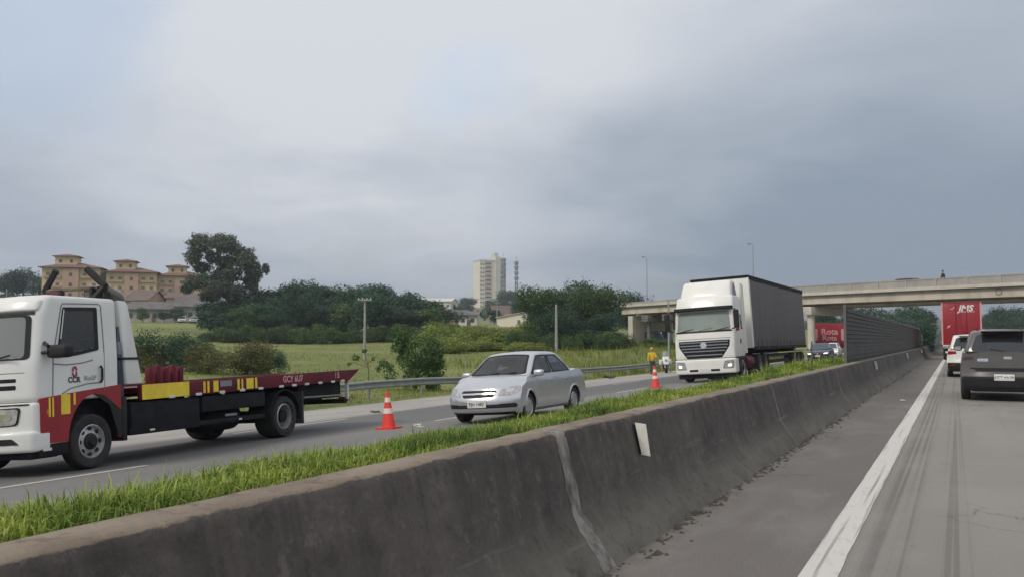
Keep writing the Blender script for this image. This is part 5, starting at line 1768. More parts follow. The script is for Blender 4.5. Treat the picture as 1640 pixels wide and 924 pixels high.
for s in (1, -1):
    pan('lamp_well', 'print_grey', t, bu, 'F', [(s * 0.74, 0.53), (s * 1.17, 0.53), (s * 1.20, 0.86), (s * 0.83, 0.84)][::s], r=0.05, eps=0.003, step=0.08)
    pan('headlight', 'lamp', t, bu, 'F', [(s * 0.78, 0.56), (s * 1.14, 0.56), (s * 1.17, 0.82), (s * 0.86, 0.80)][::s], r=0.05, eps=0.008, step=0.08)
    pan('lamp_reflector', 'lamp_bright', t, bu, 'F', [(s * 0.93, 0.60), (s * 1.08, 0.60), (s * 1.10, 0.72), (s * 0.95, 0.71)][::s], r=0.04, eps=0.014)
    pan('bumper_slot', 'black', t, bu, 'F', rect(*sorted((s * 0.26, s * 0.62)), 0.44, 0.53), r=0.02, eps=0.006, step=0.1)
    pan('corner_panel', 'truckwhite', t, lc, 'F', [(s * 0.74, 0.98), (s * 1.2, 0.98), (s * 1.2, 1.66), (s * 1.07, 1.62), (s * 1.04, 1.45)][::s], r=0.03, eps=0.02, depth=0.03, step=0.1)
    fc = 'L' if s > 0 else 'R'
    dr = pan('door', 'truckwhite', t, lc, fc, [(-1.25, 1.0), (-0.22, 1.0), (-0.22, 2.0), (-0.42, 2.85), (-1.25, 2.88)], r=0.05, eps=0.006)
    pan('window_glass', 'glass', dr, lc, fc, [(-1.15, 2.05), (-0.32, 2.0), (-0.50, 2.74), (-1.15, 2.78)], r=0.05, eps=0.012)
    pan('quarter_glass', 'glass', t, lc, fc, rect(-1.72, -1.42, 2.1, 2.72), r=0.05, eps=0.008)
    MB().tube([(-1.14, s * 1.275, 1.5), (-1.14, s * 1.275, 1.7)], 0.02, 5).build('handle', 'black', dr)
    for z in (0.46, 0.78):
        MB().box((-1.05, s * 1.16 - 0.09, z), (-0.5, s * 1.16 + 0.08, z + 0.06)).build('step', 'chassis', t)
    MB().box((-1.0, s * 1.12 - 0.1, 0.38), (-0.42, s * 1.12 + 0.12, 0.94)).build('step_well', 'black', t, bev=0.02)
    ma = MB().tube([(-0.10, s * 1.16, 2.92), (0.10, s * 1.42, 2.88)], 0.025, 6).tube([(-0.06, s * 1.2, 2.1), (0.08, s * 1.40, 2.16)], 0.025, 6).build('mirror_arm', 'black', t)
    Shell((0.02, min(s * 1.32, s * 1.54), 2.12), (0.14, max(s * 1.32, s * 1.54), 2.86), 0.05).build('mirror_head', 'black', ma, (1, 1, 1))
    MB().tube([(-1.55 + 0.56 * math.cos(a), s * 1.18, 0.5 + 0.60 * math.sin(a)) for a in np.linspace(0.0, math.pi, 12)], 0.06, 6).build('wheel_arch', 'black', t)
    wheel(t, -1.55, s * 1.08, 0.51, 0.30, s, 'rim', 'truck')
    wheel(t, -4.95, s * 0.98, 0.51, 0.56, s, 'rim', 'truck', dual=True)
    wheel(t, -6.25, s * 0.98, 0.51, 0.56, s, 'rim', 'truck', dual=True)
    for x in (-14.0, -15.25, -16.5):
        wheel(t, x, s * 0.98, 0.50, 0.54, s, 'rim', 'truck', dual=True)
    MB().lathe([(0.29, -3.9), (0.31, -3.85), (0.31, -2.65), (0.29, -2.6)], (0, s * 0.9, 0.72), 0, 16).build('fuel_tank', 'maroon' if s > 0 else 'galv', t)
    MB().box((-12.6, s * 1.1 - 0.03, 0.55), (-7.4, s * 1.1 + 0.03, 0.72)).build('side_guard', 'chassis', t)
    MB().box((-12.6, s * 1.1 - 0.03, 0.86), (-7.4, s * 1.1 + 0.03, 1.0)).build('side_guard', 'chassis', t)
    MB().box((-17.0, s * 0.98 - 0.27, 1.06), (-13.5, s * 0.98 + 0.27, 1.09)).build('trailer_mudguard', 'chassis', t)
pl = pan('number_plate', 'plate', t, bu, 'F', rect(-0.21, 0.21, 0.43, 0.56), r=0.01, eps=0.012)
MB().box((-0.75, -1.15, 0.16), (-0.12, 1.15, 0.36)).build('bumper_skirt', 'chassis', t, bev=0.03)
# aerofoil on the roof
def D_air(p):
    x, y, z = p
    k = (z - 3.42) / 0.75
    f = sm((x + 1.9) / 1.5)
    x -= f * (0.50 * max(0, k) ** 1.5 + 0.20 * abs(y / 1.18) ** 3)
    return np.array((x, y * (1 - 0.08 * k), z))


af = Shell((-1.95, -1.08, 3.40), (-0.68, 1.08, 4.16), 0.10, D_air)
af.build('roof_fairing', 'truckwhite', t, (6, 7, 5))
for s, fc in ((1, 'L'), (-1, 'R')):
    pan('fairing_recess', 'print_grey', t, af, fc, [(-1.9, 3.50), (-1.0, 3.50), (-1.15, 3.85), (-1.5, 4.04), (-1.9, 4.06)], r=0.1, eps=0.004)
    MB().prism([(-1.98, 1.1), (-2.5, 1.1), (-2.45, 3.98), (-1.98, 4.05)], 1, s * 1.2 - 0.03, s * 1.2 + 0.03).build('side_fairing', 'truckwhite', t)
MB().box((-7.0, -0.45, 0.75), (-0.6, 0.45, 1.05)).build('tractor_chassis', 'chassis', t)
MB().box((-1.9, -0.6, 0.5), (-0.4, 0.6, 0.95)).build('engine', 'chassis', t)
MB().box((-18.2, -0.6, 1.05), (-4.2, 0.6, 1.28)).build('trailer_chassis', 'chassis', t)
# trailer
MB().box((-3.55, -1.26, 1.30), (-3.40, 1.26, 4.36)).build('trailer_front_wall', 'truckwhite', t, bev=0.03)
MB().box((-17.75, -1.24, 1.30), (-3.56, 1.24, 1.42)).build('trailer_floor', 'chassis', t)
MB().box((-17.80, -1.30, 4.37), (-3.36, 1.30, 4.47)).build('trailer_roof', 'chassis', t, bev=0.02)
MB().box((-17.82, -1.26, 1.30), (-17.7, 1.26, 4.36)).build('trailer_rear_doors', 'wall_grey', t, bev=0.02)
for s in (1, -1):
    # curtain, slightly rippled between its straps
    b = MB()
    xs, zs = np.linspace(-17.69, -3.58, 72), np.linspace(1.36, 4.30, 5)
    rg2 = np.random.default_rng(4 + s)
    v = [(x, s * (1.262 + 0.005 * math.sin(x * 5.2) + 0.006 * math.sin(x * 2.1 + z)), z) for x in xs for z in zs]
    b.add(v, [(i * 5 + k, i * 5 + k + 1, (i + 1) * 5 + k + 1, (i + 1) * 5 + k) for i in range(71) for k in range(4)])
    b.build('curtain', 'curtain', t, weld=False)
    MB().box((-17.75, s * 1.275 - 0.015, 1.22), (-3.45, s * 1.275 + 0.015, 1.36)).build('side_rail', 'chassis', t)
    MB().box((-17.75, s * 1.285 - 0.012, 4.28), (-3.45, s * 1.285 + 0.012, 4.367)).build('curtain_track', 'chassis', t)
    for x in np.arange(-16.5, -4.0, 2.4):
        MB().box((x - 0.05, s * 1.295 - 0.006, 1.27), (x + 0.05, s * 1.295 + 0.006, 1.31)).build('marker_light', 'amber', t)
    for x in np.arange(-17.2, -3.9, 0.9):
        MB().box((x - 0.022, s * 1.283 - 0.004, 1.34), (x + 0.022, s * 1.283 + 0.004, 1.62)).build('curtain_strap', 'black', t)
    MB().box((-3.62, s * 1.27 - 0.02, 1.30), (-3.36, s * 1.27 + 0.02, 4.36)).build('corner_post', 'truckwhite', t)
    MB().box((-4.6, s * 0.55 - 0.06, 0.35), (-4.45, s * 0.55 + 0.06, 1.2)).build('landing_leg', 'chassis', t).location = (-4.2, 0, 0)
    MB().box((-17.84, s * 0.95 - 0.12, 0.8), (-17.74, s * 0.95 + 0.12, 0.95)).build('tail_light', 'tail', t)
MB().tube([(-2.2, -0.3, 1.4), (-2.6, -0.2, 1.25), (-3.2, 0.0, 1.6), (-3.45, 0.1, 1.9)], 0.03, 6).build('air_hose', 'red', t)

# ------------------------------------------------------------------ red box truck ahead
p = at(1540, 545, 65.5)
t = root('box_truck', 'red box truck with pale lettering seen from behind under the bridge', 'truck', frame(p.x + 0.02, p.y, (0, 1), False))
MB().box((0.0, -1.27, 1.12), (7.2, 1.27, 4.2)).build('box_body', 'red', t, bev=0.03)
for s in (1, -1):
    MB().box((-0.035, s * 1.26 - 0.055, 1.10), (0.0, s * 1.26 + 0.055, 4.2)).build('corner_post', 'print_pink', t)
    MB().box((-0.022, *sorted((s * 0.012, s * 1.20))[:1], 1.16), (-0.003, sorted((s * 0.012, s * 1.20))[1], 4.12)).build('rear_door', 'red', t, bev=0.005)
    MB().tube([(-0.04, s * 0.35, 1.2), (-0.04, s * 0.35, 4.05)], 0.018, 6).build('lock_rod', 'maroon', t)
    MB().box((-0.06, s * 0.98 - 0.2, 0.86), (0.02, s * 0.98 + 0.2, 1.0)).build('tail_light', 'tail', t)
    wheel(t, 1.5, s * 0.98, 0.5, 0.52, s, 'rim', 'truck', dual=True)
    wheel(t, 8.2, s * 1.02, 0.5, 0.3, s, 'rim', 'truck')
    MB().box((0.78, s * 0.98 - 0.26, 0.22), (0.82, s * 0.98 + 0.26, 0.95)).build('mud_flap', 'black', t)
MB().box((-0.04, -1.27, 4.13), (0.0, 1.27, 4.2)).build('top_rail', 'red', t)
MB().box((-0.08, -1.25, 1.0), (0.05, 1.25, 1.11)).build('bed_sill', 'print_pink', t)
MB().box((-0.02, -1.1, 0.5), (0.08, 1.1, 0.64)).build('underrun_bar', 'plate', t)
MB().box((0.05, -0.45, 0.7), (9.0, 0.45, 1.1)).build('chassis', 'chassis', t)
MB().box((7.5, -1.2, 0.8), (9.3, 1.2, 2.9)).build('cab', 'red', t, bev=0.1)
pl = MB().box((-0.05, -0.2, 0.70), (-0.025, 0.2, 0.83)).build('number_plate', 'plate', t)
text('JMS', 0.62, 'print_white', 'lettering', t, (-0.0265, -0.33, 3.72), (0, -1, 0), (0.0, -0.25, 1), bold=0.02)
b = MB()
b.add([(-0.0265, 0.72, 3.66), (-0.0265, 0.42, 3.86), (-0.0265, 0.38, 3.82), (-0.0265, 0.60, 3.64), (-0.0265, 0.12, 3.45), (-0.0265, 0.16, 3.52), (-0.0265, -0.9, 3.5), (-0.0265, -0.9, 3.46)], [(0, 1, 2, 3), (4, 5, 6, 7)])
b.build('lettering_swoosh', 'print_pink', t, weld=False)
b = MB()
b.add([(-0.0265, 0.96, 2.28), (-0.0265, 0.74, 2.40), (-0.0265, 0.72, 2.55), (-0.0265, 0.90, 2.46)], [(0, 1, 2, 3)])
b.build('door_sticker', 'print_pink', t)
# far dark truck beyond, right of the red one
p = at(1584, 545, 120)
t = root('far_truck', 'small dark truck far ahead on the road, right of the red truck', 'truck', frame(p.x, p.y, (0, 1), False))
MB().box((0, -1.2, 1.0), (6, 1.2, 2.9)).build('box_body', 'darkgrey_paint', t, bev=0.05)
MB().box((-0.02, -0.35, 1.6), (0.0, 0.35, 2.3)).build('rear_panel', 'print_grey', t)
MB().box((0.0, -0.5, 0.6), (7, 0.5, 0.98)).build('chassis', 'chassis', t)
MB().box((6.2, -1.1, 0.7), (7.9, 1.1, 2.5)).build('cab', 'white', t, bev=0.1)
for s in (1, -1):
    for x in (1.4, 7.0):
        wheel(t, x, s * 0.95, 0.45, 0.4, s, 'rim', 'truck', dual=True)

# ------------------------------------------------------------------ traffic cones
def cone(label, x, y, h):
    k = h / 0.72
    t = root('traffic_cone', label, 'traffic cone', frame(x, y, (0, -1)), 'orange cones along the closed lane')
    b = MB()
    b.prism(round_poly(rect(-0.2, 0.2, -0.2, 0.2), 0.05), 2, 0.0, 0.035)
    b.build('base', 'cone', t)
    rad = lambda z: 0.135 - (0.135 - 0.032) * (z - 0.03) / 0.69
    for z0, z1, m_, nm in ((0.036, 0.30, 'cone', 'body'), (0.3, 0.40, 'cone_white', 'reflective_band'), (0.40, 0.52, 'cone', 'body'), (0.52, 0.61, 'cone_white', 'reflective_band'), (0.61, 0.72, 'cone', 'tip')):
        e_ = 0.003 if m_ == 'cone_white' else 0
        MB().lathe([(rad(z0) + e_, z0), (rad(z1) + e_, z1)], (0, 0, 0), 2, 24).build(nm, m_, t)
    t.scale = (k, k, k)
    return t


cone('large orange cone with two white bands between the tow truck and silver car', -10.32, 15.43, 0.74)
cone('smaller orange cone with white bands beside the white lorry cab', -10.12, 32.9, 0.80)


# ------------------------------------------------------------------ people
def skin(name, joints, edges, m_, parent, lvl=2):
    me = bpy.data.meshes.new(name)
    me.from_pydata([j[0] for j in joints], edges, [])
    o = put(name, me, m_, parent)
    md = o.modifiers.new('skin', 'SKIN')
    me.skin_vertices
    for i, j in enumerate(joints):
        sv = me.skin_vertices[0].data[i]
        sv.radius = j[1]
        sv.use_root = (i == 0)
    sb = o.modifiers.new('sub', 'SUBSURF')
    sb.levels = sb.render_levels = lvl
    md.use_smooth_shade = True
    return o


def person(label, M, top, legs, hat, arm_pose, loc_group=None):
    t = root('person', label, 'person', M, loc_group)
    J, E = [], []

    def j(p, r, par=None):
        J.append((p, r if isinstance(r, tuple) else (r, r)))
        if par is not None:
            E.append((par, len(J) - 1))
        return len(J) - 1
    pel = j((0, 0, 0.93), (0.15, 0.11))
    wa = j((0, 0, 1.06), (0.135, 0.10), pel)
    ch = j((0.01, 0, 1.28), (0.165, 0.115), wa)
    nk0 = j((0.0, 0, 1.43), (0.07, 0.065), ch)
    nk = j((0.01, 0, 1.50), (0.052, 0.055), nk0)
    hd = j((0.03, 0, 1.60), (0.078, 0.09), nk)
    hd2 = j((0.03, 0, 1.69), (0.075, 0.085), hd)
    ns = j((0.125, 0, 1.60), (0.014, 0.018), hd)
    arms, lg = {}, {}
    for s in (1, -1):
        sh = j((0, s * 0.19, 1.38), 0.062, ch)
        ax, ay, az = arm_pose[0 if s > 0 else 1]
        el = j((ax * 0.4, s * (0.24 + ay * 0.4), 1.38 - 0.29), 0.044, sh)
        wr = j((ax, s * (0.24 + ay), 1.38 - 0.29 + az), 0.029, el)
        d = (Vector(J[wr][0]) - Vector(J[el][0])).normalized()
        pm = j(tuple(Vector(J[wr][0]) + d * 0.07), (0.034, 0.020), wr)
        for q, ln in ((-1.5, 0.065), (-0.5, 0.08), (0.5, 0.085), (1.5, 0.07)):
            j(tuple(Vector(J[pm][0]) + d * ln + Vector((0.010 * q * 1.6, 0, 0))), 0.0085, pm)
        j(tuple(Vector(J[wr][0]) + d * 0.07 + Vector((0.055, 0, 0.0))), 0.010, wr)
        hp = j((0, s * 0.09, 0.86), 0.095, pel)
        kn = j((0.03, s * 0.115, 0.48), 0.062, hp)
        an = j((-0.01, s * 0.13, 0.09), 0.042, kn)
        j((0.12, s * 0.145, 0.035), (0.042, 0.032), an)
    skin('body', J, E, 'skin', t)
    # clothes: jacket over trunk and arms, trousers over the legs
    JJ = [((0, 0, 1.30), (0.19, 0.14)), ((0, 0, 1.08), (0.165, 0.13)), ((0, 0, 0.86), (0.175, 0.14)), ((0, 0, 1.43), (0.09, 0.08))]
    EE = [(0, 1), (1, 2), (0, 3)]
    for s in (1, -1):
        ax, ay, az = arm_pose[0 if s > 0 else 1]
        b0 = len(JJ)
        JJ += [((0, s * 0.19, 1.38), (0.080, 0.080)), ((ax * 0.4, s * (0.24 + ay * 0.4), 1.09), (0.062, 0.062)), ((ax * 0.92, s * (0.24 + ay * 0.95), 1.09 + az * 0.9), (0.048, 0.048))]
        EE += [(0, b0), (b0, b0 + 1), (b0 + 1, b0 + 2)]
    skin('jacket', JJ, EE, top, t)
    JJ = [((0, 0, 0.93), (0.165, 0.125))]
    EE = []
    for s in (1, -1):
        b0 = len(JJ)
        JJ += [((0, s * 0.09, 0.84), (0.108, 0.108)), ((0.03, s * 0.115, 0.48), (0.080, 0.080)), ((-0.005, s * 0.13, 0.13), (0.066, 0.066))]
        EE += [(0, b0), (b0, b0 + 1), (b0 + 1, b0 + 2)]
        Shell((-0.07, s * 0.138 - 0.045, 0.0), (0.17, s * 0.138 + 0.045, 0.10), 0.035).build('boot', 'black', t, (2, 1, 1))
    skin('trousers', JJ, EE, legs, t)
    for s in (1, -1):
        MB().lathe([(0.011, 0), (0.008, 0.006)], (0.112, s * 0.032, 1.63), 0, 8).build('eye', 'black', t)
        MB().lathe([(0.012, -0.02), (0.022, 0), (0.012, 0.02)], (0.03, s * 0.088, 1.61), 2, 8).build('ear', 'skin', t)
    MB().box((0.112, -0.025, 1.555), (0.122, 0.025, 1.563)).build('mouth', 'maroon', t)
    if hat:
        b = MB().lathe([(0.102, 1.65), (0.104, 1.68), (0.09, 1.74), (0.05, 1.775), (0.01, 1.785)], (0.02, 0, 0), 2, 16)
        b.build('cap', hat, t)
        MB().box((0.09, -0.07, 1.66), (0.20, 0.07, 1.672)).build('cap_peak', hat, t, bev=0.004)
    else:
        MB().lathe([(0.097, 1.64), (0.103, 1.68), (0.088, 1.74), (0.05, 1.775), (0.01, 1.782)], (0.015, 0, 0), 2, 16).build('hair', 'hair', t)
    return t


p = at(1049, 597, 57)
person('road worker in a yellow jacket and cap standing on the far shoulder', frame(-18.1, 58.3, (0.55, -1)), 'hivis', 'trouser', 'hivis', ((0.28, 0.02, 0.05), (0.05, 0.05, -0.25)))
P_ = BP0 + BD * 5.2
q = at(1507, 452, 96)
s_ = (q - BP0).dot(BD)
p = BP0 + BD * s_ + BNORM * 0.9
person('dark clothed person walking across the bridge behind its parapet', frame(p.x, p.y, (BD.x, BD.y), False, bz(s_) + 1.62), 'trouser', 'trouser', None, ((0.15, 0.02, -0.22), (-0.12, 0.02, -0.24)))

def driver(label, M, top):
    t = root('person', label, 'person', M)
    J = [((0, 0, 0.0), (0.15, 0.12)), ((-0.04, 0, 0.20), (0.14, 0.10)), ((-0.09, 0, 0.42), (0.165, 0.11)), ((-0.09, 0, 0.54), (0.06, 0.06)), ((-0.06, 0, 0.62), (0.05, 0.052)), ((-0.03, 0, 0.70), (0.078, 0.09)), ((-0.03, 0, 0.77), (0.072, 0.085)), ((0.06, 0, 0.70), (0.014, 0.018))]
    E = [(0, 1), (1, 2), (2, 3), (3, 4), (4, 5), (5, 6), (5, 7)]
    for s in (1, -1):
        b0 = len(J)
        J += [((-0.09, s * 0.18, 0.47), (0.06, 0.06)), ((0.12, s * 0.25, 0.28), (0.042, 0.042)), ((0.36, s * 0.17, 0.40), (0.028, 0.028)), ((0.43, s * 0.16, 0.43), (0.034, 0.02)),
              ((0.40, s * 0.09, 0.0), (0.09, 0.09)), ((0.62, s * 0.10, -0.25), (0.055, 0.055))]
        E += [(2, b0), (b0, b0 + 1), (b0 + 1, b0 + 2), (b0 + 2, b0 + 3), (0, b0 + 4), (b0 + 4, b0 + 5)]
        for q in (-1.5, -0.5, 0.5, 1.5):
            J.append(((0.50, s * 0.145 + 0.012 * q, 0.445 - 0.012 * abs(q)), (0.0085, 0.0085)))
            E.append((b0 + 3, len(J) - 1))
        J.append(((0.44, s * 0.11, 0.46), (0.010, 0.010)))
        E.append((b0 + 2, len(J) - 1))
    skin('body', J, E, 'skin', t)
    JJ = [((-0.08, 0, 0.40), (0.185, 0.13)), ((-0.04, 0, 0.18), (0.165, 0.125)), ((0, 0, 0.0), (0.17, 0.14))]
    EE = [(0, 1), (1, 2)]
    for s in (1, -1):
        b0 = len(JJ)
        JJ += [((-0.09, s * 0.18, 0.47), (0.075, 0.075)), ((0.12, s * 0.25, 0.28), (0.056, 0.056)), ((0.33, s * 0.18, 0.385), (0.042, 0.042))]
        EE += [(0, b0), (b0, b0 + 1), (b0 + 1, b0 + 2)]
    skin('shirt', JJ, EE, top, t)
    MB().lathe([(0.097, 0.72), (0.102, 0.755), (0.088, 0.82), (0.05, 0.855), (0.01, 0.862)], (-0.045, 0, 0), 2, 16).build('hair', 'hair', t)
    for s in (1, -1):
        MB().lathe([(0.011, 0), (0.008, 0.006)], (0.047, s * 0.032, 0.725), 0, 8).build('eye', 'black', t)
        MB().lathe([(0.012, -0.02), (0.022, 0), (0.012, 0.02)], (-0.03, s * 0.088, 0.70), 2, 8).build('ear', 'skin', t)
    return t


driver('driver in dark clothes sitting at the wheel of the silver saloon car', SEDAN.matrix_world @ Matrix.Translation((-2.14, 0.36, 0.50)), 'trouser')

# ------------------------------------------------------------------ white motorcycle behind the worker
t = root('motorcycle', 'white motorcycle parked on the shoulder between the yellow worker and the lorry', 'motorcycle', frame(-17.55, 59.6, (0.35, -1)))
for x in (0.0, -1.42):
    o = MB().lathe([(0.20, -0.05), (0.28, -0.065), (0.315, -0.035), (0.315, 0.035), (0.28, 0.065), (0.20, 0.05)], (0, 0, 0), 1, 24).build('wheel', 'rubber', t)
    o.location = (x, 0, 0.315)
    MB().lathe([(0.21, -0.03), (0.05, -0.04), (0.05, 0.04), (0.21, 0.03)], (0, 0, 0), 1, 16).build('rim', 'rim', o)
for s in (1, -1):
    MB().tube([(0.0, s * 0.09, 0.32), (-0.28, s * 0.09, 1.0)], 0.025, 8).build('fork', 'chrome', t)
    MB().tube([(-0.30, 0, 1.02), (-0.32, s * 0.25, 1.10), (-0.42, s * 0.38, 1.06)], 0.016, 6).build('handlebar', 'black', t)
    Shell((-1.60, min(s * 0.18, s * 0.42), 0.55), (-1.02, max(s * 0.18, s * 0.42), 0.92), 0.08).build('pannier', 'white', t, (1, 1, 1))
    MB().tube([(-1.45, s * 0.14, 0.32), (-0.75, s * 0.16, 0.42)], 0.035, 6).build('swing_arm', 'chassis', t)
fa = Shell((-0.42, -0.26, 0.55), (0.05, 0.26, 1.12), 0.12, lambda p: np.array((p[0] - (p[2] - 0.55) * 0.35, p[1] * (0.7 + 0.5 * (p[2] - 0.5)), p[2])))
fa.build('fairing', 'white', t, (2, 3, 4))
MB().add([(-0.28, -0.22, 1.08), (-0.20, 0, 1.10), (-0.28, 0.22, 1.08), (-0.50, -0.16, 1.45), (-0.44, 0, 1.50), (-0.50, 0.16, 1.45)], [(0, 1, 4, 3), (1, 2, 5, 4)]).build('windshield', 'glass_pale', t)
Shell((-0.85, -0.16, 0.78), (-0.35, 0.16, 1.05), 0.09).build('fuel_tank', 'white', t, (2, 2, 2))
Shell((-1.5, -0.16, 0.74), (-0.8, 0.16, 0.88), 0.05).build('seat', 'black', t, (2, 1, 1))
Shell((-1.15, -0.2, 0.28), (-0.45, 0.2, 0.74), 0.08).build('engine', 'chassis', t, (2, 2, 2))
MB().box((-1.68, -0.1, 0.72), (-1.60, 0.1, 0.82)).build('tail_light', 'tail', t, bev=0.01)
MB().lathe([(0.09, 0), (0.08, 0.03)], (0.0, 0, 0.86), 0, 12).build('headlight', 'lamp', t)
Shell((-0.32, -0.08, 0.58), (0.30, 0.08, 0.66), 0.035).build('front_mudguard', 'white', t, (2, 1, 1))
MB().tube([(-0.8, 0.15, 0.32), (-0.75, 0.32, 0.0)], 0.018, 6).build('kick_stand', 'chassis', t)

# ------------------------------------------------------------------ bits of litter
def scrap(name, label, x, y, z, s, m_, seed):
    rg = random.Random(seed)
    b = MB()
    pts = [(math.cos(a) * s * rg.uniform(0.6, 1.2), math.sin(a) * s * rg.uniform(0.35, 0.8), s * rg.uniform(0.05, 0.4)) for a in np.linspace(0, 5.6, 8)]
    b.add(pts + [(p[0] * 0.9, p[1] * 0.9, p[2] + 0.02) for p in pts] + [(0, 0, s * 0.35)], [(i, (i + 1) % 8, 8 + (i + 1) % 8, 8 + i) for i in range(8)] + [(8 + i, 8 + (i + 1) % 8, 16) for i in range(8)] + [tuple(range(8))])
    o = b.build(name, m_)
    o.location = (x, y, z - 0.01)
    tag(o, label, 'litter')


scrap('rubber_scrap', 'black strip of rubber lying on the far pale shoulder right of the silver car', -18.28, 50.5, zopp(-18.28), 0.45, 'rubber', 1)
scrap('dirt_lump', 'brown lump of dirt on the pale shoulder between cone and silver car', *[(lambda q: (q[0], q[1]))((-14.9, 21.6))][0], zopp(-14.9), 0.17, 'dirt', 2)
scrap('paper_scrap', 'small white scrap of paper on our own shoulder beside the edge line', -1.15, 23.5, 0.01, 0.07, 'plate', 3)
scrap('dirt_lump', 'dark lump lying on top of the barrier grass near the oncoming blue car', -2.66, 14.9, 0.80, 0.12, 'dirt', 4)

# ================================================================== TREES AND SHRUBS
def leaves_mesh(name, clumps, n, size, seed, m_, flat=0.0):
    """many leaf-sized quads spread through the clumps' volumes, denser towards their outsides"""
    r_ = np.random.default_rng(seed)
    c = np.array(clumps, float)
    w_ = (c[:, 3] * c[:, 4] * c[:, 5]) ** 0.7
    k = r_.choice(len(c), n, p=w_ / w_.sum())
    d = r_.normal(size=(n, 3))
    d /= np.linalg.norm(d, axis=1)[:, None]
    q = (0.32 + 0.70 * r_.random(n) ** 0.5 + 0.16 * np.abs(r_.normal(size=n)) * (r_.random(n) < 0.3))[:, None]
    # bumpy outline: radius varies with direction
    wob = 1 + 0.22 * np.sin(d[:, 0] * 5 + k * 1.3) * np.sin(d[:, 1] * 6 + k * 2.1) + 0.12 * np.sin(d[:, 2] * 9 + k)
    P = c[k, :3] + d * c[k, 3:] * q * wob[:, None]
    nrm = d + 0.9 * r_.normal(size=(n, 3)) + np.array([0, 0, 0.5])
    nrm /= np.linalg.norm(nrm, axis=1)[:, None]
    a = np.cross(nrm, r_.normal(size=(n, 3)))
    a /= np.linalg.norm(a, axis=1)[:, None]
    b = np.cross(nrm, a)
    s = size * r_.uniform(0.55, 1.35, n)[:, None]
    V = np.stack([P - a * s, P + b * s * 0.5 - a * s * 0.1 + nrm * s * 0.15, P + a * s, P - b * s * 0.5 - a * s * 0.1 + nrm * s * 0.15], 1).reshape(-1, 3)
    me = np_mesh(name, V, np.arange(n * 4).reshape(n, 4), 4)
    me.materials.append(MT[m_])
    return me


def limbs(H, clumps, r0, seed, split=0.35, m_='bark', keep=9):
    rg = random.Random(seed)
    b = MB()
    zb = H * split
    b.tube([(0, 0, -0.8), (0.02 * H * rg.uniform(-1, 1), 0, zb * 0.5), (0.02 * H * rg.uniform(-1, 1), 0.015 * H, zb), (0.02 * H, 0.02 * H, H * 0.72)], [r0 * 1.25, r0, r0 * 0.8, r0 * 0.3], 8)
    for c in sorted(clumps, key=lambda q: -q[3])[:keep]:
        z0 = zb * rg.uniform(0.75, 1.25)
        p1 = Vector((c[0] * 0.45, c[1] * 0.45, z0 + (c[2] - z0) * 0.55))
        b.tube([(0.01 * H, 0.01 * H, z0), p1, (c[0] * 0.9, c[1] * 0.9, c[2])], [r0 * 0.55, r0 * 0.35, r0 * 0.12], 6)
    me = b.mesh('trunk', weld=False, sharp=60)
    me.materials.append(MT[m_])
    return me


def make_proto(seed, H, Wd, n, leaf, m_, kindt='round', bark='bark'):
    rg = random.Random(seed)
    cl = []
    if kindt == 'round':
        for k in range(15):
            a, q = rg.uniform(0, 6.28), math.sqrt(rg.random())
            z = H * rg.uniform(0.30, 0.86)
            rm = Wd * 0.5 * (1 - ((z / H - 0.52) / 0.62) ** 2) * 0.78
            rr = Wd * rg.uniform(0.15, 0.25)
            cl.append((math.cos(a) * rm * q, math.sin(a) * rm * q, z, rr * 1.15, rr * 1.15, rr * rg.uniform(0.7, 1.0)))
    elif kindt == 'low':
        for k in range(15):
            a, q = rg.uniform(0, 6.28), math.sqrt(rg.random())
            z = H * rg.uniform(0.14, 0.78)
            rm = Wd * 0.5 * math.sqrt(max(0.1, 1 - (z / H) ** 2)) * 0.85
            rr = Wd * rg.uniform(0.13, 0.24)
            cl.append((math.cos(a) * rm * q, math.sin(a) * rm * q, z, rr * 1.15, rr * 1.15, min(rr, H * 0.28)))
    elif kindt == 'spiky':
        for k in range(40):
            a, q = rg.uniform(0, 6.28), math.sqrt(rg.random())
            z = H * rg.uniform(0.12, 0.88)
            rm = Wd * 0.45 * math.sqrt(max(0.05, 1 - ((z / H - 0.42) / 0.6) ** 2))
            rr = Wd * rg.uniform(0.06, 0.14)
            cl.append((math.cos(a) * rm * q, math.sin(a) * rm * q, z, rr, rr, rr * 1.6))
    cr = leaves_mesh('crown', cl, n, leaf, seed, m_)
    tr = limbs(H, cl, Wd * 0.025, seed, 0.34 if kindt == 'round' else 0.12, bark)
    return tr, cr, H, Wd


PRO = {
    'dark': [make_proto(s, 10, 9, 5200, 0.27, 'leaf_dark') for s in (1, 2, 3, 4)],
    'mid': [make_proto(s, 10, 9, 5200, 0.27, 'leaf_mid') for s in (11, 12)],
    'big': [make_proto(s, 10, 9, 9500, 0.19, 'leaf_dark') for s in (21, 22)],
    'bigmid': [make_proto(23, 10, 9, 9500, 0.19, 'leaf_mid')],
    'shrub': [make_proto(s, 3, 4.5, 4200, 0.13, 'leaf_light', 'low') for s in (31, 32)],
    'shrubdark': [make_proto(s, 3, 4.5, 4200, 0.13, 'leaf_mid', 'low') for s in (33,)],
    'olive': [make_proto(s, 3, 4.5, 8000, 0.075, 'leaf_brown', 'low') for s in (41, 42)],
    'olivedark': [make_proto(43, 3, 4.5, 8000, 0.075, 'leaf_dark', 'low')],
    'young': [make_proto(51, 3, 3, 9000, 0.07, 'leaf_mid', 'spiky')],
}


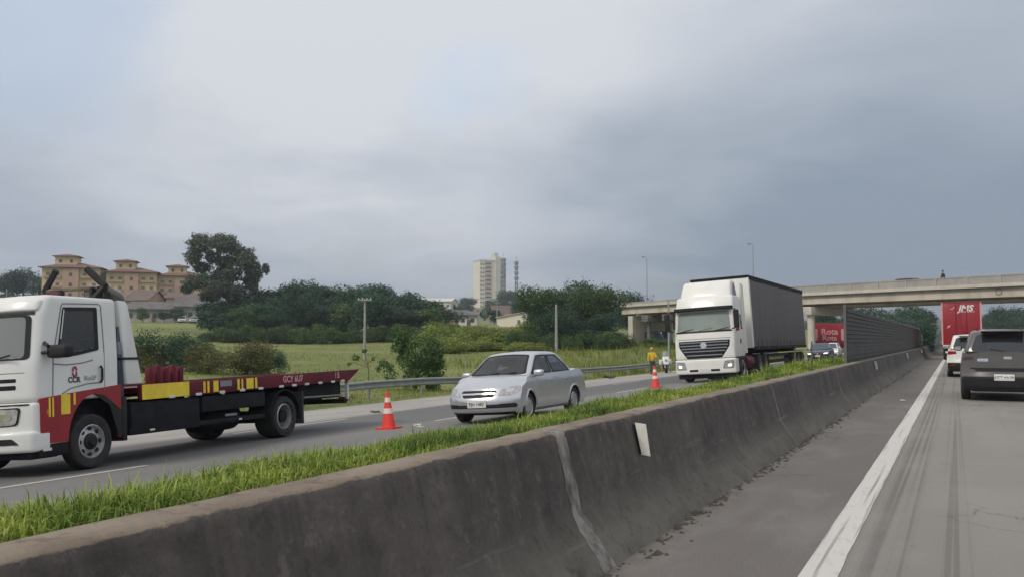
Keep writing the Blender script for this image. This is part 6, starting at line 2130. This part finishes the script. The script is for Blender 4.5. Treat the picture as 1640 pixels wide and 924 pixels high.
def tree(name, label, px, d, ytop, wpx, kd, i=0, group=None, base=None, rot=None, cat='tree'):
    tr, cr, H, Wd = PRO[kd][i % len(PRO[kd])]
    p = at(px, 545, d)
    zg = tz1(p.x, p.y) if base is None else base
    h = at(px, ytop, d).z - zg
    ws = wpx * d / F_PX / Wd
    o = root(name, label, cat, None, group, (p.x, p.y, zg))
    o.rotation_euler = (0, 0, i * 2.4 + px * 0.37 if rot is None else rot)
    o.scale = (ws, ws, h / H * 0.97)
    put('trunk', tr, None, o)
    put('crown', cr, None, o)
    return o


# the big eucalyptus: clumps set out by its outline in the photograph
D_E = 152
pe = at(362, 545, D_E)
zg = tz1(pe.x, pe.y)
k = D_E / F_PX
cl = []
rg = random.Random(8)
side = Vector((_r.x, _r.y, 0)).normalized()
fwd2 = Vector((_f.x, _f.y, 0)).normalized()
zc = lambda y: at(362, y, D_E).z - zg
for x, y, rx, ry in ((322, 393, 17, 15), (343, 385, 21, 12), (366, 394, 18, 13), (382, 408, 17, 14), (398, 420, 15, 14), (409, 436, 12, 15), (416, 428, 6, 8), (314, 412, 12, 13), (318, 428, 13, 9),
                     (340, 412, 13, 10), (360, 420, 14, 10), (352, 440, 13, 10), (376, 440, 13, 12), (394, 448, 13, 12), (334, 452, 16, 11), (314, 452, 14, 11), (355, 462, 17, 12), (380, 466, 16, 11), (405, 458, 9, 10), (328, 472, 16, 10), (300, 462, 9, 8)):
    o_ = (side * ((x - 362) * k) + fwd2 * rg.uniform(-3, 3))
    cl.append((o_.x, o_.y, zc(y), rx * k * 1.08, rx * k * 1.08, ry * k * 1.08))
H_E = zc(375)
eo = root('eucalyptus_tree', 'tall grey-green eucalyptus with gaps in its crown, rising above everything beside the apartment blocks', 'tree', None, None, (pe.x, pe.y, zg))
put('trunk', limbs(H_E, cl, 0.30, 8, 0.40, 'bark_pale', 16), None, eo)
put('crown', leaves_mesh('crown', cl, 26000, 0.21, 9, 'leaf_euc'), None, eo)

# the wood behind the meadow
wl = 'dark green broadleaf tree in the dense wood behind the meadow'
rg = random.Random(12)
prof = [(335, 478), (380, 472), (425, 462), (450, 452), (480, 446), (505, 450), (530, 452), (560, 455), (600, 448), (620, 456), (640, 462), (670, 470), (700, 482), (725, 492)]
NTH = ['leftmost', 'second from left', 'third from left', 'fourth from left', 'fifth from left', 'sixth from left', 'seventh from left', 'eighth from left', 'ninth from left', 'tenth from left', 'eleventh from left', 'twelfth from left', 'thirteenth from left', 'fourteenth from left', 'fifteenth from left', 'sixteenth from left', 'seventeenth from left', 'eighteenth from left']
i = 0
for px in range(345, 720, 21):
    tree('tree', wl, px + rg.uniform(-5, 5), 152 + rg.uniform(-4, 6), ip(px, prof) + rg.uniform(-2, 7), rg.uniform(62, 84), 'dark', i, 'trees of the wood behind the meadow')
    i += 1
for px in range(355, 730, 29):
    tree('tree', wl, px + rg.uniform(-6, 6), 138 + rg.uniform(-4, 4), ip(px, prof) + rg.uniform(14, 36), rg.uniform(58, 76), 'dark' if rg.random() < 0.7 else 'mid', i, 'trees of the wood behind the meadow')
    i += 1
for px in range(342, 745, 14):
    tree('shrub', 'low dark shrub along the foot of the wood behind the meadow', px + rg.uniform(-6, 6), 131 + rg.uniform(-2, 2), 524 + rg.uniform(-8, 9), rg.uniform(36, 52), 'shrubdark', i, 'shrubs at the foot of the wood', cat='shrub')
    i += 1
# trees on the skyline at the far left and between the blocks
for px, d, y, wd, lab in ((5, 290, 436, 60, 'a'), (35, 285, 428, 62, 'b'), (62, 280, 440, 40, 'c'), (-30, 290, 432, 70, 'd')):
    tree('tree', 'dark skyline tree left of the apartment blocks, ' + {-30: 'partly outside the photo', 5: 'at the photo edge', 35: 'the tallest of them', 62: 'nearest the blocks'}[px], px, d, y, wd, 'dark', px, 'trees on the left skyline')
for px, d, y, wd, lab in ((748, 520, 474, 36, 'small dark tree at the left foot of the tower block'), (812, 500, 462, 44, 'round dark tree in front of the tower block, right of its foot'), (790, 520, 480, 34, 'low dark tree in front of the middle of the tower block'),
                          (834, 400, 478, 34, 'dark tree between the antenna mast and the tall roadside trees'), (725, 420, 484, 36, 'dark tree between the wood and the tower block')):
    tree('tree', lab, px, d, y, wd, 'dark', px)
for px, d, y, wd, kd, ii, lab in ((868, 104, 447, 92, 'bigmid', 0, 'tall leafy green tree, left end of the clump right of the tower block'),
                                  (925, 112, 450, 96, 'big', 0, 'tall dense dark tree in the middle of the roadside clump, behind the concrete pole'),
                                  (960, 108, 446, 82, 'bigmid', 0, 'broad mid-green tree near the right end of the roadside clump'),
                                  (1008, 172, 458, 72, 'big', 1, 'dark tree at the right end of the clump, behind the end of the bridge'),
                                  (898, 98, 488, 84, 'big', 1, 'low dark tree at the front of the roadside clump, under the tall ones'),
                                  (962, 99, 500, 70, 'big', 0, 'low bushy tree at the front of the clump, beside the tall grass')):
    tree('tree', lab, px, d, y, wd, kd, ii, rot=px * 0.7)
for k_, px in enumerate(range(832, 1000, 15)):
    tree('shrub', 'dark shrub at the foot of the roadside clump, ' + NTH[k_], px, 95 + (k_ % 3) * 1.5, 526 + (k_ * 7) % 12, 44, 'shrubdark', k_, 'shrubs at the foot of the roadside clump', cat='shrub')
# pale green shrubs in front of the houses
rg = random.Random(3)
for px in range(695, 850, 17):
    tree('shrub', 'pale green rounded shrub on the bank below the tower block', px + rg.uniform(-5, 5), 118 + rg.uniform(-12, 12), 521 + rg.uniform(-6, 10) - (4 if px > 740 else 0), rg.uniform(50, 72), 'shrub', px, 'pale shrubs on the bank', cat='shrub')
for px in range(705, 850, 24):
    tree('shrub', 'pale green rounded shrub on the bank below the tower block', px + rg.uniform(-5, 5), 96 + rg.uniform(-4, 4), 543 + rg.uniform(-8, 6), rg.uniform(50, 66), 'shrub', px + 1, 'pale shrubs on the bank', cat='shrub')
for px, y in ((1050, 540), (1075, 545), (1030, 548), (1005, 552)):
    tree('shrub', 'grey-green shrub on the grass bank before the bridge, ' + NTH[[1005, 1030, 1050, 1075].index(px)], px, 104, y, 46, 'shrubdark', px, 'shrubs in front of the bridge', cat='shrub')
# shrubs on the meadow behind the tow truck
for px, d, y, wd, kd, lab in ((395, 46, 541, 118, 'olive', 'wide olive-brown bush behind the middle of the tow truck bed'), (335, 47, 548, 96, 'olive', 'reddish olive bush behind the front of the tow truck bed'),
                              (262, 50, 527, 110, 'olivedark', 'dark green bush just right of the tow truck headboard'), (305, 52, 533, 80, 'olivedark', 'smaller dark bush between the headboard bush and the olive ones'),
                              (430, 48, 556, 60, 'olivedark', 'small dark bush at the right end of the bushes behind the bed'), (222, 49, 540, 70, 'olive', 'olive bush half hidden by the tow truck headboard')):
    tree('bush', lab, px, d, y, wd, kd, px, cat='bush')
tree('young_tree', 'small bushy green tree by the guard rail left of the silver car', 664, 45, 526, 96, 'young', 0)

# bare sapling with a few leaf tufts beside the pole
p = at(592, 545, 42)
zg = tz1(p.x, p.y)
so_ = root('sapling', 'thin sapling with drooping leaf tufts between the tow truck tail and the small tree', 'tree', None, None, (p.x, p.y, zg))
q = lambda x, y: tuple(Vector(at(x, y, 42)) - p - Vector((0, 0, zg - p.z)))
b = MB()
b.tube([(0, 0, -0.2), q(590, 590), q(588, 577)], [0.03, 0.025, 0.015], 6)
for pts in ([q(589, 585), q(578, 572), q(570, 572)], [q(589, 582), q(602, 570), q(612, 577), q(618, 584)], [q(588, 578), q(584, 566), q(582, 560)], [q(589, 588), q(566, 580), q(557, 583)]):
    b.tube(pts, [0.018, 0.012, 0.008] + [0.006] * (len(pts) - 3), 5)
o = b.build('trunk', 'bark', so_, weld=False)
cl = [(*q(x, y), r_ * 42 / F_PX, r_ * 42 / F_PX, r_ * 42 / F_PX) for x, y, r_ in ((570, 572, 6), (614, 582, 7), (606, 590, 5), (558, 583, 4), (584, 562, 4), (622, 586, 6), (598, 574, 3))]
put('crown', leaves_mesh('crown', cl, 420, 0.06, 5, 'leaf_mid'), None, so_)

# beyond the bridge
rg = random.Random(31)
_L = sorted((1395, 1425, 1455, 1480, 1372, 1345, 1318, 1410, 1450, 1478))
for px, d, y, wd in ((1395, 175, 486, 60), (1425, 190, 488, 66), (1455, 210, 484, 70), (1480, 230, 492, 48), (1372, 168, 490, 50), (1345, 165, 494, 44), (1318, 168, 495, 50), (1410, 160, 506, 60), (1450, 185, 510, 60), (1478, 205, 512, 36)):
    tree('tree', 'hazy dark tree beyond the bridge above the slat fence, ' + NTH[_L.index(px)], px, d, y, wd, 'dark', px, 'trees beyond the bridge, left of the road')
_L = sorted((1590, 1618, 1645, 1600, 1575, 1675, 1720))
for px, d, y, wd in ((1590, 260, 502, 50), (1618, 240, 490, 60), (1645, 230, 486, 56), (1600, 330, 496, 40), (1575, 380, 508, 34), (1675, 220, 480, 60), (1720, 200, 474, 70)):
    tree('tree', 'hazy dark tree beyond the bridge above the dark grey car, ' + NTH[_L.index(px)], px, d, y, wd, 'dark', px, 'trees beyond the bridge, right of the road')
for px, d, y in ((1010, 190, 500), (1030, 186, 504), (1052, 192, 500), (1072, 188, 503), (1090, 186, 500)):
    tree('tree', 'dark tree seen through the shaded left end of the bridge, ' + NTH[[1010, 1030, 1052, 1072, 1090].index(px)], px, d, y, 44, 'dark', px, 'trees seen under the left end of the bridge')
for px, d, y, wd, kd, lab in ((838, 215, 482, 40, 'dark', 'dark tree standing over the brown roof, left of the roadside clump'), (792, 214, 494, 26, 'dark', 'small dark tree between the small white house and the brown roof'),
                              (228, 196, 492, 22, 'mid', 'small tree in front of the long white house, leftmost'), (262, 197, 498, 20, 'dark', 'small dark tree in front of the long white house, middle'),
                              (284, 198, 490, 26, 'dark', 'small dark tree between the long white house and the grey-roofed one'), (336, 190, 482, 34, 'dark', 'dark tree in front of the grey-roofed house, under the eucalyptus'),
                              (246, 240, 470, 26, 'mid', 'small tree behind the roof of the long white house')):
    tree('tree', lab, px, d, y, wd, kd, px)
# creeper grown over the end of the slat fence
cl = [(rg.uniform(-0.3, 0.3), y_ + rg.uniform(-0.9, 0.9), z, 0.5, 1.3, 0.42) for y_ in (-6, -3, 0, 3, 6) for z in np.linspace(0.75, 2.6, 7)]
o = root('creeper', 'dark creeper overgrowing the far end of the slat fence', 'plant', None, None, (-2.6, 97, 0))
put('foliage', leaves_mesh('foliage', cl, 6000, 0.12, 77, 'leaf_dark'), None, o)
MB().tube([(-0.1, 0, 0.5), (0, 0, 1.6), (0.05, 0, 2.6)], 0.05, 6).build('stem', 'bark', o)
# wooded hills along the horizon
r_ = np.random.default_rng(40)
cl = []
for px in range(-500, 2300, 7):
    if 1040 < px < 1085:
        continue
    d = r_.uniform(380, 900)
    top = 524 + 8 * math.sin(px * 0.013) + r_.uniform(-5, 8) - (14 if px < 500 else 0)
    if 1490 < px < 1580:
        top, d = 531 + r_.uniform(-3, 3), 1000
    p = at(px, top, d)
    zg = tz1(p.x, p.y)
    hh = max(3.0, p.z - zg)
    cl.append((p.x, p.y, zg + hh * 0.5, 9, 9, hh * 0.5))
kind(put('distant_woods', leaves_mesh('distant_woods', cl, 26000, 1.3, 41, 'leaf_dark'), None), 'stuff')


# ================================================================== BUILDINGS
def windows(par, x0, x1, z0, z1, cols, rows, y, wd, hh, m_='window', ax='y', nm='window'):
    me = None
    for i in range(cols):
        for j in range(rows):
            u_ = x0 + (x1 - x0) * (i + 0.5) / cols
            z = z0 + (z1 - z0) * (j + 0.5) / rows
            if me is None:
                bx = MB()
                if ax == 'y':
                    bx.box((-wd / 2, -0.06, -hh / 2), (wd / 2, 0.06, hh / 2))
                else:
                    bx.box((-0.06, -wd / 2, -hh / 2), (0.06, wd / 2, hh / 2))
                me = bx.mesh(nm)
            o = put(nm, me, m_, par)
            o.location = (u_, y, z) if ax == 'y' else (y, u_, z)


def hip(name, m_, par, x0, x1, y0, y1, z, h, ov=0.6, ridge=0.3):
    cx, cy = (x0 + x1) / 2, (y0 + y1) / 2
    a, b_, c_, d_ = x0 - ov, x1 + ov, y0 - ov, y1 + ov
    rl = max(0, (b_ - a) - (d_ - c_)) / 2 + 0.01
    v = [(a, c_, z), (b_, c_, z), (b_, d_, z), (a, d_, z), (a, c_, z + 0.15), (b_, c_, z + 0.15), (b_, d_, z + 0.15), (a, d_, z + 0.15), (cx - rl, cy, z + h), (cx + rl, cy, z + h)]
    return MB().add(v, [(0, 3, 2, 1), (0, 1, 5, 4), (1, 2, 6, 5), (2, 3, 7, 6), (3, 0, 4, 7), (4, 5, 9, 8), (5, 6, 9), (6, 7, 8, 9), (7, 4, 8)]).build(name, m_, par, sharp=10)


def block(label, px, d, yeave, wpx, cup, wall, yaw):
    """four-storey block with a hipped tile roof and a little roof tower"""
    p = at(px, 545, d)
    zg = tz1(p.x, p.y) - 1
    ze = at(px, yeave, d).z - zg
    W_ = wpx * d / F_PX * 0.86
    Dp = W_ * 0.7
    t = root('apartment_block', label, 'building', None, 'apartment blocks on the hill', (p.x, p.y, zg))
    t.rotation_euler = (0, 0, yaw)
    MB().box((-W_ / 2, -Dp / 2, 0), (W_ / 2, Dp / 2, ze)).build('wall', wall, t)
    MB().box((-W_ * 0.14, -Dp / 2 - 0.8, 0), (W_ * 0.14, -Dp / 2 - 0.002, ze * 0.985)).build('stair_bay', 'wall_pink', t)
    hip('roof', 'roof_tile', t, -W_ / 2, W_ / 2, -Dp / 2 - 0.4, Dp / 2, ze + 0.003, 1.7, 0.9)
    cx, cw, y0, y1 = cup
    cxm = (cx - px) * d / F_PX
    cwm = cw * d / F_PX * 0.42
    z0, z1 = at(px, y1, d).z - zg, at(px, y0 + 5, d).z - zg
    MB().box((cxm - cwm, -cwm, ze + 0.3), (cxm + cwm, cwm, z1)).build('roof_tower', wall, t)
    hip('tower_roof', 'roof_tile', t, cxm - cwm, cxm + cwm, -cwm, cwm, z1 + 0.003, at(px, y0, d).z - zg - z1, 0.7)
    windows(t, cxm - cwm, cxm + cwm, ze + 1.0, z1 - 0.2, 2, 1, -cwm, 0.7, 0.9)
    for a, b_ in ((-W_ / 2 + 0.3, -W_ * 0.15), (W_ * 0.15, W_ / 2 - 0.3)):
        windows(t, a, b_, 2.2, ze - 0.5, 2, 4, -Dp / 2, 0.95, 1.05, 'window_far')
    windows(t, -W_ * 0.12, W_ * 0.12, 2.2, ze - 0.5, 1, 4, -Dp / 2 - 0.8, 0.8, 0.9)
    windows(t, -Dp / 2 + 0.3, Dp / 2 - 0.3, 2.2, ze - 0.5, 3, 4, W_ / 2, 0.95, 1.05, 'window_far', ax='x')
    for j in range(4):
        z = 2.2 + (ze - 2.7) * (j + 0.5) / 4 - 0.95
        for a, b_ in ((-W_ / 2 + 0.5, -W_ * 0.17), (W_ * 0.17, W_ / 2 - 0.5)):
            MB().box((a, -Dp / 2 - 0.55, z), (b_, -Dp / 2 - 0.003, z + 0.62)).build('balcony', 'wall_pink', t)
    windows(t, -Dp / 2 + 0.3, Dp / 2 - 0.3, 2.2, ze - 0.5, 3, 4, -W_ / 2, 1.1, 1.2, ax='x')
    return t


block('apartment block with red tile roof directly above the tow truck cab, largest of three', 118, 258, 431, 98, (107, 38, 407, 424), 'wall_cream', R(40))
block('middle apartment block with red tile roof and small roof tower, above the white headboard', 212, 262, 438, 86, (201, 34, 415, 431), 'wall_cream', R(42))
block('apartment block with red tile roof nearest the eucalyptus, partly behind it', 290, 268, 444, 84, (283, 33, 423, 438), 'wall_cream', R(44))


def house(label, px, d, yeave, yridge, wpx, wall, roof, yaw, cols=3, group=None, depth=8.0):
    p = at(px, 545, d)
    zg = tz1(p.x, p.y) - 0.6
    ze, zr = at(px, yeave, d).z - zg, at(px, yridge, d).z - zg
    W_ = wpx * d / F_PX
    t = root('house', label, 'house', None, group, (p.x, p.y, zg))
    t.rotation_euler = (0, 0, yaw)
    MB().box((-W_ / 2, -depth / 2, -0.5), (W_ / 2, depth / 2, ze)).build('wall', wall, t)
    MB().add([(-W_ / 2 - 0.5, -depth / 2 - 0.6, ze - 0.1), (W_ / 2 + 0.5, -depth / 2 - 0.6, ze - 0.1), (W_ / 2 + 0.5, 0, zr), (-W_ / 2 - 0.5, 0, zr), (-W_ / 2 - 0.5, depth / 2 + 0.6, ze - 0.1), (W_ / 2 + 0.5, depth / 2 + 0.6, ze - 0.1),
              (-W_ / 2 - 0.5, -depth / 2 - 0.6, ze + 0.1), (W_ / 2 + 0.5, -depth / 2 - 0.6, ze + 0.1), (W_ / 2 + 0.5, 0, zr + 0.2), (-W_ / 2 - 0.5, 0, zr + 0.2), (-W_ / 2 - 0.5, depth / 2 + 0.6, ze + 0.1), (W_ / 2 + 0.5, depth / 2 + 0.6, ze + 0.1)],
             [(6, 7, 8, 9), (9, 8, 11, 10), (0, 3, 2, 1), (3, 4, 5, 2), (0, 1, 7, 6), (4, 10, 11, 5), (0, 6, 9, 3), (3, 9, 10, 4), (1, 2, 8, 7), (2, 5, 11, 8)]).build('roof', roof, t, sharp=10)
    v = [(s * W_ / 2, y, z) for s in (-1, 1) for y, z in ((-depth / 2, ze - 0.02), (depth / 2, ze - 0.02), (0, zr - 0.12))]
    MB().add(v, [(0, 1, 2), (3, 4, 5)]).build('gable', wall, t)
    windows(t, -W_ / 2, W_ / 2, 0.8, max(1.6, ze - 0.3), cols, max(1, int(ze / 3)), -depth / 2, 0.9, 1.0)
    MB().box((W_ * 0.06 - 0.45, -depth / 2 - 0.05, 0.0), (W_ * 0.06 + 0.45, -depth / 2 + 0.05, 2.0)).build('door', 'bark', t)
    return t


fy = YAW
house('long white-walled house with grey roof below the middle apartment block', 250, 205, 496, 484, 74, 'wall_dull', 'roof_grey', fy + R(4), 6)
house('grey-roofed house just left of the eucalyptus foot', 312, 206, 492, 477, 56, 'wall_dull', 'roof_grey', fy + R(18), 4)
house('pinkish brown low house behind the long white one', 300, 232, 478, 470, 56, 'wall_pink', 'roof_brown', fy + R(8), 4)
house('greyish house with tiled roof right of the tow truck headboard', 232, 230, 482, 466, 40, 'wall_pink', 'roof_brown', fy + R(-10), 3)
house('long white warehouse roof above the right end of the wood', 702, 420, 484, 478, 52, 'wall_white', 'wall_white', fy + R(-6), 6, depth=20)
house('house with red-brown roof left of the small white house, below the tower block', 728, 230, 506, 497, 40, 'wall_pink', 'roof_brown', fy + R(10), 3)
house('small white house with two windows below the tower block', 752, 222, 505, 499, 30, 'wall_white', 'roof_grey', fy + R(-4), 2)
house('brown-roofed house right of the small white one, behind the shrubs', 812, 250, 506, 490, 50, 'wall_grey', 'roof_brown', fy + R(14), 3)
# cream gable wall seen end-on beside the roadside clump
p = at(815, 545, 170)
zg = tz1(p.x, p.y)
t = root('cream_shed', 'cream shed with sloping roofline at the left edge of the roadside trees', 'shed', None, None, (p.x, p.y, zg))
t.rotation_euler = (0, 0, fy + R(-8))
k = 170 / F_PX
zz_ = lambda y: at(815, y, 170).z - zg
MB().prism([(-20 * k, zz_(509)), (24 * k, zz_(501)), (24 * k, -0.5), (4 * k, -0.5), (-19 * k, zz_(519))], 1, 0, 5.0).build('wall', 'tower_cream', t)
MB().prism([(-21.5 * k, zz_(508.5)), (25 * k, zz_(500)), (25 * k, zz_(499)), (-21.5 * k, zz_(507.5))], 1, -0.3, 5.3).build('roof', 'wall_white', t)
MB().box((14 * k, -0.05, zz_(519)), (18 * k, 0.05, zz_(512))).build('window', 'window_far', t)

# tower block with balconies
D_T = 800
p = at(784, 545, D_T)
zg = at(784, 500, D_T).z
k = D_T / F_PX
t = root('tower_block', 'tall cream tower block with white core, far off on the skyline', 'building', None, None, (p.x, p.y, zg - 6))
t.rotation_euler = (0, 0, fy + R(24))
zt = lambda y: at(784, y, D_T).z - (zg - 6)
MB().box((-22 * k, -7, 0), (4 * k, 8, zt(419))).build('left_wing', 'tower_cream', t)
MB().box((4 * k + 0.01, -9, 0), (13 * k, 9, zt(412))).build('core', 'wall_white', t)
MB().box((13 * k + 0.01, -6.5, 0), (23 * k, 8, zt(419))).build('right_wing', 'wall_white', t)
MB().box((5 * k, -4, zt(412)), (12 * k, 4, zt(405))).build('tank_house', 'wall_white', t)
MB().box((-22.6 * k, -7.4, zt(419)), (4 * k, 8.3, zt(419) + 1.0)).build('parapet', 'wall_white', t)
z0, z1 = 9, zt(421)
nfl = 11
for j in range(nfl):
    z = z0 + (z1 - z0) * (j + 0.5) / nfl
    MB().box((-13.5 * k, -7.6, z - 1.0), (-1.5 * k, -6.98, z + 0.2)).build('balcony', 'tower_band', t)
    MB().box((-13.0 * k, -7.06, z + 0.25), (-2.0 * k, -6.9, z + 1.5)).build('window', 'window', t)
windows(t, -21.5 * k, -14 * k, z0, z1, 2, nfl, -7.0, 1.3, 1.3)
windows(t, 14.5 * k, 22 * k, z0, z1, 2, nfl, -6.5, 1.0, 0.9)
windows(t, -6, 7, z0, z1, 3, nfl, 23 * k, 1.5, 1.4, ax='x')


def mast(label, px, d, ytop, ybase, w0, w1, drums):
    p = at(px, ybase, d)
    t = root('antenna_mast', label, 'mast', None, 'antenna masts by the tower block', p)
    H = at(px, ytop, d).z - p.z
    t.rotation_euler = (0, 0, fy + 0.4)
    b = MB()
    n = 9
    for sx in (-1, 1):
        for sy in (-1, 1):
            b.tube([(sx * w0, sy * w0, 0), (sx * w1, sy * w1, H)], 0.15, 5)
    for i in range(n):
        za, zb = H * i / n, H * (i + 1) / n
        wa, wb = w0 + (w1 - w0) * i / n, w0 + (w1 - w0) * (i + 1) / n
        for sx, sy, ex, ey in ((-1, -1, 1, -1), (1, -1, 1, 1), (1, 1, -1, 1), (-1, 1, -1, -1)):
            b.tube([(sx * wa, sy * wa, za), (ex * wb, ey * wb, zb)], 0.08, 4)
            b.tube([(ex * wa, ey * wa, za), (sx * wb, sy * wb, zb)], 0.08, 4)
    b.build('lattice', 'pole_dark', t, weld=False)
    for zf in drums:
        MB().lathe([(w1 + 1.0, H * zf - 0.9), (w1 + 1.0, H * zf + 0.9)], (0, 0, 0), 2, 10).build('antenna_ring', 'print_grey', t)
    MB().tube([(0, 0, H), (0, 0, H + 4)], 0.12, 5).build('spike', 'pole_dark', t)


mast('dark lattice antenna mast touching the right side of the tower block', 806, 700, 414, 475, 1.6, 1.2, (0.55, 0.7, 0.85, 0.97))
mast('slimmer lattice antenna mast standing clear, right of the tower block', 827, 690, 418, 490, 0.9, 0.7, (0.62, 0.74, 0.86, 0.96))


# ================================================================== POLES
def upole(label, px, d, ytop, r0, arms, lean=0.0):
    p = at(px, 545, d)
    zg = tz1(p.x, p.y)
    H = at(px, ytop, d).z - zg
    t = root('utility_pole', label, 'utility pole', None, 'utility poles on the verge', (p.x, p.y, zg))
    t.rotation_euler = (0, lean, fy)
    MB().lathe([(r0, -0.5), (r0 * 0.62, H)], (0, 0, 0), 2, 10).build('pole', 'pole', t)
    for z, w_ in arms:
        MB().box((-w_, -0.22, H - z - 0.05), (w_, -0.12, H - z + 0.05)).build('crossarm', 'pole', t)
        for x in (-w_ * 0.9, -w_ * 0.35, w_ * 0.35, w_ * 0.9):
            MB().lathe([(0.03, H - z + 0.05), (0.05, H - z + 0.10), (0.03, H - z + 0.17)], (x, -0.17, 0), 2, 8).build('insulator', 'plate', t)
    return t


upole('concrete utility pole with crossarm in front of the wood, above the orange cone', 584, 74, 478, 0.13, ((0.12, 0.55),))
upole('concrete utility pole in front of the roadside trees, right of the silver car', 891, 92, 487, 0.17, ())
upole('short pole on the verge just left of the lorry, in front of the bridge', 1071, 70, 480, 0.09, ())
upole('thin far utility pole among the roofs below the tower block', 796, 205, 484, 0.13, ((0.2, 0.6),))
upole('thin pale pole at the very left edge above the tow truck roof', 8, 140, 462, 0.12, ())


def lamp(label, px, d, ytop, two=False):
    p = at(px, 545, d)
    zg = tz1(p.x, p.y)
    H = at(px, ytop, d).z - zg
    t = root('street_lamp', label, 'street lamp', None, 'street lamps on the bridge approach', (p.x, p.y, zg))
    t.rotation_euler = (0, 0, fy)
    MB().tube([(0, 0, -0.5), (0, 0, H * 0.7), (0, 0, H - 0.1)], [0.09, 0.07, 0.05], 8).build('pole', 'galv', t)
    MB().tube([(0, 0, H - 0.12), (-0.2, 0, H + 0.05), (-0.5, 0, H + 0.08)], 0.035, 6).build('arm', 'galv', t)
    Shell((-0.95, -0.14, H + 0.02), (-0.4, 0.14, H + 0.14), 0.05).build('lamp_head', 'pole_dark', t, (2, 1, 1))


lamp('thin street lamp above the left end of the bridge, left of the lorry', 1037, 170, 412)
lamp('tall thin street lamp rising behind the trailer roof', 1208, 165, 391)

# small bus stop shelter-like dark kiosk under the far left bridge span is a parked van
p = at(1052, 535, 132)
t = root('parked_van', 'dark blue van parked in the shade under the left end of the bridge', 'van', frame(p.x, p.y, (0.9, -0.5), False, tz1(p.x, p.y)))
Shell((-2.4, -0.95, 0.35), (2.4, 0.95, 2.3), 0.15, lambda p: np.array((p[0] - sm((p[0] - 1.0) / 1.4) * max(0, p[2] - 1.2) * 0.6, p[1] * (1 - 0.06 * p[2] / 2.3), p[2]))).build('body', 'blue_paint', t, (5, 3, 4))
MB().box((-1.0, -0.96, 1.3), (1.0, -0.90, 1.95)).build('window_glass', 'glass_sky', t)
for s in (1, -1):
    for x in (1.5, -1.5):
        wheel(t, x, s * 0.82, 0.33, 0.2, s)

# ================================================================== HAZE
hm = bpy.data.materials.new('haze')
hm.use_nodes = True
h_ = hm.node_tree
h_.nodes.remove(h_.nodes['Principled BSDF'])
pv = h_.nodes.new('ShaderNodeVolumePrincipled')
pv.inputs['Color'].default_value = (0.80, 0.86, 0.93, 1)
pv.inputs['Density'].default_value = 0.00042
pv.inputs['Anisotropy'].default_value = 0.3
h_.links.new(pv.outputs[0], h_.nodes['Material Output'].inputs['Volume'])
zlo = float(GZ.min()) - 1.5
kind(MB().box((-3100, -3100, min(-9.0, zlo)), (3100, 3100, max(95.0, float(GZ.max()) + 5))).build('haze', hm, None), 'stuff')
